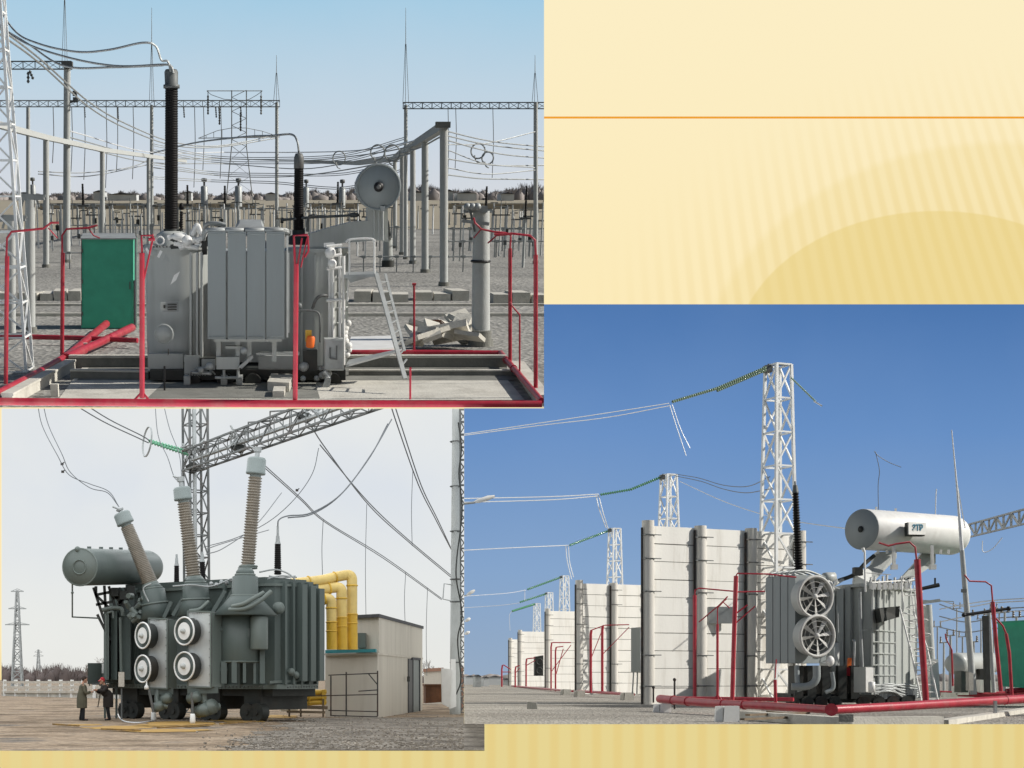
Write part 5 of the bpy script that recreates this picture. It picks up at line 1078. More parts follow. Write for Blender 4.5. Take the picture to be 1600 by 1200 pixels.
# radiator: four panels
for k in range(4):
    x0 = 324.5+k*30.2+(0 if k == 0 else 1.2)
    with Part(fr, Ta, 'radiator_panel', M['tgc']) as p:
        rect(p, x0, 362, x0+28.2, 530, 47.2, .1); rect(p, x0+3.5, 363, x0+24.7, 529, 47.31, 1.0)
        for j in range(5): rect(p, x0+.3, 362.5, x0+27.9, 529.5, 47.5+j*.22, .05)
    with Part(fr, Ta, 'panel_bead', M['tgc']) as p:
        for yy in (366, 526): p.tube([P(x0+2, yy, 47.19), P(x0+26, yy, 47.19)], .02, 6)
with Part(fr, Ta, 'radiator_header', M['galv']) as p:
    for y in (358, 361): p.tube(curve(pp(fr, [(318, 372, 48), (322, 363, 47.8), (335, y, 47.5), (440, y, 47.5), (448, 368, 48)])), .05, 8)
    for x in (338, 366, 398, 428): p.lathe(P(x, 360, 47.3), (1, 0, 0), [(0, -.3), (.075, -.28), (.075, .28), (0, .3)], 10)
    p.tube(curve(pp(fr, [(318, 375, 49), (322, 352, 48.6), (340, 349, 48.5), (352, 352, 48.5)])), .065, 8)
    p.prism([P(368, 357, 48), P(412, 357, 48), P(408, 349, 48.6), P(374, 349, 48.6)], (0, .8, .1))
with Part(fr, Ta, 'flange_bolt', M['galv_dark']) as p:
    for k in range(26):
        an = math.radians(-158+k*6); c_ = P(279, 500, 50.4); R_ = (P(333, 500, 50.4).x-P(226, 500, 50.4).x)/2; p.ball((c_.x+R_*1.01*math.cos(an), 50.4+R_*.82*math.sin(an), P(0, 387, 48.6).z), .035, 4)
with Part(fr, Ta, 'oil_stain_streak', mat('old_oil_residue', (.1, .09, .075), .4, 0, .3, 3)) as p:
    for x, y0, y1, w_ in ((345, 534, 552, 1.5), (301, 500, 560, .9), (262, 545, 556, 2)): p.prism([P(x, y1, 47.18 if x > 330 else 48.55), P(x+w_, y1-3, 47.18 if x > 330 else 48.55), P(x+w_*.8, y0, 47.18 if x > 330 else 48.55), P(x+w_*.1, y0, 47.18 if x > 330 else 48.55)], (0, .01, 0))
with Part(fr, Ta, 'radiator_side', M['white']) as p: p.bar(P(449, 527, 47.6), P(449, 368, 47.6), .05); p.bar(P(451, 520, 48), P(451, 395, 48), .05)
with Part(fr, Ta, 'support_frame', M['tga']) as p:
    rect(p, 334, 530, 440, 534, 47.3, .4)
    for x in (338, 368, 386, 425): rect(p, x, 533, x+7, 565, 47.6, .3)
    rect(p, 352, 541, 378, 545, 47.5, .3); rect(p, 400, 551, 468, 555, 47.7, .3)
    p.prism([P(378, 576, 47.2), P(396, 559, 47.2), P(394, 555, 47.2), P(372, 574, 47.2)], (0, .25, 0)); rect(p, 338, 558, 374, 577, 47.4, .3)
with Part(fr, Ta, 'base_frame', M['dark']) as p:
    rect(p, 234, 578, 540, 594, 48.6, 3.4); rect(p, 310, 560, 336, 582, 48.5, 1)
with Part(fr, Ta, 'base_panel', M['tga']) as p:
    rect(p, 231, 553, 286, 580, 48.9, .3); rect(p, 288, 556, 312, 584, 48.5, .3); rect(p, 404, 556, 462, 592, 48.8, .3); rect(p, 315, 562, 336, 578, 48.2, .2)
with Part(fr, Ta, 'jacking_lug', M['tga']) as p:
    for x in (287, 369, 345): rect(p, x, 588, x+10, 604, 47.9, .5)
for k, x in enumerate((300, 352, 395, 440, 520)):
    with Part(fr, Ta, 'wheel', M['dark']) as p: c = P(x, 597, 48.3); p.cyl(c, c+Vector((0, .3, 0)), .26, .26, 16)
with Part(fr, Ta, 'small_pipework', M['galv']) as p:
    for (a_, b_) in (((318, 575), (334, 572)), ((336, 590), (378, 590)), ((350, 592), (350, 578)), ((300, 582), (330, 584)), ((372, 577), (372, 592))): p.tube([P(*a_, 47.5), P(*b_, 47.5)], .05, 6)
    p.ball(P(328, 572, 47.4), .13, 6); p.ball(P(314, 578, 47.4), .1, 6); p.ball(P(381, 548, 47.3), .12, 6)
    for k in range(7): p.tube(curve(pp(fr, [(296+k*4, 586, 47.9), (300+k*5, 580-k % 3*3, 47.8), (306+k*5, 585, 47.9)])), .03, 5)
with Part(fr, Ta, 'earth_wire', M['black']) as p: p.tube([P(257, 612, 46.5), P(257, 572, 46.5)], .03, 5)
# top gear left
with Part(fr, Ta, 'top_gear', M['dark']) as p:
    r4 = random.Random(11)
    for k in range(16): x = r4.uniform(262, 322); p.box(P(x, r4.uniform(366, 392), 49.5+r4.uniform(-.5, 1)), (r4.uniform(.1, .35), .2, r4.uniform(.1, .4)), M3=Matrix.Rotation(r4.uniform(-.6, .6), 3, 'Y'))
with Part(fr, Ta, 'top_pipework', M['white']) as p:
    for q in ([(262, 372), (285, 368), (300, 380)], [(280, 388), (298, 378), (316, 372), (322, 360)], [(272, 380), (292, 384), (310, 388)], [(300, 368), (308, 352), (314, 366)], [(286, 376), (296, 372), (312, 378)]): p.tube(curve(pp(fr, [(x, y, 49.0) for x, y in q])), .08, 7)
    p.ball(P(280, 370, 49), .2, 6, (1.3, 1, .6)); p.ball(P(292, 376, 48.9), .17, 6)
with Part(fr, Ta, 'turret', M['tga']) as p: p.lathe(P(269, 398, 50.2), (0, 0, 1), [(.62, -.2), (.6, .2), (.5, .25), (.48, .62), (.3, .72), (0, .72)], 24); p.lathe(P(240, 388, 50), (0, 0, 1), [(.3, -.2), (.3, .12), (0, .14)], 14)
with Part(fr, Ta, 'lifting_eye', M['white']) as p: p.torus(P(250, 376, 49.6), (0, 1, 0), .12, .03, 12, 5); p.bar(P(234, 398, 49), P(228, 388, 49), .06); p.bar(P(247, 402, 48.8), P(252, 392, 48.8), .08); p.prism([P(266, 445, 48.4), P(275, 438, 48.4), P(281, 424, 48.4), P(272, 430, 48.4)], (0, .05, 0))
with Part(fr, Ta, 'bushing', M['blackp']) as p: p.ribbed(P(267.5, 360, 50.2), P(268, 137, 50.2), .215, .2, .07, .06, 22)
with Part(fr, Ta, 'bushing_cap', M['galv_dark']) as p: b_ = P(268, 137, 50.2); p.lathe(b_, (0, 0, 1), [(.15, -.02), (.25, -.02), (.25, .08), (.2, .1), (.21, .45), (.17, .52), (.06, .54), (.05, .62)], 24)
with Part(fr, Ta, 'bushing', M['blackp']) as p: p.ribbed(P(466.5, 360, 50.6), P(467, 262, 50.6), .165, .15, .065, .06, 20)
with Part(fr, Ta, 'bushing_cap', M['galv_dark']) as p: b_ = P(467, 262, 50.6); p.lathe(b_, (0, 0, 1), [(.15, -.02), (.16, 0), (.155, .3), (.11, .42), (.04, .43), (.03, .5)], 20)
with Part(fr, Ta, 'bushing_foot', M['dark']) as p: p.lathe(P(466.5, 372, 50.6), (0, 0, 1), [(.32, -.2), (.3, .05), (.2, .1), (.2, .25)], 18); p.lathe(P(267.5, 368, 50.2), (0, 0, 1), [(.34, -.1), (.33, .05), (.24, .1), (.23, .2)], 18)
with Part(fr, Ta, 'small_bushing', M['blackp']) as p: p.ribbed(P(283, 378, 51), P(283.5, 330, 51), .08, .06, .07, .4, 10); p.lathe(P(283.5, 328, 51), (0, 0, 1), [(.05, 0), (.09, .05), (.05, .2), (0, .22)], 8)
# conservator arm and round drum end
with Part(fr, Ta, 'conservator_arm', M['tga']) as p:
    p.prism([P(481, 396, 50), P(484, 365, 50), P(520, 354, 50), P(548, 347, 50), P(574, 345, 50), P(574, 325, 50), P(600, 325, 50), P(602, 376, 50), P(585, 376, 50), P(560, 378, 50), P(530, 380, 50)], (0, .7, 0))
dc = 49.4; c = P(591.5, 292, dc); R = fr.r(35, dc)
with Part(fr, Ta, 'conservator', M['tgc']) as p: p.lathe(c, (.035, 1, .0), [(0, -.02), (R*.97, 0), (R, .06), (R, 3.2), (R*.8, 3.5), (0, 3.6)], 48); p.torus(c, (.035, 1, 0), R*.96, .035, 44, 5)
with Part(fr, Ta, 'oil_gauge', M['black']) as p: p.lathe(c+Vector((0, -.12, 0)), (0, 1, 0), [(0, 0), (.14, 0), (.15, .14)], 20)
with Part(fr, Ta, 'gauge_face', M['galv_dark']) as p: p.lathe(c+Vector((0, -.13, 0)), (0, 1, 0), [(0, 0), (.07, .0), (.07, .02)], 14)
with Part(fr, Ta, 'drum_bracket', M['galv']) as p: p.prism([P(555, 302, dc+.3), P(560, 302, dc+.3), P(560, 284, dc+.3), P(555, 284, dc+.3)], (0, .4, 0)); p.bar(P(598, 330, dc), P(598, 322, dc), .15)
with Part(fr, Ta, 'drum_leg', M['tga']) as p:
    for x in (585, 592, 598): p.tube([P(x, 376, dc+.2), P(x, 322, dc+.2)], .04, 6)
    p.prism([P(599, 378, 50.5), P(607, 378, 50.5), P(606, 325, 50.5), P(599, 325, 50.5)], (0, .6, 0))
T = thing(fr, 'switchgear_post', 'dark stubby apparatus post standing just right of the drum arm', 'switchgear post', G(606, 416))
with Part(fr, T, 'shaft', M['tga']) as p: p.cyl(G(606, 416), P(606, 372, fr.D(606, 416)), .42, .36, 12)
with Part(fr, T, 'dark_foot', M['dark']) as p: p.cyl(G(606, 417), G(606, 417)+Vector((0, 0, .5)), .5, .5, 12)
with Part(fr, T, 'dark_head', M['dark']) as p: p.lathe(P(606, 374, fr.D(606, 416)-.3), (0, 0, 1), [(.3, 0), (.2, .6), (.08, 1.3), (0, 1.5)], 10)
with Part(fr, Ta, 'top_pipe', M['galv_dark']) as p: p.tube(curve(pp(fr, [(440, 344, 50.5), (480, 340, 50.5), (540, 337, 50.5), (560, 334, 50.5)])), .04, 7); p.ball(P(553, 336, 50.4), .11, 6, (1.6, 1, .7)); p.tube(curve(pp(fr, [(480, 362, 50), (482, 340, 50), (492, 336, 50)])), .05, 6)
# right side gear
with Part(fr, Ta, 'side_pipework', M['white']) as p:
    for x, y0, y1 in ((515, 384, 545), (520, 380, 530), (531, 388, 560), (537, 400, 570)): p.tube([P(x, y1, 48.6), P(x, y0, 48.8)], .055, 6)
    for y in (385, 400, 420, 470): p.tube([P(510, y, 48.5), P(534, y-2, 48.6)], .05, 6)
    p.ball(P(516, 395, 48.4), .17, 6); p.ball(P(519, 412, 48.4), .14, 6); p.bar(P(506, 383, 48.6), P(522, 382, 48.6), .12)
    for k in range(8): p.ball(P(540+random.uniform(-4, 9), 505+k*7, 49), random.uniform(.06, .15), 5)
with Part(fr, Ta, 'cable_conduit', M['galv_dark']) as p: p.tube(curve(pp(fr, [(488, 482, 48.2), (494, 468, 48.1), (502, 462, 48.1), (512, 462, 48.2)])), .05, 6); p.tube(curve(pp(fr, [(466, 486, 47.8), (480, 485, 47.8), (496, 488, 47.8), (500, 500, 47.8), (500, 535, 47.8)])), .035, 6); p.ball(P(467, 478, 47.7), .1, 6)
with Part(fr, Ta, 'control_box', M['tga']) as p: rect(p, 507, 530, 537, 579, 47.6, .6)
with Part(fr, Ta, 'control_box_door', M['galv']) as p: rect(p, 508.5, 532, 535.5, 577, 47.55, .08)
with Part(fr, Ta, 'door_handle', M['galv_dark']) as p: p.bar(P(516, 543, 47.5), P(516, 560, 47.5), .05); p.bar(P(516, 560, 47.5), P(527, 561, 47.5), .05); p.bar(P(526, 540, 47.5), P(526, 560, 47.5), .03)
with Part(fr, Ta, 'switch_box', M['dark']) as p: rect(p, 474, 548, 496, 580, 47.9, .5)
with Part(fr, Ta, 'valve_cluster', M['galv']) as p:
    for k in range(9): p.ball(P(470+random.uniform(0, 62), 578+random.uniform(-6, 22), 47.8), random.uniform(.06, .16), 5)
    p.tube(curve(pp(fr, [(505, 580, 47.6), (512, 590, 47.6), (508, 612, 47.4)])), .1, 8); p.bar(P(505, 612, 47.4), P(513, 590, 47.4), .16)
with Part(fr, None, 'gas_bottle', M['orange'], 'small orange and yellow bottle hung beside the front riser', 'bottle') as p: p.lathe(P(484, 544, 47.2), (.1, 0, 1), [(0, 0), (.1, .01), (.13, .06), (.13, .3), (.1, .36)], 14)
with Part(fr, None, 'warning_tag', M['yellow'], 'yellow tag panel above the orange bottle beside the front riser', 'tag') as p: rect(p, 477, 516, 487, 534, 47.5, .05)
# platform and ladder
T = thing(fr, 'access_ladder', 'grey sloping ladder with a railed platform right of the transformer', 'ladder', G(632, 592))
with Part(fr, T, 'platform', M['galv']) as p: p.prism([P(538, 430, 48.2), P(592, 428, 48.2), P(588, 424, 50), P(538, 425, 50)], (0, 0, -.08)); p.prism([P(540, 431, 48.3), P(590, 429, 48.3), P(548, 442, 48.3)], (0, .04, 0))
with Part(fr, T, 'handrail', M['white']) as p:
    for x in (546, 585): p.tube([P(x, 428, 48.3), P(x, 374, 48.3)], .035, 6)
    p.tube(curve(pp(fr, [(540, 378, 48.3), (548, 374, 48.3), (580, 373, 48.3), (585, 380, 48.3)])), .035, 6); p.tube([P(543, 470, 48.6), P(545, 425, 48.3)], .03, 6)
with Part(fr, T, 'side_rail', M['galv']) as p: p.bar(P(588, 428, 48.2), P(633, 592, 45.8), .13, .06)
with Part(fr, T, 'side_rail', M['galv']) as p: p.bar(P(602, 428, 49), P(632, 548, 47.2), .08, .05)
with Part(fr, T, 'rung', M['galv']) as p:
    for k in range(9): t = .08+k*.1; p.bar(P(588, 428, 48.2).lerp(P(633, 592, 45.8), t), P(602, 428, 49).lerp(P(640, 580, 46.6), t), .05, .03)
with Part(fr, None, 'gangway_plank', M['galv'], 'pale grey plank sloping from the transformer foot to the ladder foot', 'plank') as p: p.prism([P(540, 571, 47.6), P(620, 549, 48.4), P(628, 544, 49), P(545, 562, 48.4)], (0, 0, -.06))
# ================================================================== YARD B: overcast sky, dark green transformer
fr = FB; P = fr.P; G = fr.G
TH = math.radians(50); UB = Vector((math.cos(TH), math.sin(TH), 0)); WB = Vector((-UB.y, UB.x, 0)); CB = Vector(((430-CX)/FP*60, 60, 0))
def dl(px, off=0):      # depth where the long left side (moved out by off metres) is seen at this column
    c = CB-UB*off; t = (px-CX)/FP; L = (t*c.y-c.x)/(WB.x-t*WB.y); return c.y+L*WB.y
def dr(px, off=0):      # same for the short right end
    c = CB-WB*off; t = (px-CX)/FP; L = (t*c.y-c.x)/(UB.x-t*UB.y); return c.y+L*UB.y
# far things
with Part(fr, None, 'far_woodland', M['farwoodb'], kind='stuff') as p:
    woods((p, fr), 260, (-150, 240), (560, 640), lambda px: 6.3+.9*math.sin(px*.09)+.6*math.sin(px*.37), 500)
    woods((p, fr), 40, (640, 730), (560, 640), lambda px: 3.2, 120)
for lab, px, y0, w_, d, arms in [('nearer tall lattice pylon standing far left behind the fence', 27, 923, 12, 330, ((923, 10), (950, 14), (975, 19))), ('smaller distant pylon right of the tall far pylon', 60, 1015, 6, 700, ((1018, 6), (1024, 8)))]:
    T = thing(fr, 'pylon', lab, 'pylon', (P(px, 1060, d).x, d, 0), 'far pylons')
    with Part(fr, T, 'tower_frame', M['galv']) as p:
        b = P(px, y0, d); p.lattice((b.x, d, 0), b, w_/FP*d*1.3, w_/FP*d*.25, 13, .15 if d < 400 else .2, (1, 0, 0), (0, 1, 0), rr=.09)
        for y, hw in arms: p.bar(P(px-hw, y+1, d), P(px+hw, y+1, d), .22); p.bar(P(px-hw, y+1, d), P(px, y-3, d), .12); p.bar(P(px+hw, y+1, d), P(px, y-3, d), .12)
def tree(px, d, H, spread, label, seed, n=5):
    rr = random.Random(seed); base = Vector(((px-CX)/FP*d, d, 0)); T = thing(fr, 'bare_tree', label, 'tree', base, 'bare far trees')
    tr = MB(); cr = MB()
    def grow(mb, a, dv, L, r_, lv):
        b = a+dv*L; (tr if lv < 2 else cr).tube([a, a.lerp(b, .5)+Vector((rr.uniform(-.1, .1),)*3)*L*.3, b], [r_, r_*.8, r_*.6], 4, False)
        if lv < n:
            for _ in range(rr.choice((2, 3, 3))):
                nd = (dv+Vector((rr.uniform(-1, 1)*spread, rr.uniform(-1, 1)*spread, rr.uniform(-.1, .5)))).normalized(); grow(mb, a.lerp(b, rr.uniform(.6, 1)), nd, L*rr.uniform(.62, .82), r_*.6, lv+1)
    grow(tr, base, Vector((0, 0, 1)), H*.3, H*.03, 0)
    build(tr, 'trunk', M['trunk'], fr, T); build(cr, 'crown', M['twig'], fr, T)
tree(157, 200, 5.8, .75, 'bare grey tree showing beside the left radiators', 4, 6)
tree(140, 260, 4.6, .7, 'smaller bare tree behind the open cabinet', 9, 5)
tree(668, 300, 6.0, .7, 'bare tree rising behind the building right of the door', 12, 5)
tree(683, 330, 6.4, .7, 'thin bare tree beside the right pole', 15, 5)
# fence
T = thing(fr, 'panel_fence', 'low pale concrete rail fence with many posts at far left behind the men', 'fence', P(60, 1060, 150))
for k in range(12):
    x = -10+k*17.5; d = 150-k*2.0
    with Part(fr, T, 'post', M['white']) as p: b = P(x, 1062, d); p.box((b.x, d, b.z/2), (.28, .3, b.z))
with Part(fr, T, 'rail', M['cream']) as p:
    for y in (1066, 1074, 1081): a_, b_ = P(-12, y, 150.3), P(200, y, 127); p.bar(a_, b_, .1, .22)
with Part(fr, T, 'panel', M['concrete']) as p:
    a_, b_ = P(-12, 1060, 150.5), P(200, 1060, 127.3); p.prism([(a_.x, a_.y, 0), (b_.x, b_.y, 0), (b_.x, b_.y, .42), (a_.x, a_.y, .42)], (0, .2, 0))
with Part(fr, None, 'dry_verge', mat('brown_verge', (.2, .155, .11), .95, 0, .2, .05), kind='structure') as p: p.add([gW(-50, 420), gW(240, 420), gW(230, 158), gW(-50, 158)], [(0, 3, 2, 1)]) ; p.v = [v+Vector((0, 0, .03)) for v in p.v]
# ---- gantry: lattice tower and beam
T = thing(fr, 'gantry', 'grey steel lattice gantry with a tower behind the middle bushing and a beam rising right', 'gantry', ((306-CX)/FP*76, 76, 0))
with Part(fr, T, 'tower_frame', M['galv_dark']) as p: p.lattice(((309-CX)/FP*76, 76, 0), P(304, 560, 76), .95, .95, 16, .05, (.9, .4, 0), (-.4, .9, 0), rr=.028)
with Part(fr, T, 'tower_leg', M['galv']) as p: p.tube([((307-CX)/FP*75.4, 75.4, 0), P(303, 600, 75.4)], .1, 8)
with Part(fr, T, 'beam_frame', M['galv_dark']) as p: p.lattice(P(292, 722, 75), P(600, 610, 56), .95, .95, 13, .042, (.4, .9, 0), (0, 0, 1), rr=.02)
with Part(fr, T, 'beam_walkway', M['galv']) as p: p.bar(P(300, 719, 74), P(600, 612, 55.6), .22, .1)
with Part(fr, T, 'joint_box', M['dark']) as p:
    for x, y, d in ((373, 698, 68.5), (478, 650, 62), (302, 728, 74.6)): p.prism([P(x-13, y, d), P(x+2, y+7, d), P(x+13, y, d), P(x, y-7, d)], (0, .8, 0))
with Part(fr, T, 'joint_fitting', M['galv']) as p:
    r5 = random.Random(8)
    for x0, y0, d in ((372, 682, 68.3), (300, 704, 74.5), (486, 640, 62)):
        for k in range(16): a_ = P(x0+r5.uniform(-13, 13), y0+r5.uniform(-9, 9), d); p.bar(a_, a_+Vector((r5.uniform(-.3, .3), r5.uniform(-.2, .2), r5.uniform(-.3, .3))), .07)
with Part(fr, T, 'rail_post', M['galv_dark']) as p:
    for x, y in ((388, 672), (422, 655), (455, 642)): p.bar(P(x, y+20, 67), P(x, y-12, 67), .06); p.bar(P(x, y-12, 67), P(x+34, y-14, 65), .06)
# ---- overhead wires
def wb(label, wires, m='wired', r=.025, **k): return line(fr, 'overhead_wire', label, wires, group='overhead wires under the cloudy sky', cat='overhead wire', m=m, r=r, **k)
wb('twin thin wires dropping from the top left to the cap of the left bushing', [[(58, 625, 66), (66, 665, 66), (90, 712, 65), (108, 742, 65), (140, 756, 64), (170, 768, 63.5), (186, 792, 63)], [(66, 625, 66), (76, 665, 66), (97, 710, 65), (110, 738, 65), (140, 762, 64), (168, 770, 63.5), (186, 792, 63)]], r=.018)
wb('twin wires from the top left ending in dark green strings at the gantry tower', [[(100, 622, 70), (160, 658, 72), (215, 684, 74), (232, 692, 74.5)], [(118, 622, 70), (170, 655, 72), (220, 680, 74), (236, 690, 74.5)]], r=.03,
   strings=[((236, 691, 74.5), (296, 711, 75), 'glassg', .1), ((232, 688, 74.5), (294, 705, 75), 'glassg', .1)], rings=[(230, 690, 74.4, .72, (.9, .35, -.1))])
wb('two thin wires hanging down to the stub of the middle bushing', [[(242, 625, 66), (247, 680, 65), (262, 715, 64), (272, 745, 63.5), (280, 752, 63)], [(254, 625, 66), (265, 670, 65), (280, 710, 64), (284, 748, 63)]], r=.018)
wb('long wire running from the right bushing cap down to the right pole', [[(408, 722, 61), (470, 778, 66), (510, 815, 70), (600, 870, 80), (690, 935, 90)], [(408, 726, 61), (470, 781, 66), (508, 816, 70), (600, 873, 80), (690, 937, 90)]], r=.022)
wb('twin wire from the gantry beam crossing down to the right pole', [[(484, 662, 62), (510, 702, 66), (577, 790, 75), (640, 848, 85), (712, 908, 95)], [(500, 695, 65), (577, 786, 75), (640, 845, 85), (712, 905, 95)]], r=.028)
wb('steep twin wire at upper right running down to the right pole', [[(608, 625, 66), (622, 668, 68), (654, 758, 74), (680, 810, 80), (710, 868, 90)], [(614, 625, 66), (628, 668, 68), (658, 758, 74), (684, 812, 80), (712, 872, 90)]], r=.028)
wb('twin arc of wire from the right black bushing up to the gantry', [[(434, 822, 60), (436, 812, 60), (450, 806, 60.5), (487, 801, 61.5), (535, 770, 63), (580, 710, 65), (612, 655, 66)], [(450, 809, 60.5), (488, 803, 61.5), (532, 773, 63), (578, 714, 65), (606, 662, 66)]], r=.028)
wb('faint wire curving from the gantry beam down behind the right bushing', [[(498, 700, 70), (488, 740, 70), (460, 780, 70), (420, 815, 70), (370, 840, 70), (318, 855, 70)]], r=.018)
wb('low pair of wires from the black middle bushings behind the right bushing', [[(322, 858, 66), (345, 850, 68), (385, 838, 72), (420, 828, 76)], [(322, 866, 66), (350, 856, 68), (400, 820, 72), (440, 770, 76)]], r=.022)
for k, (x, y0, y1, d) in enumerate([(505, 812, 900, 76), (573, 788, 975, 88), (645, 735, 853, 80), (634, 893, 975, 88), (668, 918, 1056, 92)]):
    with Part(fr, None, 'dropper_wire', M['wired'], 'very thin vertical wire, '+['leftmost, above the yellow ducts', 'long one above the building roof', 'upper one right of the building', 'short lower one over the roof right part', 'short one near the right pole'][k], 'dropper wire', 'thin vertical wires over the building') as p: p.tube(curve([P(x, y0, d), P(x-2, (y0+y1)/2, d), P(x-1, y1, d)]), .016, 4)
for k, (x, y) in enumerate([(97, 725), (98, 737), (464, 766)]):
    with Part(fr, None, 'wire_clamp', M['rail'], 'small dark wire clamp, '+['upper one of the left pair', 'lower one of the left pair', 'on the crossing right of the right bushing'][k], 'clamp', 'small dark wire clamps') as p: c = P(x, y, 66); p.box(c, (.12, .08, .1)); p.bar(c, c+Vector((.1, 0, .08)), .04)
# ---- transformer
Tt = thing(fr, 'power_transformer', 'huge dark green grey transformer with three tall tan ribbed bushings and four round fans', 'transformer', CB+WB*4+UB*1.5)
zt = P(0, 905, 60).z; zb = P(0, 1072, 60).z
def pl(a, b): return CB+UB*a+WB*b       # plan: a metres back from the long face, b metres along it from the near corner
def plan(name, m, pts, z0, z1, T=Tt):
    with Part(fr, T, name, M[m]) as p: p.prism([Vector((v.x, v.y, z0)) for v in pts], (0, 0, z1-z0))
LL = 9.3
plan('tank', 'tgb', [pl(0, .5), pl(.15, .15), pl(.5, 0), pl(2.4, 0), pl(2.9, .4), pl(3.1, 1), pl(3.1, LL), pl(0, LL)], zb, zt)
plan('tank_rim', 'tgb2', [pl(-.12, .5), pl(.1, .0), pl(.5, -.14), pl(2.5, -.14), pl(3.1, .3), pl(3.25, 1), pl(3.25, LL+.1), pl(-.12, LL+.1)], zb-.12, zb+.06)
plan('tank_rim', 'tgb2', [pl(-.1, .5), pl(.1, .05), pl(.5, -.1), pl(2.5, -.1), pl(3.05, .3), pl(3.2, 1), pl(3.2, LL+.1), pl(-.1, LL+.1)], zt-.25, zt-.15)
for k in range(6):
    b = .35+k*.0
    with Part(fr, Tt, 'stiffener', M['tgb']) as p: a_ = (.45, .95, 1.45, 1.95, 2.35, 2.75)[k]; q = pl(a_, -.02-(0 if k < 4 else -.25)); p.box((q.x, q.y, (zb+zt)/2), (.12, .34, (zt-zb)*.97), rz=TH-math.pi/2+math.pi/2)
with Part(fr, Tt, 'end_radiator', M['tgb']) as p:
    for k in range(3):
        q = pl(1.35+k*.55, -.25); w2 = .32; z0_, z1_ = zb+.2, zt-.15-k*.06
        qq = [pl(1.2+k*.55, 0), pl(1.2+k*.55, -.4), pl(1.2+k*.55+w2, -.4), pl(1.2+k*.55+w2, 0)]; p.hexa([Vector((v.x, v.y, z0_)) for v in qq]+[Vector((v.x, v.y, z1_)) for v in qq])
for k, b in enumerate((.9, 1.7, 2.5, 6.6, 7.6, 8.6)):
    with Part(fr, Tt, 'stiffener', M['tgb']) as p: q = pl(-.05, b); p.box((q.x, q.y, (zb+zt)/2), (.34, .12, (zt-zb)*.97), rz=TH)
# top: sloping housings and turrets
def turret(px, py0, py1, d, rp, rt, flare, name='turret', tilt=0):
    a, b = P(px, py0, d), P(px+tilt, py1, d); ax = b-a; H = ax.length
    with Part(fr, Tt, name, M['tgb2' if flare == 0 else 'tgb']) as p:
        r0 = rp/FP*d; r1 = rt/FP*d; p.lathe(a, ax, [(0, 0), (r0+flare, 0), (r0+flare*.2, H*.35), (r0, H*.45), (r0*.96, H*.82), (r1, H*.86), (r1*1.1, H*.87), (r1*1.1, H*.93), (r1*.8, H), (0, H)], 28)
    with Part(fr, Tt, 'turret_flange', M['tgb2']) as p: p.torus(a+ax*.86, ax, r1*1.1, .06, 24, 6); p.torus(a+ax*.42, ax, (rp/FP*d)*1.03, .045, 24, 6)
turret(245, 966, 912, 62.4, 20, 13, .15, tilt=-8)
turret(307, 962, 902, 61.2, 21, 14, .25, tilt=-2)
turret(383, 962, 888, 59.2, 21, 13, .75)
plan('top_housing', 'tgb', [pl(.1, .6), pl(.1, 8.4), pl(2.7, 8.4), pl(2.7, .6)], zt-.1, zt+.12)
for k, (x0, y0, x1, y1, d) in enumerate([(345, 957, 374, 903, 59.6), (329, 962, 352, 923, 60), (270, 962, 296, 918, 61.4), (256, 965, 268, 940, 61.8), (352, 960, 366, 934, 59.5)]):
    with Part(fr, Tt, 'brace_rib', M['tgb']) as p: p.bar(P(x0, y0, d), P(x1, y1, d), .2, .14)
with Part(fr, Tt, 'curved_pipe', M['tgb2']) as p:
    p.tube(curve(pp(fr, [(363, 948, 58.3), (380, 944, 58), (398, 934, 58), (412, 926, 58.2)])), .09, 8)
    p.tube(curve(pp(fr, [(358, 953, 58.3), (382, 951, 58), (404, 940, 58), (424, 924, 58.2)])), .09, 8)
    p.tube(curve(pp(fr, [(296, 955, 60), (312, 952, 60), (326, 940, 60.2)])), .08, 8)
def bushing(x0, y0, x1, y1, d, w0, w1, capw, caph, m='brownp', stub=14, cap='capb', pitch=.105, dep=.2):
    a, b = P(x0, y0, d), P(x1, y1, d); ax = (b-a).normalized(); r0, r1 = w0/2/FP*d, w1/2/FP*d
    with Part(fr, Tt, 'bushing', M[m]) as p: p.ribbed(a, b, r0, r1, pitch, dep, 22)
    rc, hc = capw/2/FP*d, caph/FP*d
    with Part(fr, Tt, 'bushing_cap', M[cap]) as p: p.lathe(b, ax, [(r1*.8, -.02), (r1*.8, .08), (rc, .1), (rc*1.03, .13), (rc*1.03, .18), (rc, .2), (rc*.98, hc), (rc*.85, hc+.07), (0, hc+.09)], 26)
    if stub:
        h = stub/FP*d
        with Part(fr, Tt, 'bushing_terminal', M['galv']) as p: q = b+ax*(hc+.08); p.cyl(q, q+ax*h*.55, .1, .09, 12); p.cyl(q+ax*h*.55, q+ax*h, .15, .16, 12); p.tube([q+ax*h*.8, q+ax*h*.8+Vector((-.3, 0, .12))], .04, 6)
    return b
bushing(236, 914, 198, 822, 62.6, 25, 21, 27, 20, 'brownp', 6, pitch=.07, dep=.1)
bushing(303, 905, 287, 785, 61.6, 25, 21, 28, 21, 'brownp', 16)
bushing(387, 886, 399, 745, 60.0, 23, 22, 30, 27, 'brownp', 16)
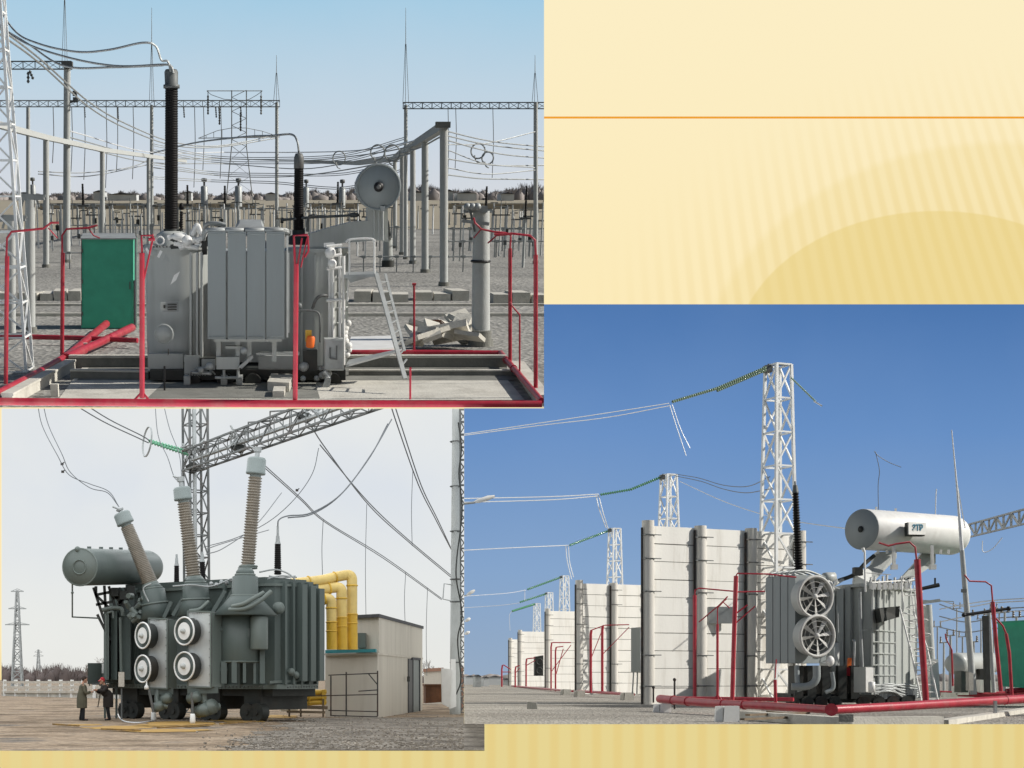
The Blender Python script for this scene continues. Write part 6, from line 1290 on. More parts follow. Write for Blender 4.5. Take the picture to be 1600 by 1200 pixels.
with Part(fr, Tt, 'bushing_flange', M['tgb2']) as p:
    p.lathe(P(387, 889, 60), (0, 0, 1), [(0, 0), (.38, 0), (.38, .06), (.28, .1), (.28, .16), (0, .16)], 24); p.torus(P(388, 885, 60), (0, 0, 1), .34, .04, 20, 6)
    p.lathe(P(236, 918, 62.5), (-.35, 0, 1), [(0, 0), (.36, 0), (.36, .12), (.3, .2), (0, .2)], 24); p.lathe(P(303, 908, 61.5), (-.1, 0, 1), [(0, 0), (.38, 0), (.38, .12), (.3, .2), (0, .2)], 24)
for x0, y0, x1, y1, d, w0, w1, yt in [(276, 916, 276, 884, 65, 9, 8, 866), (317, 911, 316, 878, 65, 10, 9, 862), (434, 898, 434, 850, 61, 12, 10, 822)]:
    with Part(fr, Tt, 'low_voltage_bushing', M['blackp']) as p: p.ribbed(P(x0, y0, d), P(x1, y1, d), w0/2/FP*d, w1/2/FP*d, .08, .15, 16)
    with Part(fr, Tt, 'bushing_terminal', M['galv']) as p: a_ = P(x1, y1, d); p.lathe(a_, (0, 0, 1), [(w1/2/FP*d, 0), (w1/3/FP*d, .12), (w1/3.5/FP*d, .3), (.05, .35), (.045, (y1-yt)/FP*d)], 14)
with Part(fr, Tt, 'top_pipework', M['galv']) as p:
    for q in ([(270, 916), (300, 914), (330, 916), (362, 904)], [(405, 894), (430, 890), (450, 896), (462, 906)], [(420, 900), (440, 903), (462, 900)], [(408, 908), (436, 900), (464, 902)], [(232, 940), (224, 920), (236, 912)]): p.tube(curve(pp(fr, [(x, y, 60.6) for x, y in q])), .035, 6)
    for k in range(9): p.ball(P(330+k*8, 912-k*1.4+(k % 2)*3, 60.8), .09, 5)
with Part(fr, Tt, 'tap_drive', M['tgb2']) as p:
    r6 = random.Random(2)
    for k in range(14): c = P(207+r6.uniform(-6, 14), 945+r6.uniform(-14, 26), 62.5); p.cyl(c, c+Vector((r6.uniform(-.3, .3), r6.uniform(-.4, 0), r6.uniform(-.3, .3))), r6.uniform(.06, .14), r6.uniform(.06, .14), 8)
with Part(fr, Tt, 'tap_drive_frame', M['dark']) as p:
    for (a_, b_) in (((203, 962), (218, 935)), ((214, 972), (226, 948)), ((200, 950), (222, 962))): p.bar(P(*a_, 63), P(*b_, 63), .12)
# coolers
def cooler(x0, x1, xs, y0, y1, d):
    cs = [P(x0, y1, d+.25), P(x1, y1+1, d), P(xs, y1-2, d+.55), P(x0+(xs-x1), y1-2, d+.8)]; H = P(x0, y0, d).z-P(x0, y1, d).z
    C_ = Part(fr, Tt, 'cooler', M['alu'])
    with C_ as p: p.hexa([Vector((v.x, v.y, cs[1].z)) for v in cs]+[Vector((v.x, v.y, cs[1].z+H)) for v in cs])
    o = C_.o
    with Part(fr, o, 'cooler_side', M['tgb2']) as p: p.hexa([Vector((v.x+.01, v.y-.01, cs[1].z+.02)) for v in (cs[1]+Vector((.02, 0, 0)), cs[2]+Vector((.12, -.12, 0)), cs[2]+Vector((.12, 0, 0)), cs[1]+Vector((.02, .12, 0)))]+[Vector((v.x+.01, v.y-.01, cs[1].z+H-.02)) for v in (cs[1]+Vector((.02, 0, 0)), cs[2]+Vector((.12, -.12, 0)), cs[2]+Vector((.12, 0, 0)), cs[1]+Vector((.02, .12, 0)))])
    with Part(fr, o, 'edge_strip', M['tgb2']) as p: p.bar(P(x1-1, y1, d-.03), P(x1-1, y0, d-.03), .05, .05); p.bar(P(x0, y0, d+.2), P(x1, y0+1, d-.03), .06, .06); p.bar(P(x0, y1, d+.2), P(x1, y1+1, d-.03), .06, .06); p.bar(P(x0, y1, d+.2), P(x0, y0, d+.2), .05, .05)
    with Part(fr, o, 'edge_bolt', M['galv']) as p:
        for k in range(9): t = (k+.5)/9; p.ball(P(x1-3, y0+(y1-y0)*t, d-.02), .022, 4); p.ball(P(x0+3+(x1-x0-6)*t, y0+3, d+.1), .022, 4)
        p.bar(P(x0+8, y0+14, d-.02), P(x0+14, y0+13, d-.03), .04); p.bar(P(x0+9, y1-34, d-.02), P(x0+13, y1-35, d-.03), .04)
    with Part(fr, o, 'base_channel', M['tgb']) as p: p.bar(P(x0, y1+6, d+.3), P(xs, y1+5, d+.3), .3, .25)
    return o
o1 = cooler(232, 262, 271, 966, 1075, 59.6); o2 = cooler(293, 330, 341, 955, 1073, 58.6)
for par, cx, cy, rx, ry, d in ((o1, 223, 993, 11, 20, 59.4), (o1, 223, 1045, 11.5, 21, 59.4), (o2, 288, 986, 14, 21.5, 58.5), (o2, 288, 1041, 14.5, 22, 58.5)):
    c = P(cx, cy, d); R = ry/FP*d; an = math.acos(rx/ry); ax = Vector((-math.sin(an)*.8, -math.cos(an), 0)).normalized()
    F = Part(fr, Tt, 'fan', M['white'])
    with F as p: p.torus(c, ax, R, .035, 36, 8)
    with Part(fr, F.o, 'fan_drum', M['dark']) as p: p.lathe(c-ax*.4, ax, [(0, 0), (R*.97, 0), (R*.97, .4)], 32)
    with Part(fr, F.o, 'fan_grille', M['tgb']) as p:
        for rr in (.66, .72, .78, .84, .9, .96): p.torus(c, ax, R*rr, .014, 32, 4)
        p.lathe(c-ax*.03, ax, [(R*.6, 0), (R*.97, -.05)], 32)
    with Part(fr, F.o, 'fan_hub_plate', M['white']) as p: p.lathe(c+ax*.02, ax, [(0, .02), (R*.64, .0)], 28)
    with Part(fr, F.o, 'fan_motor', M['tga']) as p: p.lathe(c+ax*.04, ax, [(0, .12), (R*.16, .1), (R*.2, 0)], 14)
# left radiators with the support under the conservator
for k, (x0, x1, y0) in enumerate([(162, 170, 951), (173, 183, 953), (186, 204, 956)]):
    with Part(fr, Tt, 'left_radiator', M['tgb' if k else 'tgb2']) as p: p.hexa([P(x0, 1062, 64), P(x1, 1062, 63.7), P(x1+6, 1062, 66), P(x0+6, 1062, 66), P(x0, y0, 64), P(x1, y0, 63.7), P(x1+6, y0, 66), P(x0+6, y0, 66)])
with Part(fr, Tt, 'radiator_header', M['tgb2']) as p:
    p.tube(curve(pp(fr, [(160, 953, 63.8), (178, 950, 63.7), (190, 952, 63.6), (192, 962, 63.6)])), .09, 8); p.tube(curve(pp(fr, [(168, 958, 63.4), (176, 956, 63.4), (177, 966, 63.4)])), .05, 6); p.tube([P(166, 1060, 63.5), P(166, 960, 63.5)], .05, 6)
    p.tube([P(190, 1060, 63.4), P(188, 965, 63.4)], .07, 6)
cA, cB = P(125, 886, 60.5), P(240, 892, 70); ax = cB-cA; Lc = ax.length; R = .74
ax = Vector((ax.x, ax.y*.75, ax.z)); Lc = ax.length
with Part(fr, Tt, 'conservator', M['tgb']) as p: p.lathe(cA, ax, [(R*.96, 0), (R, .06), (R, Lc-.4), (R*.93, Lc-.1), (R*.6, Lc+.08), (0, Lc+.12)], 36)
with Part(fr, Tt, 'end_plate', M['tgb2']) as p: p.lathe(cA-ax.normalized()*.03, ax, [(0, -.02), (R*.97, 0), (R*.99, .05)], 8 if False else 32); p.torus(cA, ax, R*.98, .04, 32, 6)
with Part(fr, Tt, 'end_hatch', M['tgb2']) as p: p.torus(cA-ax.normalized()*.05, ax, R*.38, .035, 20, 6); p.ball(cA+Vector((-.1, 0, R*.95)), .12, 6)
for t in (.12, .28, .42, .56, .7):
    with Part(fr, Tt, 'lifting_lug', M['tgb']) as p: p.box(cA+ax*t+Vector((0, 0, R+.03)), (.16, .08, .1))
with Part(fr, Tt, 'support_frame', M['dark']) as p:
    for (a_, b_) in (((146, 918), (168, 985)), ((150, 916), (150, 930)), ((148, 930), (172, 925)), ((150, 945), (176, 940)), ((163, 915), (165, 950)), ((170, 916), (182, 955)), ((186, 918), (194, 955)), ((150, 930), (176, 955)), ((176, 925), (190, 945)), ((196, 918), (200, 950)), ((176, 935), (212, 930)), ((184, 945), (206, 920)), ((152, 960), (172, 1000))): p.bar(P(*a_, 64), P(*b_, 64), .11)
    for x, y in ((180, 925), (193, 930), (205, 922)): p.box(P(x, y, 63.8), (.3, .3, .35))
with Part(fr, Tt, 'drain_pipe', M['tgb2']) as p: p.tube(pp(fr, [(113, 912, 61), (113, 964, 61.5), (155, 966, 63.5)]), .035, 6); p.ball(P(113, 926, 61), .06, 5)
with Part(fr, Tt, 'flange_bolt', M['galv_dark']) as p:
    for k in range(44): q = pl(-.13, .5+k*.2); p.ball((q.x, q.y, zb-.03), .035, 4)
    for k in range(12): q = pl(.6+k*.17, -.15); p.ball((q.x, q.y, zb-.03), .035, 4)
with Part(fr, Tt, 'rating_plate', M['galv']) as p: q = pl(-.03, 2.1); p.box((q.x, q.y, 3.2), (.05, .5, .35), rz=TH)
with Part(fr, Tt, 'winding_housing', M['tgb']) as p:
    c_ = P(376, 1036, 59.6); h_ = P(0, 955, 59.6).z-c_.z; p.lathe(c_, (0, 0, 1), [(0, 0), (.86, 0), (.9, .05), (.9, h_-.05), (.8, h_), (0, h_+.1)], 36)
with Part(fr, Tt, 'housing_rim', M['tgb2']) as p: p.torus(P(376, 1034, 59.6), (0, 0, 1), .91, .03, 36, 5)
with Part(fr, Tt, 'housing_leg', M['tgb']) as p: p.bar(P(350, 1068, 59), P(350, 1034, 59), .22)
# front details
with Part(fr, Tt, 'oil_pot', M['tgb2']) as p: p.lathe(P(405, 1015, 58.6), (0, 0, 1), [(0, 0), (.32, 0), (.34, .04), (.34, 1.22), (.28, 1.3), (0, 1.34)], 22)
with Part(fr, Tt, 'oil_pot_leg', M['tgb']) as p: p.bar(P(410, 1068, 59), P(410, 1014, 59), .2); p.bar(P(398, 1068, 59), P(398, 1014, 59), .1)
with Part(fr, Tt, 'round_cover', M['tgb2']) as p: p.lathe(P(436, 950, 59.8), (.5, -.85, 0), [(.24, -.1), (.24, .05), (.14, .14), (0, .16)], 18)
with Part(fr, Tt, 'pipe_stub', M['tgb']) as p:
    p.cyl(P(338, 984, 59), P(352, 984, 59.2), .13, .13, 10); p.cyl(P(338, 1048, 59), P(354, 1047, 59.2), .13, .13, 10); p.bar(P(366, 1067, 58.8), P(366, 1034, 58.8), .2); p.bar(P(382, 1067, 58.8), P(382, 1034, 58.8), .12)
    p.bar(P(388, 995, 58.8), P(388, 982, 58.8), .1)
with Part(fr, Tt, 'valve_group', M['tgb2']) as p:
    for k in range(7): p.ball(P(455+k*7, 1050+(k*5) % 9, 60.3+k*.4), .16, 6)
    p.bar(P(420, 1066, 59.8), P(500, 1062, 62), .1)
with Part(fr, Tt, 'oil_pump', M['tgb2']) as p:
    for x, y, s_, d in ((259, 1092, .2, 59.6), (247, 1104, .2, 59.6), (303, 1090, .22, 58.8), (325, 1106, .3, 59), (316, 1110, .25, 58.8)): p.lathe(P(x, y, d), (.6, -.6, .2), [(0, -s_*1.2), (s_, -s_), (s_, s_), (0, s_*1.3)], 12)
    p.tube(curve(pp(fr, [(318, 1078, 59), (318, 1094, 59), (328, 1104, 59), (342, 1104, 59.2)])), .15, 9); p.tube(curve(pp(fr, [(246, 1078, 59.8), (246, 1098, 59.6), (262, 1104, 59.6)])), .1, 8)
with Part(fr, Tt, 'undercarriage', M['dark']) as p:
    for b in (.8, 3.0, 5.3, 7.7):
        qq = [pl(.1, b), pl(.1, b+.9), pl(3.0, b+.9), pl(3.0, b)]; p.hexa([Vector((v.x, v.y, .45)) for v in qq]+[Vector((v.x, v.y, zb-.1)) for v in qq])
    qq = [pl(.2, .3), pl(.2, LL), pl(2.9, LL), pl(2.9, .3)]; p.hexa([Vector((v.x, v.y, zb-.4)) for v in qq]+[Vector((v.x, v.y, zb-.1)) for v in qq])
for b in (.9, 1.4, 3.1, 3.6, 5.4, 5.9, 7.8, 8.3):
    with Part(fr, Tt, 'wheel', M['dark']) as p: q = pl(.0, b); p.cyl(Vector((q.x, q.y, .36))-UB*.1, Vector((q.x, q.y, .36))+UB*.3, .36, .36, 18); p.cyl(Vector((q.x, q.y, .36))-UB*.16, Vector((q.x, q.y, .36))-UB*.1, .12, .12, 10)
for k, (x, y, x2, y2, d) in enumerate([(240, 1127, 233, 1078, 59.5), (301, 1131, 300, 1082, 58.6)]):
    with Part(fr, Tt, 'drain_leg', M['galv_dark']) as p: p.tube([P(x, y-14, d), P(x2, y2, d)], .06, 6)
    with Part(fr, None, 'drain_pot', M['white'], ['white pot on the ground under the left fan pair', 'white pot on the ground under the right fan pair'][k], 'pot', 'white drain pots') as p: g_ = G(x, y); p.lathe(g_, (0, 0, 1), [(0, 0), (.09, 0), (.11, .1), (.09, .36), (.06, .38), (0, .38)], 14)
with Part(fr, Tt, 'lamp_flask', M['white']) as p: p.lathe(P(229, 1077, 58.9), (0, 0, 1), [(0, 0), (.09, 0), (.09, .1), (.03, .18), (.02, .3)], 12)
# marshalling cabinet with open doors
T = thing(fr, 'control_cabinet', 'open dark green control cabinet with pale inside that the two men look into', 'cabinet', G(165, 1118))
with Part(fr, T, 'door', M['tgb2']) as p: p.prism([P(137, 1069, 64.0), P(158, 1068, 64.8), P(158, 1036, 64.8), P(137, 1036, 64.0)], (.02, .06, 0))
with Part(fr, T, 'body', M['tgb']) as p: p.hexa([P(158, 1068, 65.2), P(184, 1068, 65.2), P(186, 1068, 65.9), P(160, 1068, 65.9), P(158, 1036, 65.2), P(184, 1036, 65.2), P(186, 1036, 65.9), P(160, 1036, 65.9)])
with Part(fr, T, 'inner_panel', M['white']) as p: p.prism([P(159, 1052, 65.1), P(169.5, 1052, 65.1), P(169.5, 1037, 65.1), P(159, 1037, 65.1)], (0, .05, 0)); 
with Part(fr, T, 'shelf', M['dark']) as p: p.prism([P(143, 1070, 63), P(158, 1070, 63), P(160, 1068, 65.1), P(146, 1068, 65.1)], (0, 0, .06)); p.box(P(152, 1066, 64.6), (.25, .15, .18))
with Part(fr, T, 'stand', M['tgb']) as p: p.bar((P(164, 0, 65.5).x, 65.5, 0), (P(164, 0, 65.5).x, 65.5, P(0, 1068, 64).z), .09); p.bar((P(182, 0, 65.5).x, 65.5, 0), (P(182, 0, 65.5).x, 65.5, P(0, 1068, 64).z), .09)
T = thing(fr, 'junction_box', 'small pale junction box on a thin stand right of the second man', 'junction box', G(190, 1118))
with Part(fr, T, 'body', M['cream']) as p: p.hexa([P(185, 1073, 62), P(194, 1073, 62), P(195, 1073, 62.3), P(186, 1073, 62.3), P(185, 1050, 62), P(194, 1050, 62), P(195, 1050, 62.3), P(186, 1050, 62.3)])
with Part(fr, T, 'stand', M['galv_dark']) as p: p.bar((P(190, 0, 62.2).x, 62.2, 0), (P(190, 0, 62.2).x, 62.2, P(0, 1073, 62).z), .06)
T = thing(fr, 'timber_prop', 'dark slanting timber prop between the two men', 'timber', G(153, 1103)); 
with Part(fr, T, 'pole', M['dark']) as p: p.bar(G(153, 1104), P(159, 1070, 63), .06)
# hoses and yellow boards on the ground
with Part(fr, None, 'hose', M['wirel'], 'thin pale hose looping on the ground right of the men', 'hose') as p: p.tube(curve([P(187, 1098, 62.5)]+[G(x, y, .03) for x, y in ((184, 1115), (192, 1126), (215, 1129), (240, 1126))]), .025, 6)
r9 = random.Random(31)
ym = mat('muddy_yellow_sand', (.4, .235, .05), .9, 0, .35, 2, .3, 12, dirt=(.17, .12, .08), dirt_amt=1, dscale=2.2)
for k, (x0, x1, y0, y1) in enumerate([(84, 170, 1131, 1134), (130, 250, 1134, 1139), (220, 350, 1127, 1136), (180, 330, 1139, 1144), (330, 430, 1121, 1129), (395, 470, 1117, 1122), (205, 300, 1131, 1134)]):
    with Part(fr, None, 'sand_patch', ym, kind='structure') as p:
        n = 22; q = []
        for j in range(n): a = 2*math.pi*j/n; rr = 1+r9.uniform(-.28, .12); q.append(G((x0+x1)/2+(x1-x0)/2*math.cos(a)*rr, (y0+y1)/2-(y1-y0)/2*math.sin(a)*rr+((x0+x1)/2-((x0+x1)/2+(x1-x0)/2*math.cos(a)))*.01, .006+k*.004))
        p.add(q, [tuple(range(n))])
for k, (a_, b_, w_) in enumerate([((84, 1131.5), (122, 1134), .12), ((160, 1139), (218, 1141), .14), ((248, 1137), (330, 1132), .16), ((345, 1131), (398, 1127), .12)]):
    with Part(fr, None, 'muddy_board', mat('muddy_board', (.3, .18, .05), .85, 0, .35, 2, .3, 12, dirt=(.12, .08, .045), dirt_amt=.9, dscale=2.5), ['leftmost muddy yellowish board in front of the men', 'muddy yellowish board below the first fan pair', 'longest muddy yellowish board under the second fan pair', 'muddy yellowish board below the tank corner'][k], 'board', 'muddy boards on the ground') as p: p.bar(G(*a_, .06), G(*b_, .06), w_, .05)
# ---- people
def person(label, base, face, pose, cols, capc=None):
    """one continuous skinned body, clothing as children; face = heading (radians), pose = joint offsets in body space (x forward, y left)"""
    R = Matrix.Rotation(face, 4, 'Z'); T = Matrix.Translation(base) @ R
    J = pose; nodes = []; edges = []; rad = []
    def skin(name, pts, eds, rds, m, parent, root=0, sub=2, kind=None):
        me = bpy.data.meshes.new(name); me.from_pydata(pts, eds, []); me.update()
        o = bpy.data.objects.new(name, me); COL.objects.link(o)
        md = o.modifiers.new('skin', 'SKIN'); md.use_smooth_shade = True
        if not me.skin_vertices: me.skin_vertices.new(name='') if hasattr(me.skin_vertices, 'new') else None
        return o, me, md
    def blob_body(mb, chains):
        for ch in chains: mb.tube(curve([c[0] for c in ch], 5), [x for x in interp([c[1] for c in ch], 5)], 12)
    def interp(v, n):
        out = []
        for a_, b_ in zip(v, v[1:]):
            for k in range(n): out.append(a_+(b_-a_)*(k/n))
        return out+[v[-1]]
    V = lambda x, y, z: Vector((x, y, z))
    root = None
    def make(name, mb, m, parent=None):     # fuse the overlapping tubes into ONE continuous surface with a voxel remesh
        bm = bmesh.new(); vs = [bm.verts.new(v) for v in mb.v]
        for f in mb.f:
            try: bm.faces.new([vs[i] for i in f])
            except ValueError: pass
        bmesh.ops.remove_doubles(bm, verts=bm.verts, dist=1e-5); me = bpy.data.meshes.new(name); bm.to_mesh(me); bm.free(); me.materials.append(m)
        o = bpy.data.objects.new(name, me); COL.objects.link(o)
        md = o.modifiers.new('fuse', 'REMESH'); md.mode = 'VOXEL'; md.voxel_size = .011 if name == 'person' else .016; md.use_smooth_shade = True
        ms = o.modifiers.new('smooth', 'SMOOTH'); ms.factor = .5; ms.iterations = 2
        if parent: o.parent = parent
        else: o.matrix_basis = T
        return o
    hip, knee, ank, toe = J['hip'], J['knee'], J['ank'], J['toe']
    sh, el, wr = J['sh'], J['el'], J['wr']; neck, head = J['neck'], J['head']
    body = MB(); pel = (hip[0]+hip[1])/2
    ch = [[(pel-V(0, 0, .06), .12), (pel+V(0, 0, .12), .125), (neck-V(0, 0, .28), .13), (neck-V(0, 0, .1), .12), (neck, .055), (neck+(head-neck)*.45, .05)]]
    for i in (0, 1):
        ch += [[(hip[i], .09), (knee[i], .058), (ank[i], .04)], [(ank[i], .04), (toe[i], .032)], [(sh[i], .055), (el[i], .042), (wr[i], .03)], [(neck-V(0, 0, .06), .06), (sh[i], .055)]]
        d = (wr[i]-el[i]).normalized(); side = V(0, -1 if i else 1, 0); palm = wr[i]+d*.05
        ch.append([(wr[i], .028), (palm, .032), (palm+d*.035, .028)])
        for f in range(4):
            o_ = side*(.026*(f-1.5)/1.5)*1; L = (.065, .078, .074, .058)[f]; q0 = palm+d*.03+o_; dn = V(0, 0, -1)
            ch.append([(q0, .011), (q0+d*L*.55, .0105), (q0+d*L*.85+dn*L*.35, .009), (q0+d*L*.85+dn*L*.7, .008)])
        ch.append([(palm-d*.02-side*.03, .012), (palm+d*.02-side*.055, .011), (palm+d*.05-side*.055+V(0, 0, -.01), .009)])
    blob_body(body, ch)
    body.ball(head, .098, 10, (1.05, .84, 1.28)); hd = J['look']
    fw = hd.normalized(); rt = fw.cross(V(0, 0, 1)).normalized()
    body.ball(head+fw*.1+V(0, 0, -.015), .022, 6, (1.1, .7, 1.4)); body.ball(head+fw*.06+V(0, 0, -.085), .045, 6)   # nose, chin
    for s_ in (-1, 1): body.ball(head+rt*s_*.085+V(0, 0, -.01), .028, 6, (.8, .5, 1.3))
    root = make('person', body, M['skin']); tag(root, label, 'person', 'two men at the cabinet')
    fc = MB()
    for s_ in (-1, 1): fc.ball(head+fw*.096+rt*s_*.034+V(0, 0, .012), .012, 6)
    fc.tube([head+fw*.098+rt*-.025+V(0, 0, -.065), head+fw*.103+V(0, 0, -.067), head+fw*.098+rt*.025+V(0, 0, -.065)], .006, 5)
    def plain(name, mb, m):
        me = bpy.data.meshes.new(name); me.from_pydata([tuple(v) for v in mb.v], [], mb.f); me.materials.append(m); me.update()
        for po, s_ in zip(me.polygons, mb.sm): po.use_smooth = s_
        o = bpy.data.objects.new(name, me); COL.objects.link(o); o.parent = root; return o
    plain('eyes_and_mouth', fc, M['hair'])
    hr = MB(); hr.ball(head-fw*.022+V(0, 0, .03), .105, 10, (1.02, .9, 1.15)); make('cap' if capc else 'hair', hr, capc or M['hair'], root)
    if capc:
        br = MB(); br.prism([head+fw*.06+rt*.07+V(0, 0, .06), head+fw*.17+rt*.05+V(0, 0, .045), head+fw*.17-rt*.05+V(0, 0, .045), head+fw*.06-rt*.07+V(0, 0, .06)], V(0, 0, .012)); plain('cap_brim', br, capc)
    coat = MB(); lo = J.get('coat', .5); hem = pel*(1-0)+V(0, 0, -lo)
    cc = [[(V(pel.x, pel.y, pel.z-lo), .21), (pel+V(0, 0, -.05), .215), (pel+V(0, 0, .15), .19), (neck-V(0, 0, .28), .18), (neck-V(0, 0, .1), .15), (neck-V(0, 0, .02), .075)]]
    for i in (0, 1): cc += [[(sh[i], .085), (el[i], .065), (wr[i]-(wr[i]-el[i])*.08, .052)], [(neck-V(0, 0, .1), .09), (sh[i], .085)]]
    blob_body(coat, cc); make('coat', coat, cols[0], root)
    tr = MB(); tc_ = [[(pel+V(0, 0, .05), .13), (pel-V(0, 0, .05), .13)]]
    for i in (0, 1): tc_ += [[(hip[i]+V(0, 0, .05), .105), (hip[i], .105), (knee[i], .075), (ank[i]+V(0, 0, -.03), .07)]]
    blob_body(tr, tc_); make('trousers', tr, cols[1], root)
    for i in (0, 1):
        s_ = MB(); s_.tube([ank[i]-V(.05, 0, .03), ank[i]-V(0, 0, .02), toe[i]-V(.02, 0, .005), toe[i]+V(.04, 0, -.005)], [.045, .055, .045, .03], 10); plain('shoe', s_, M['black'])
    return root
Vv = lambda x, y, z: Vector((x, y, z))
b1 = G(128, 1126)
person('man in a long olive grey coat standing left of the open cabinet', b1, .25, dict(
    hip=[Vv(0, .1, .88), Vv(0, -.1, .88)], knee=[Vv(.02, .11, .48), Vv(.04, -.1, .48)], ank=[Vv(-.04, .12, .08), Vv(.03, -.11, .08)], toe=[Vv(.12, .13, .04), Vv(.19, -.12, .04)],
    sh=[Vv(.03, .19, 1.4), Vv(.03, -.19, 1.4)], el=[Vv(.1, .26, 1.12), Vv(.12, -.26, 1.13)], wr=[Vv(.33, .17, 1.14), Vv(.34, -.15, 1.16)], neck=Vv(.04, 0, 1.49), head=Vv(.11, 0, 1.65), look=Vv(1, 0, -.35), coat=.38), (M['coat1'], M['trous']))
b2 = G(169, 1125.5)
person('man in a dark coat and red cap leaning toward the cabinet', b2, math.pi+.5, dict(
    hip=[Vv(0, .1, .88), Vv(0, -.1, .88)], knee=[Vv(.05, .1, .48), Vv(-.02, -.1, .48)], ank=[Vv(0, .11, .08), Vv(-.1, -.11, .08)], toe=[Vv(.16, .12, .04), Vv(.06, -.12, .04)],
    sh=[Vv(.12, .19, 1.37), Vv(.12, -.19, 1.37)], el=[Vv(.3, .24, 1.2), Vv(.26, -.25, 1.14)], wr=[Vv(.55, .14, 1.24), Vv(.48, -.14, 1.2)], neck=Vv(.17, 0, 1.45), head=Vv(.27, 0, 1.6), look=Vv(1, .1, -.4), coat=.36), (M['coat2'], M['trous']), M['redc'])
# ---- building
T = thing(fr, 'service_building', 'pale rendered flat roofed building with a tall rear block and a narrow doorway', 'building', G(590, 1122))
def vpr(T, name, m, pts, z0, z1, org=None):
    with Part(fr, T, name, M[m]) as p: p.prism([Vector(((x-CX)/FP*d, d, z0)) for x, d in pts], (0, 0, z1-z0))
H1 = P(0, 1023, 66).z; H2 = P(0, 964, 66).z
vpr(T, 'wall', 'cream', [(508, 68.2), (590, 65.8), (660, 81.6), (575, 84)], 0, H1)
vpr(T, 'wall', 'cream', [(556, 67.6), (592, 66.4), (660, 81.8), (585, 84)], H1+.08, H2)
vpr(T, 'roof', 'roof', [(554, 67.4), (592.5, 66.1), (662, 81.8), (585, 84.5)], H2, H2+.14)
vpr(T, 'string_course', 'cream', [(507, 68), (590.5, 65.6), (661, 81.7), (585, 84)], H1, H1+.08)
vpr(T, 'teal_flashing', 'teal', [(508, 67.9), (587, 65.5), (589, 66.2), (508, 69)], H1+.1, H1+.24)
with Part(fr, T, 'door_recess', M['black']) as p: p.hexa([P(639, 1116, 76.1), P(646, 1114, 77.6), P(646, 1114, 77.9), P(640, 1115, 76.5), P(639, 1029, 76.1), P(646, 1030, 77.6), P(646, 1030, 77.9), P(640, 1029, 76.5)])
with Part(fr, T, 'door_leaf', M['tgb']) as p: p.hexa([P(646, 1114, 77.4), P(655, 1112, 79.5), P(655, 1112, 79.9), P(646, 1114, 77.8), P(646, 1030, 77.4), P(655, 1031, 79.5), P(655, 1031, 79.9), P(646, 1030, 77.8)])
with Part(fr, T, 'door_frame', M['roof']) as p: p.bar(P(643, 1029, 76.9), P(656, 1030, 79.6), .12); p.bar(P(656, 1112, 79.6), P(656, 1030, 79.6), .06); p.bar(P(638, 1116, 75.6), P(638, 1029, 75.6), .05)
with Part(fr, T, 'wall_lamp', M['dark']) as p: p.box(P(638, 1061, 74.5), (.12, .2, .25))
with Part(fr, T, 'wall_vent', M['tgb2']) as p: p.prism([P(557, 1012, 67), P(571, 1012, 66.8), P(571, 989, 66.8), P(557, 989, 67)], (.1, .5, 0))
# yellow ducts
for k, (pts, lab) in enumerate([([(455, 912, 64), (500, 907, 64.5), (538, 899, 65), (548.5, 901, 65), (550, 915, 65), (550, 960, 65)], 'outermost and tallest yellow duct with its top elbow'), ([(462, 926, 64), (500, 922, 64.4), (524, 918, 64.6), (533, 921, 64.6), (533.5, 935, 64.6), (534, 965, 64.6)], 'middle yellow duct of the three'), ([(480, 940, 64), (500, 937, 64.2), (510, 935, 64.3), (517, 939, 64.3), (517.5, 950, 64.3), (518, 972, 64.3)], 'innermost and lowest yellow duct of the three')]):
    T = thing(fr, 'busbar_duct', lab, 'duct', P(*pts[-1]), 'yellow ducts into the building')
    R = (16.4, 16.4, 16)[k]/2/FP*65
    with Part(fr, T, 'duct_bend', M['yellowpale']) as p: p.tube(curve(pp(fr, pts), 5), R, 18)
    x, y, d = pts[-1]
    with Part(fr, T, 'duct_lower', M['yellow']) as p: p.cyl(P(x, y, d), P(x+.5, 1015, d), R*1.04, R*1.06, 18)
    with Part(fr, T, 'flange', M['yellow']) as p:
        for q in (pts[-2], (x, y, d), (x, y+14, d)): c = P(*q); p.torus(c, (0, 0, 1), R*1.03, .035, 20, 5)
        for j in (0, 1): a_, b_ = P(*pts[j]), P(*pts[j+1]); p.torus(a_.lerp(b_, .6), b_-a_, R*1.03, .035, 20, 5)
T = thing(fr, 'busbar_duct', 'low yellow orange duct section lying behind the tank bottom at right', 'duct', P(490, 1090, 66), 'yellow ducts into the building')
with Part(fr, T, 'duct_lower', M['yellow']) as p:
    for y in (1082, 1090, 1098): p.tube(pp(fr, [(464, y+3, 66), (490, y, 66.2), (509, y-1, 66.4)]), .11, 12)
with Part(fr, T, 'flange', M['yellow']) as p: p.prism([P(503, 1102, 66.2), P(509, 1102, 66.3), P(509, 1077, 66.3), P(503, 1078, 66.2)], (0, .5, 0)); p.prism([P(482, 1102, 66.0), P(485, 1102, 66.0), P(485, 1079, 66.0), P(482, 1079, 66.0)], (0, .5, 0))
T = thing(fr, 'rail_frame', 'rusty black angle iron frame standing before the building wall', 'frame', G(550, 1122))
with Part(fr, T, 'upright', M['rail']) as p:
    for x, y0 in ((517, 1056), (541, 1050), (590, 1048)): p.bar(P(x, 1119, 64.6), P(x, y0, 64.6), .06)
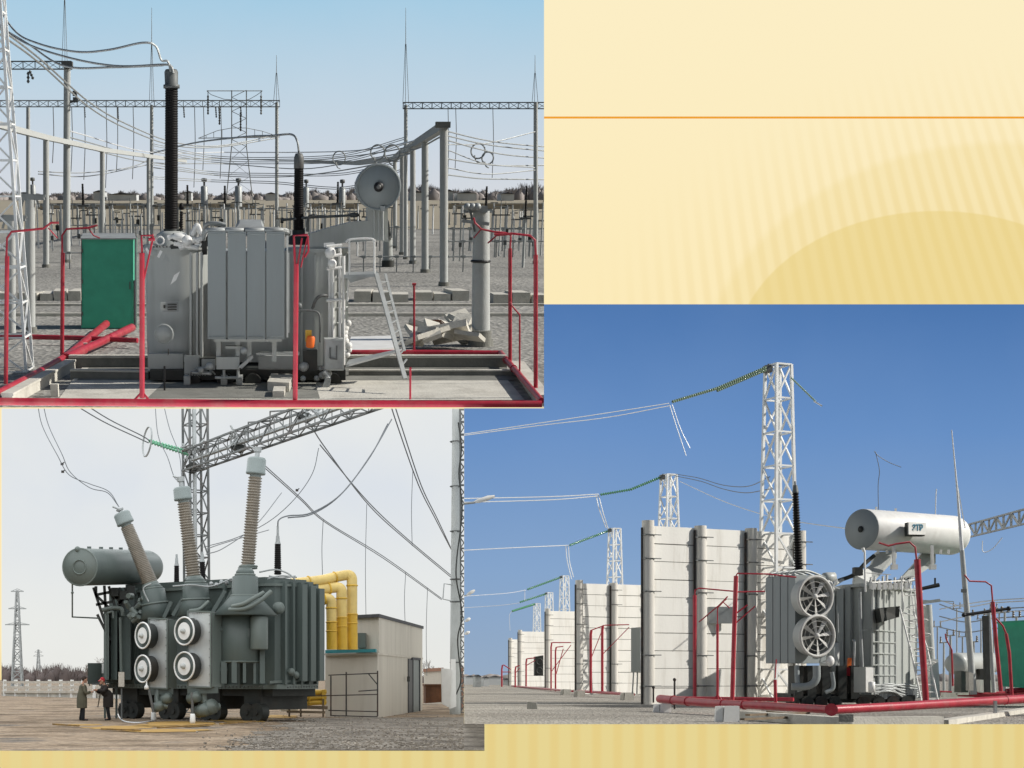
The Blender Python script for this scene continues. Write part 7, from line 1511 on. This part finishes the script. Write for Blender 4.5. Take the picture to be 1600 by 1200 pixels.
with Part(fr, T, 'crossbar', M['rail']) as p:
    for x0, x1, y0, y1 in ((513, 590, 1055, 1052), (470, 590, 1088, 1085), (513, 590, 1110, 1112), (516, 590, 1118, 1120), (560, 590, 1080, 1078)): p.bar(P(x0, y0, 64.6), P(x1, y1, 64.6), .045)
    p.bar(P(575, 1052, 64.6), P(590, 1070, 64.6), .045)
with Part(fr, None, 'low_trestle', M['wood'], 'low dark timber trestle with pale boards behind the tank foot', 'trestle') as p:
    for x in (452, 470, 505): p.bar(P(x, 1120, 65.2), P(x, 1092, 65.2), .08)
    p.bar(P(440, 1104, 65.2), P(512, 1106, 65.2), .07, .14); p.bar(P(448, 1112, 65), P(508, 1113, 65), .1, .1)
with Part(fr, None, 'pale_crate', M['white'], 'pale crate glimpsed under the right end of the tank', 'crate') as p: p.prism([P(438, 1112, 67), P(466, 1112, 67), P(464, 1096, 67), P(440, 1098, 67)], (0, .8, 0))
# right pole with lattice
T = thing(fr, 'concrete_pole', 'tall pale round concrete pole with a cable, cut by the blue picture at right', 'pole', G(710, 1112))
with Part(fr, T, 'shaft', M['pole']) as p: p.cyl(G(711, 1116), P(712, 600, 72), .26, .15, 20)
with Part(fr, T, 'cable', M['dark']) as p: p.tube(curve(pp(fr, [(716, 660, 71.6), (721, 700, 71.6), (717, 740, 71.6), (722, 790, 71.6), (719, 830, 71.6), (714, 870, 71.6), (713, 905, 71.6), (722, 960, 71.6), (715, 1000, 71.6), (720, 1060, 71.6), (713, 1085, 71.6)])), .035, 5)
with Part(fr, T, 'clamp', M['galv_dark']) as p:
    for y in (690, 760, 830, 905, 940, 1035): p.torus(P(711.5, y, 72), (0, 0, 1), .24, .03, 14, 4)
with Part(fr, T, 'bracket', M['galv']) as p: p.tube(pp(fr, [(708, 914, 71.5), (694, 912, 71.5), (692, 936, 71.5), (706, 939, 71.5)]), .03, 5)
with Part(fr, T, 'base_plate', M['white']) as p: p.prism([P(691, 1100, 71), P(703, 1106, 70.6), P(706, 1046, 70.6), P(690, 1044, 71)], (0, .25, 0)); p.prism([P(702, 1108, 70.8), P(713, 1104, 70.8), P(712, 1030, 70.8), P(705, 1030, 70.8)], (0, .3, 0))
T = thing(fr, 'lattice_mast', 'thin grey lattice mast right behind the pale pole', 'mast', G(722, 1110))
with Part(fr, T, 'mast_frame', M['galv_dark']) as p: p.lattice(((726-CX)/FP*76, 76, 0), P(724, 600, 76), .45, .35, 26, .04, (1, 0, 0), (0, 1, 0), rr=.025)
with Part(fr, T, 'climbing_peg', M['galv']) as p:
    for k in range(22): a_ = P(718, 900+k*9, 75.6); p.bar(a_, a_+Vector((.14, 0, .05)), .03)
T = thing(fr, 'oil_tank', 'square brown rusty tank standing left of the pole base', 'tank', G(678, 1100))
with Part(fr, T, 'body', M['rust']) as p: p.prism([P(665, 1099, 84), P(690, 1097, 84), P(690, 1071, 84), P(665, 1071, 84)], (0, 1.2, 0))
with Part(fr, T, 'lid', M['rust']) as p: p.prism([P(664, 1071.5, 83.9), P(691, 1071, 83.9), P(691, 1069, 83.9), P(664, 1069, 83.9)], (0, 1.4, 0))
with Part(fr, None, 'rear_wall', M['cream'], 'pale low wall with a reddish top behind the brown tank', 'wall') as p: p.prism([P(663, 1100, 95), P(692, 1100, 95), P(692, 1048, 95), P(663, 1050, 95)], (0, .3, 0))
with Part(fr, None, 'reddish_coping', M['brick'], 'reddish brick top course over the pale low wall', 'coping') as p: p.prism([P(662, 1050, 94.9), P(693, 1048, 94.9), P(693, 1043, 94.9), P(662, 1045, 94.9)], (0, .5, 0))
with Part(fr, None, 'brick_pier', M['brick'], 'dark brick pier top behind the pole base', 'pier') as p: p.prism([P(716, 1108, 86), P(724, 1108, 86), P(724, 1040, 86), P(716, 1042, 86)], (0, .5, 0))
r7 = random.Random(21)
gG = ground_mat('coarse_grey_gravel', [(.13, .11, .09), (.24, .21, .175), (.35, .31, .26)], .5, 8, 5, 1.0)
q = []
for k in range(30): t_ = k/29; q.append(Vector((G(345+130*t_+r7.uniform(-34, 34), 1173-54*t_).x, gy(1174-52*t_), .012)))
ground('gravel', fr, [gW(757, gy(1173))+Vector((0, 0, .012))][:1]+[gW(757, gy(1132))+Vector((0, 0, .012)), gW(724.8, gy(1131.4))+Vector((0, 0, .012)), gW(724.8, gy(1121))+Vector((0, 0, .012))]+list(reversed(q)), gG)
with Part(fr, None, 'gravel_stones', mat('mixed_gravel_stone', (.26, .225, .185), .9, 0, .5, .8), kind='stuff') as p:
    for k in range(2600):
        x = r7.uniform(250, 757); y = 1118+54*(r7.random()**.7)
        if y < 1131.5 and x > 715: continue
        if x < 345+(1173-y)*2.3+r7.gauss(0, 38): continue
        g_ = G(x, y); s_ = r7.uniform(.02, .055); p.box(g_+Vector((0, 0, .012+s_*.3)), (s_, s_*1.3, s_*.8), M3=Matrix.Rotation(r7.uniform(0, 3), 3, 'Z') @ Matrix.Rotation(r7.uniform(-.5, .5), 3, 'X'))
prune()
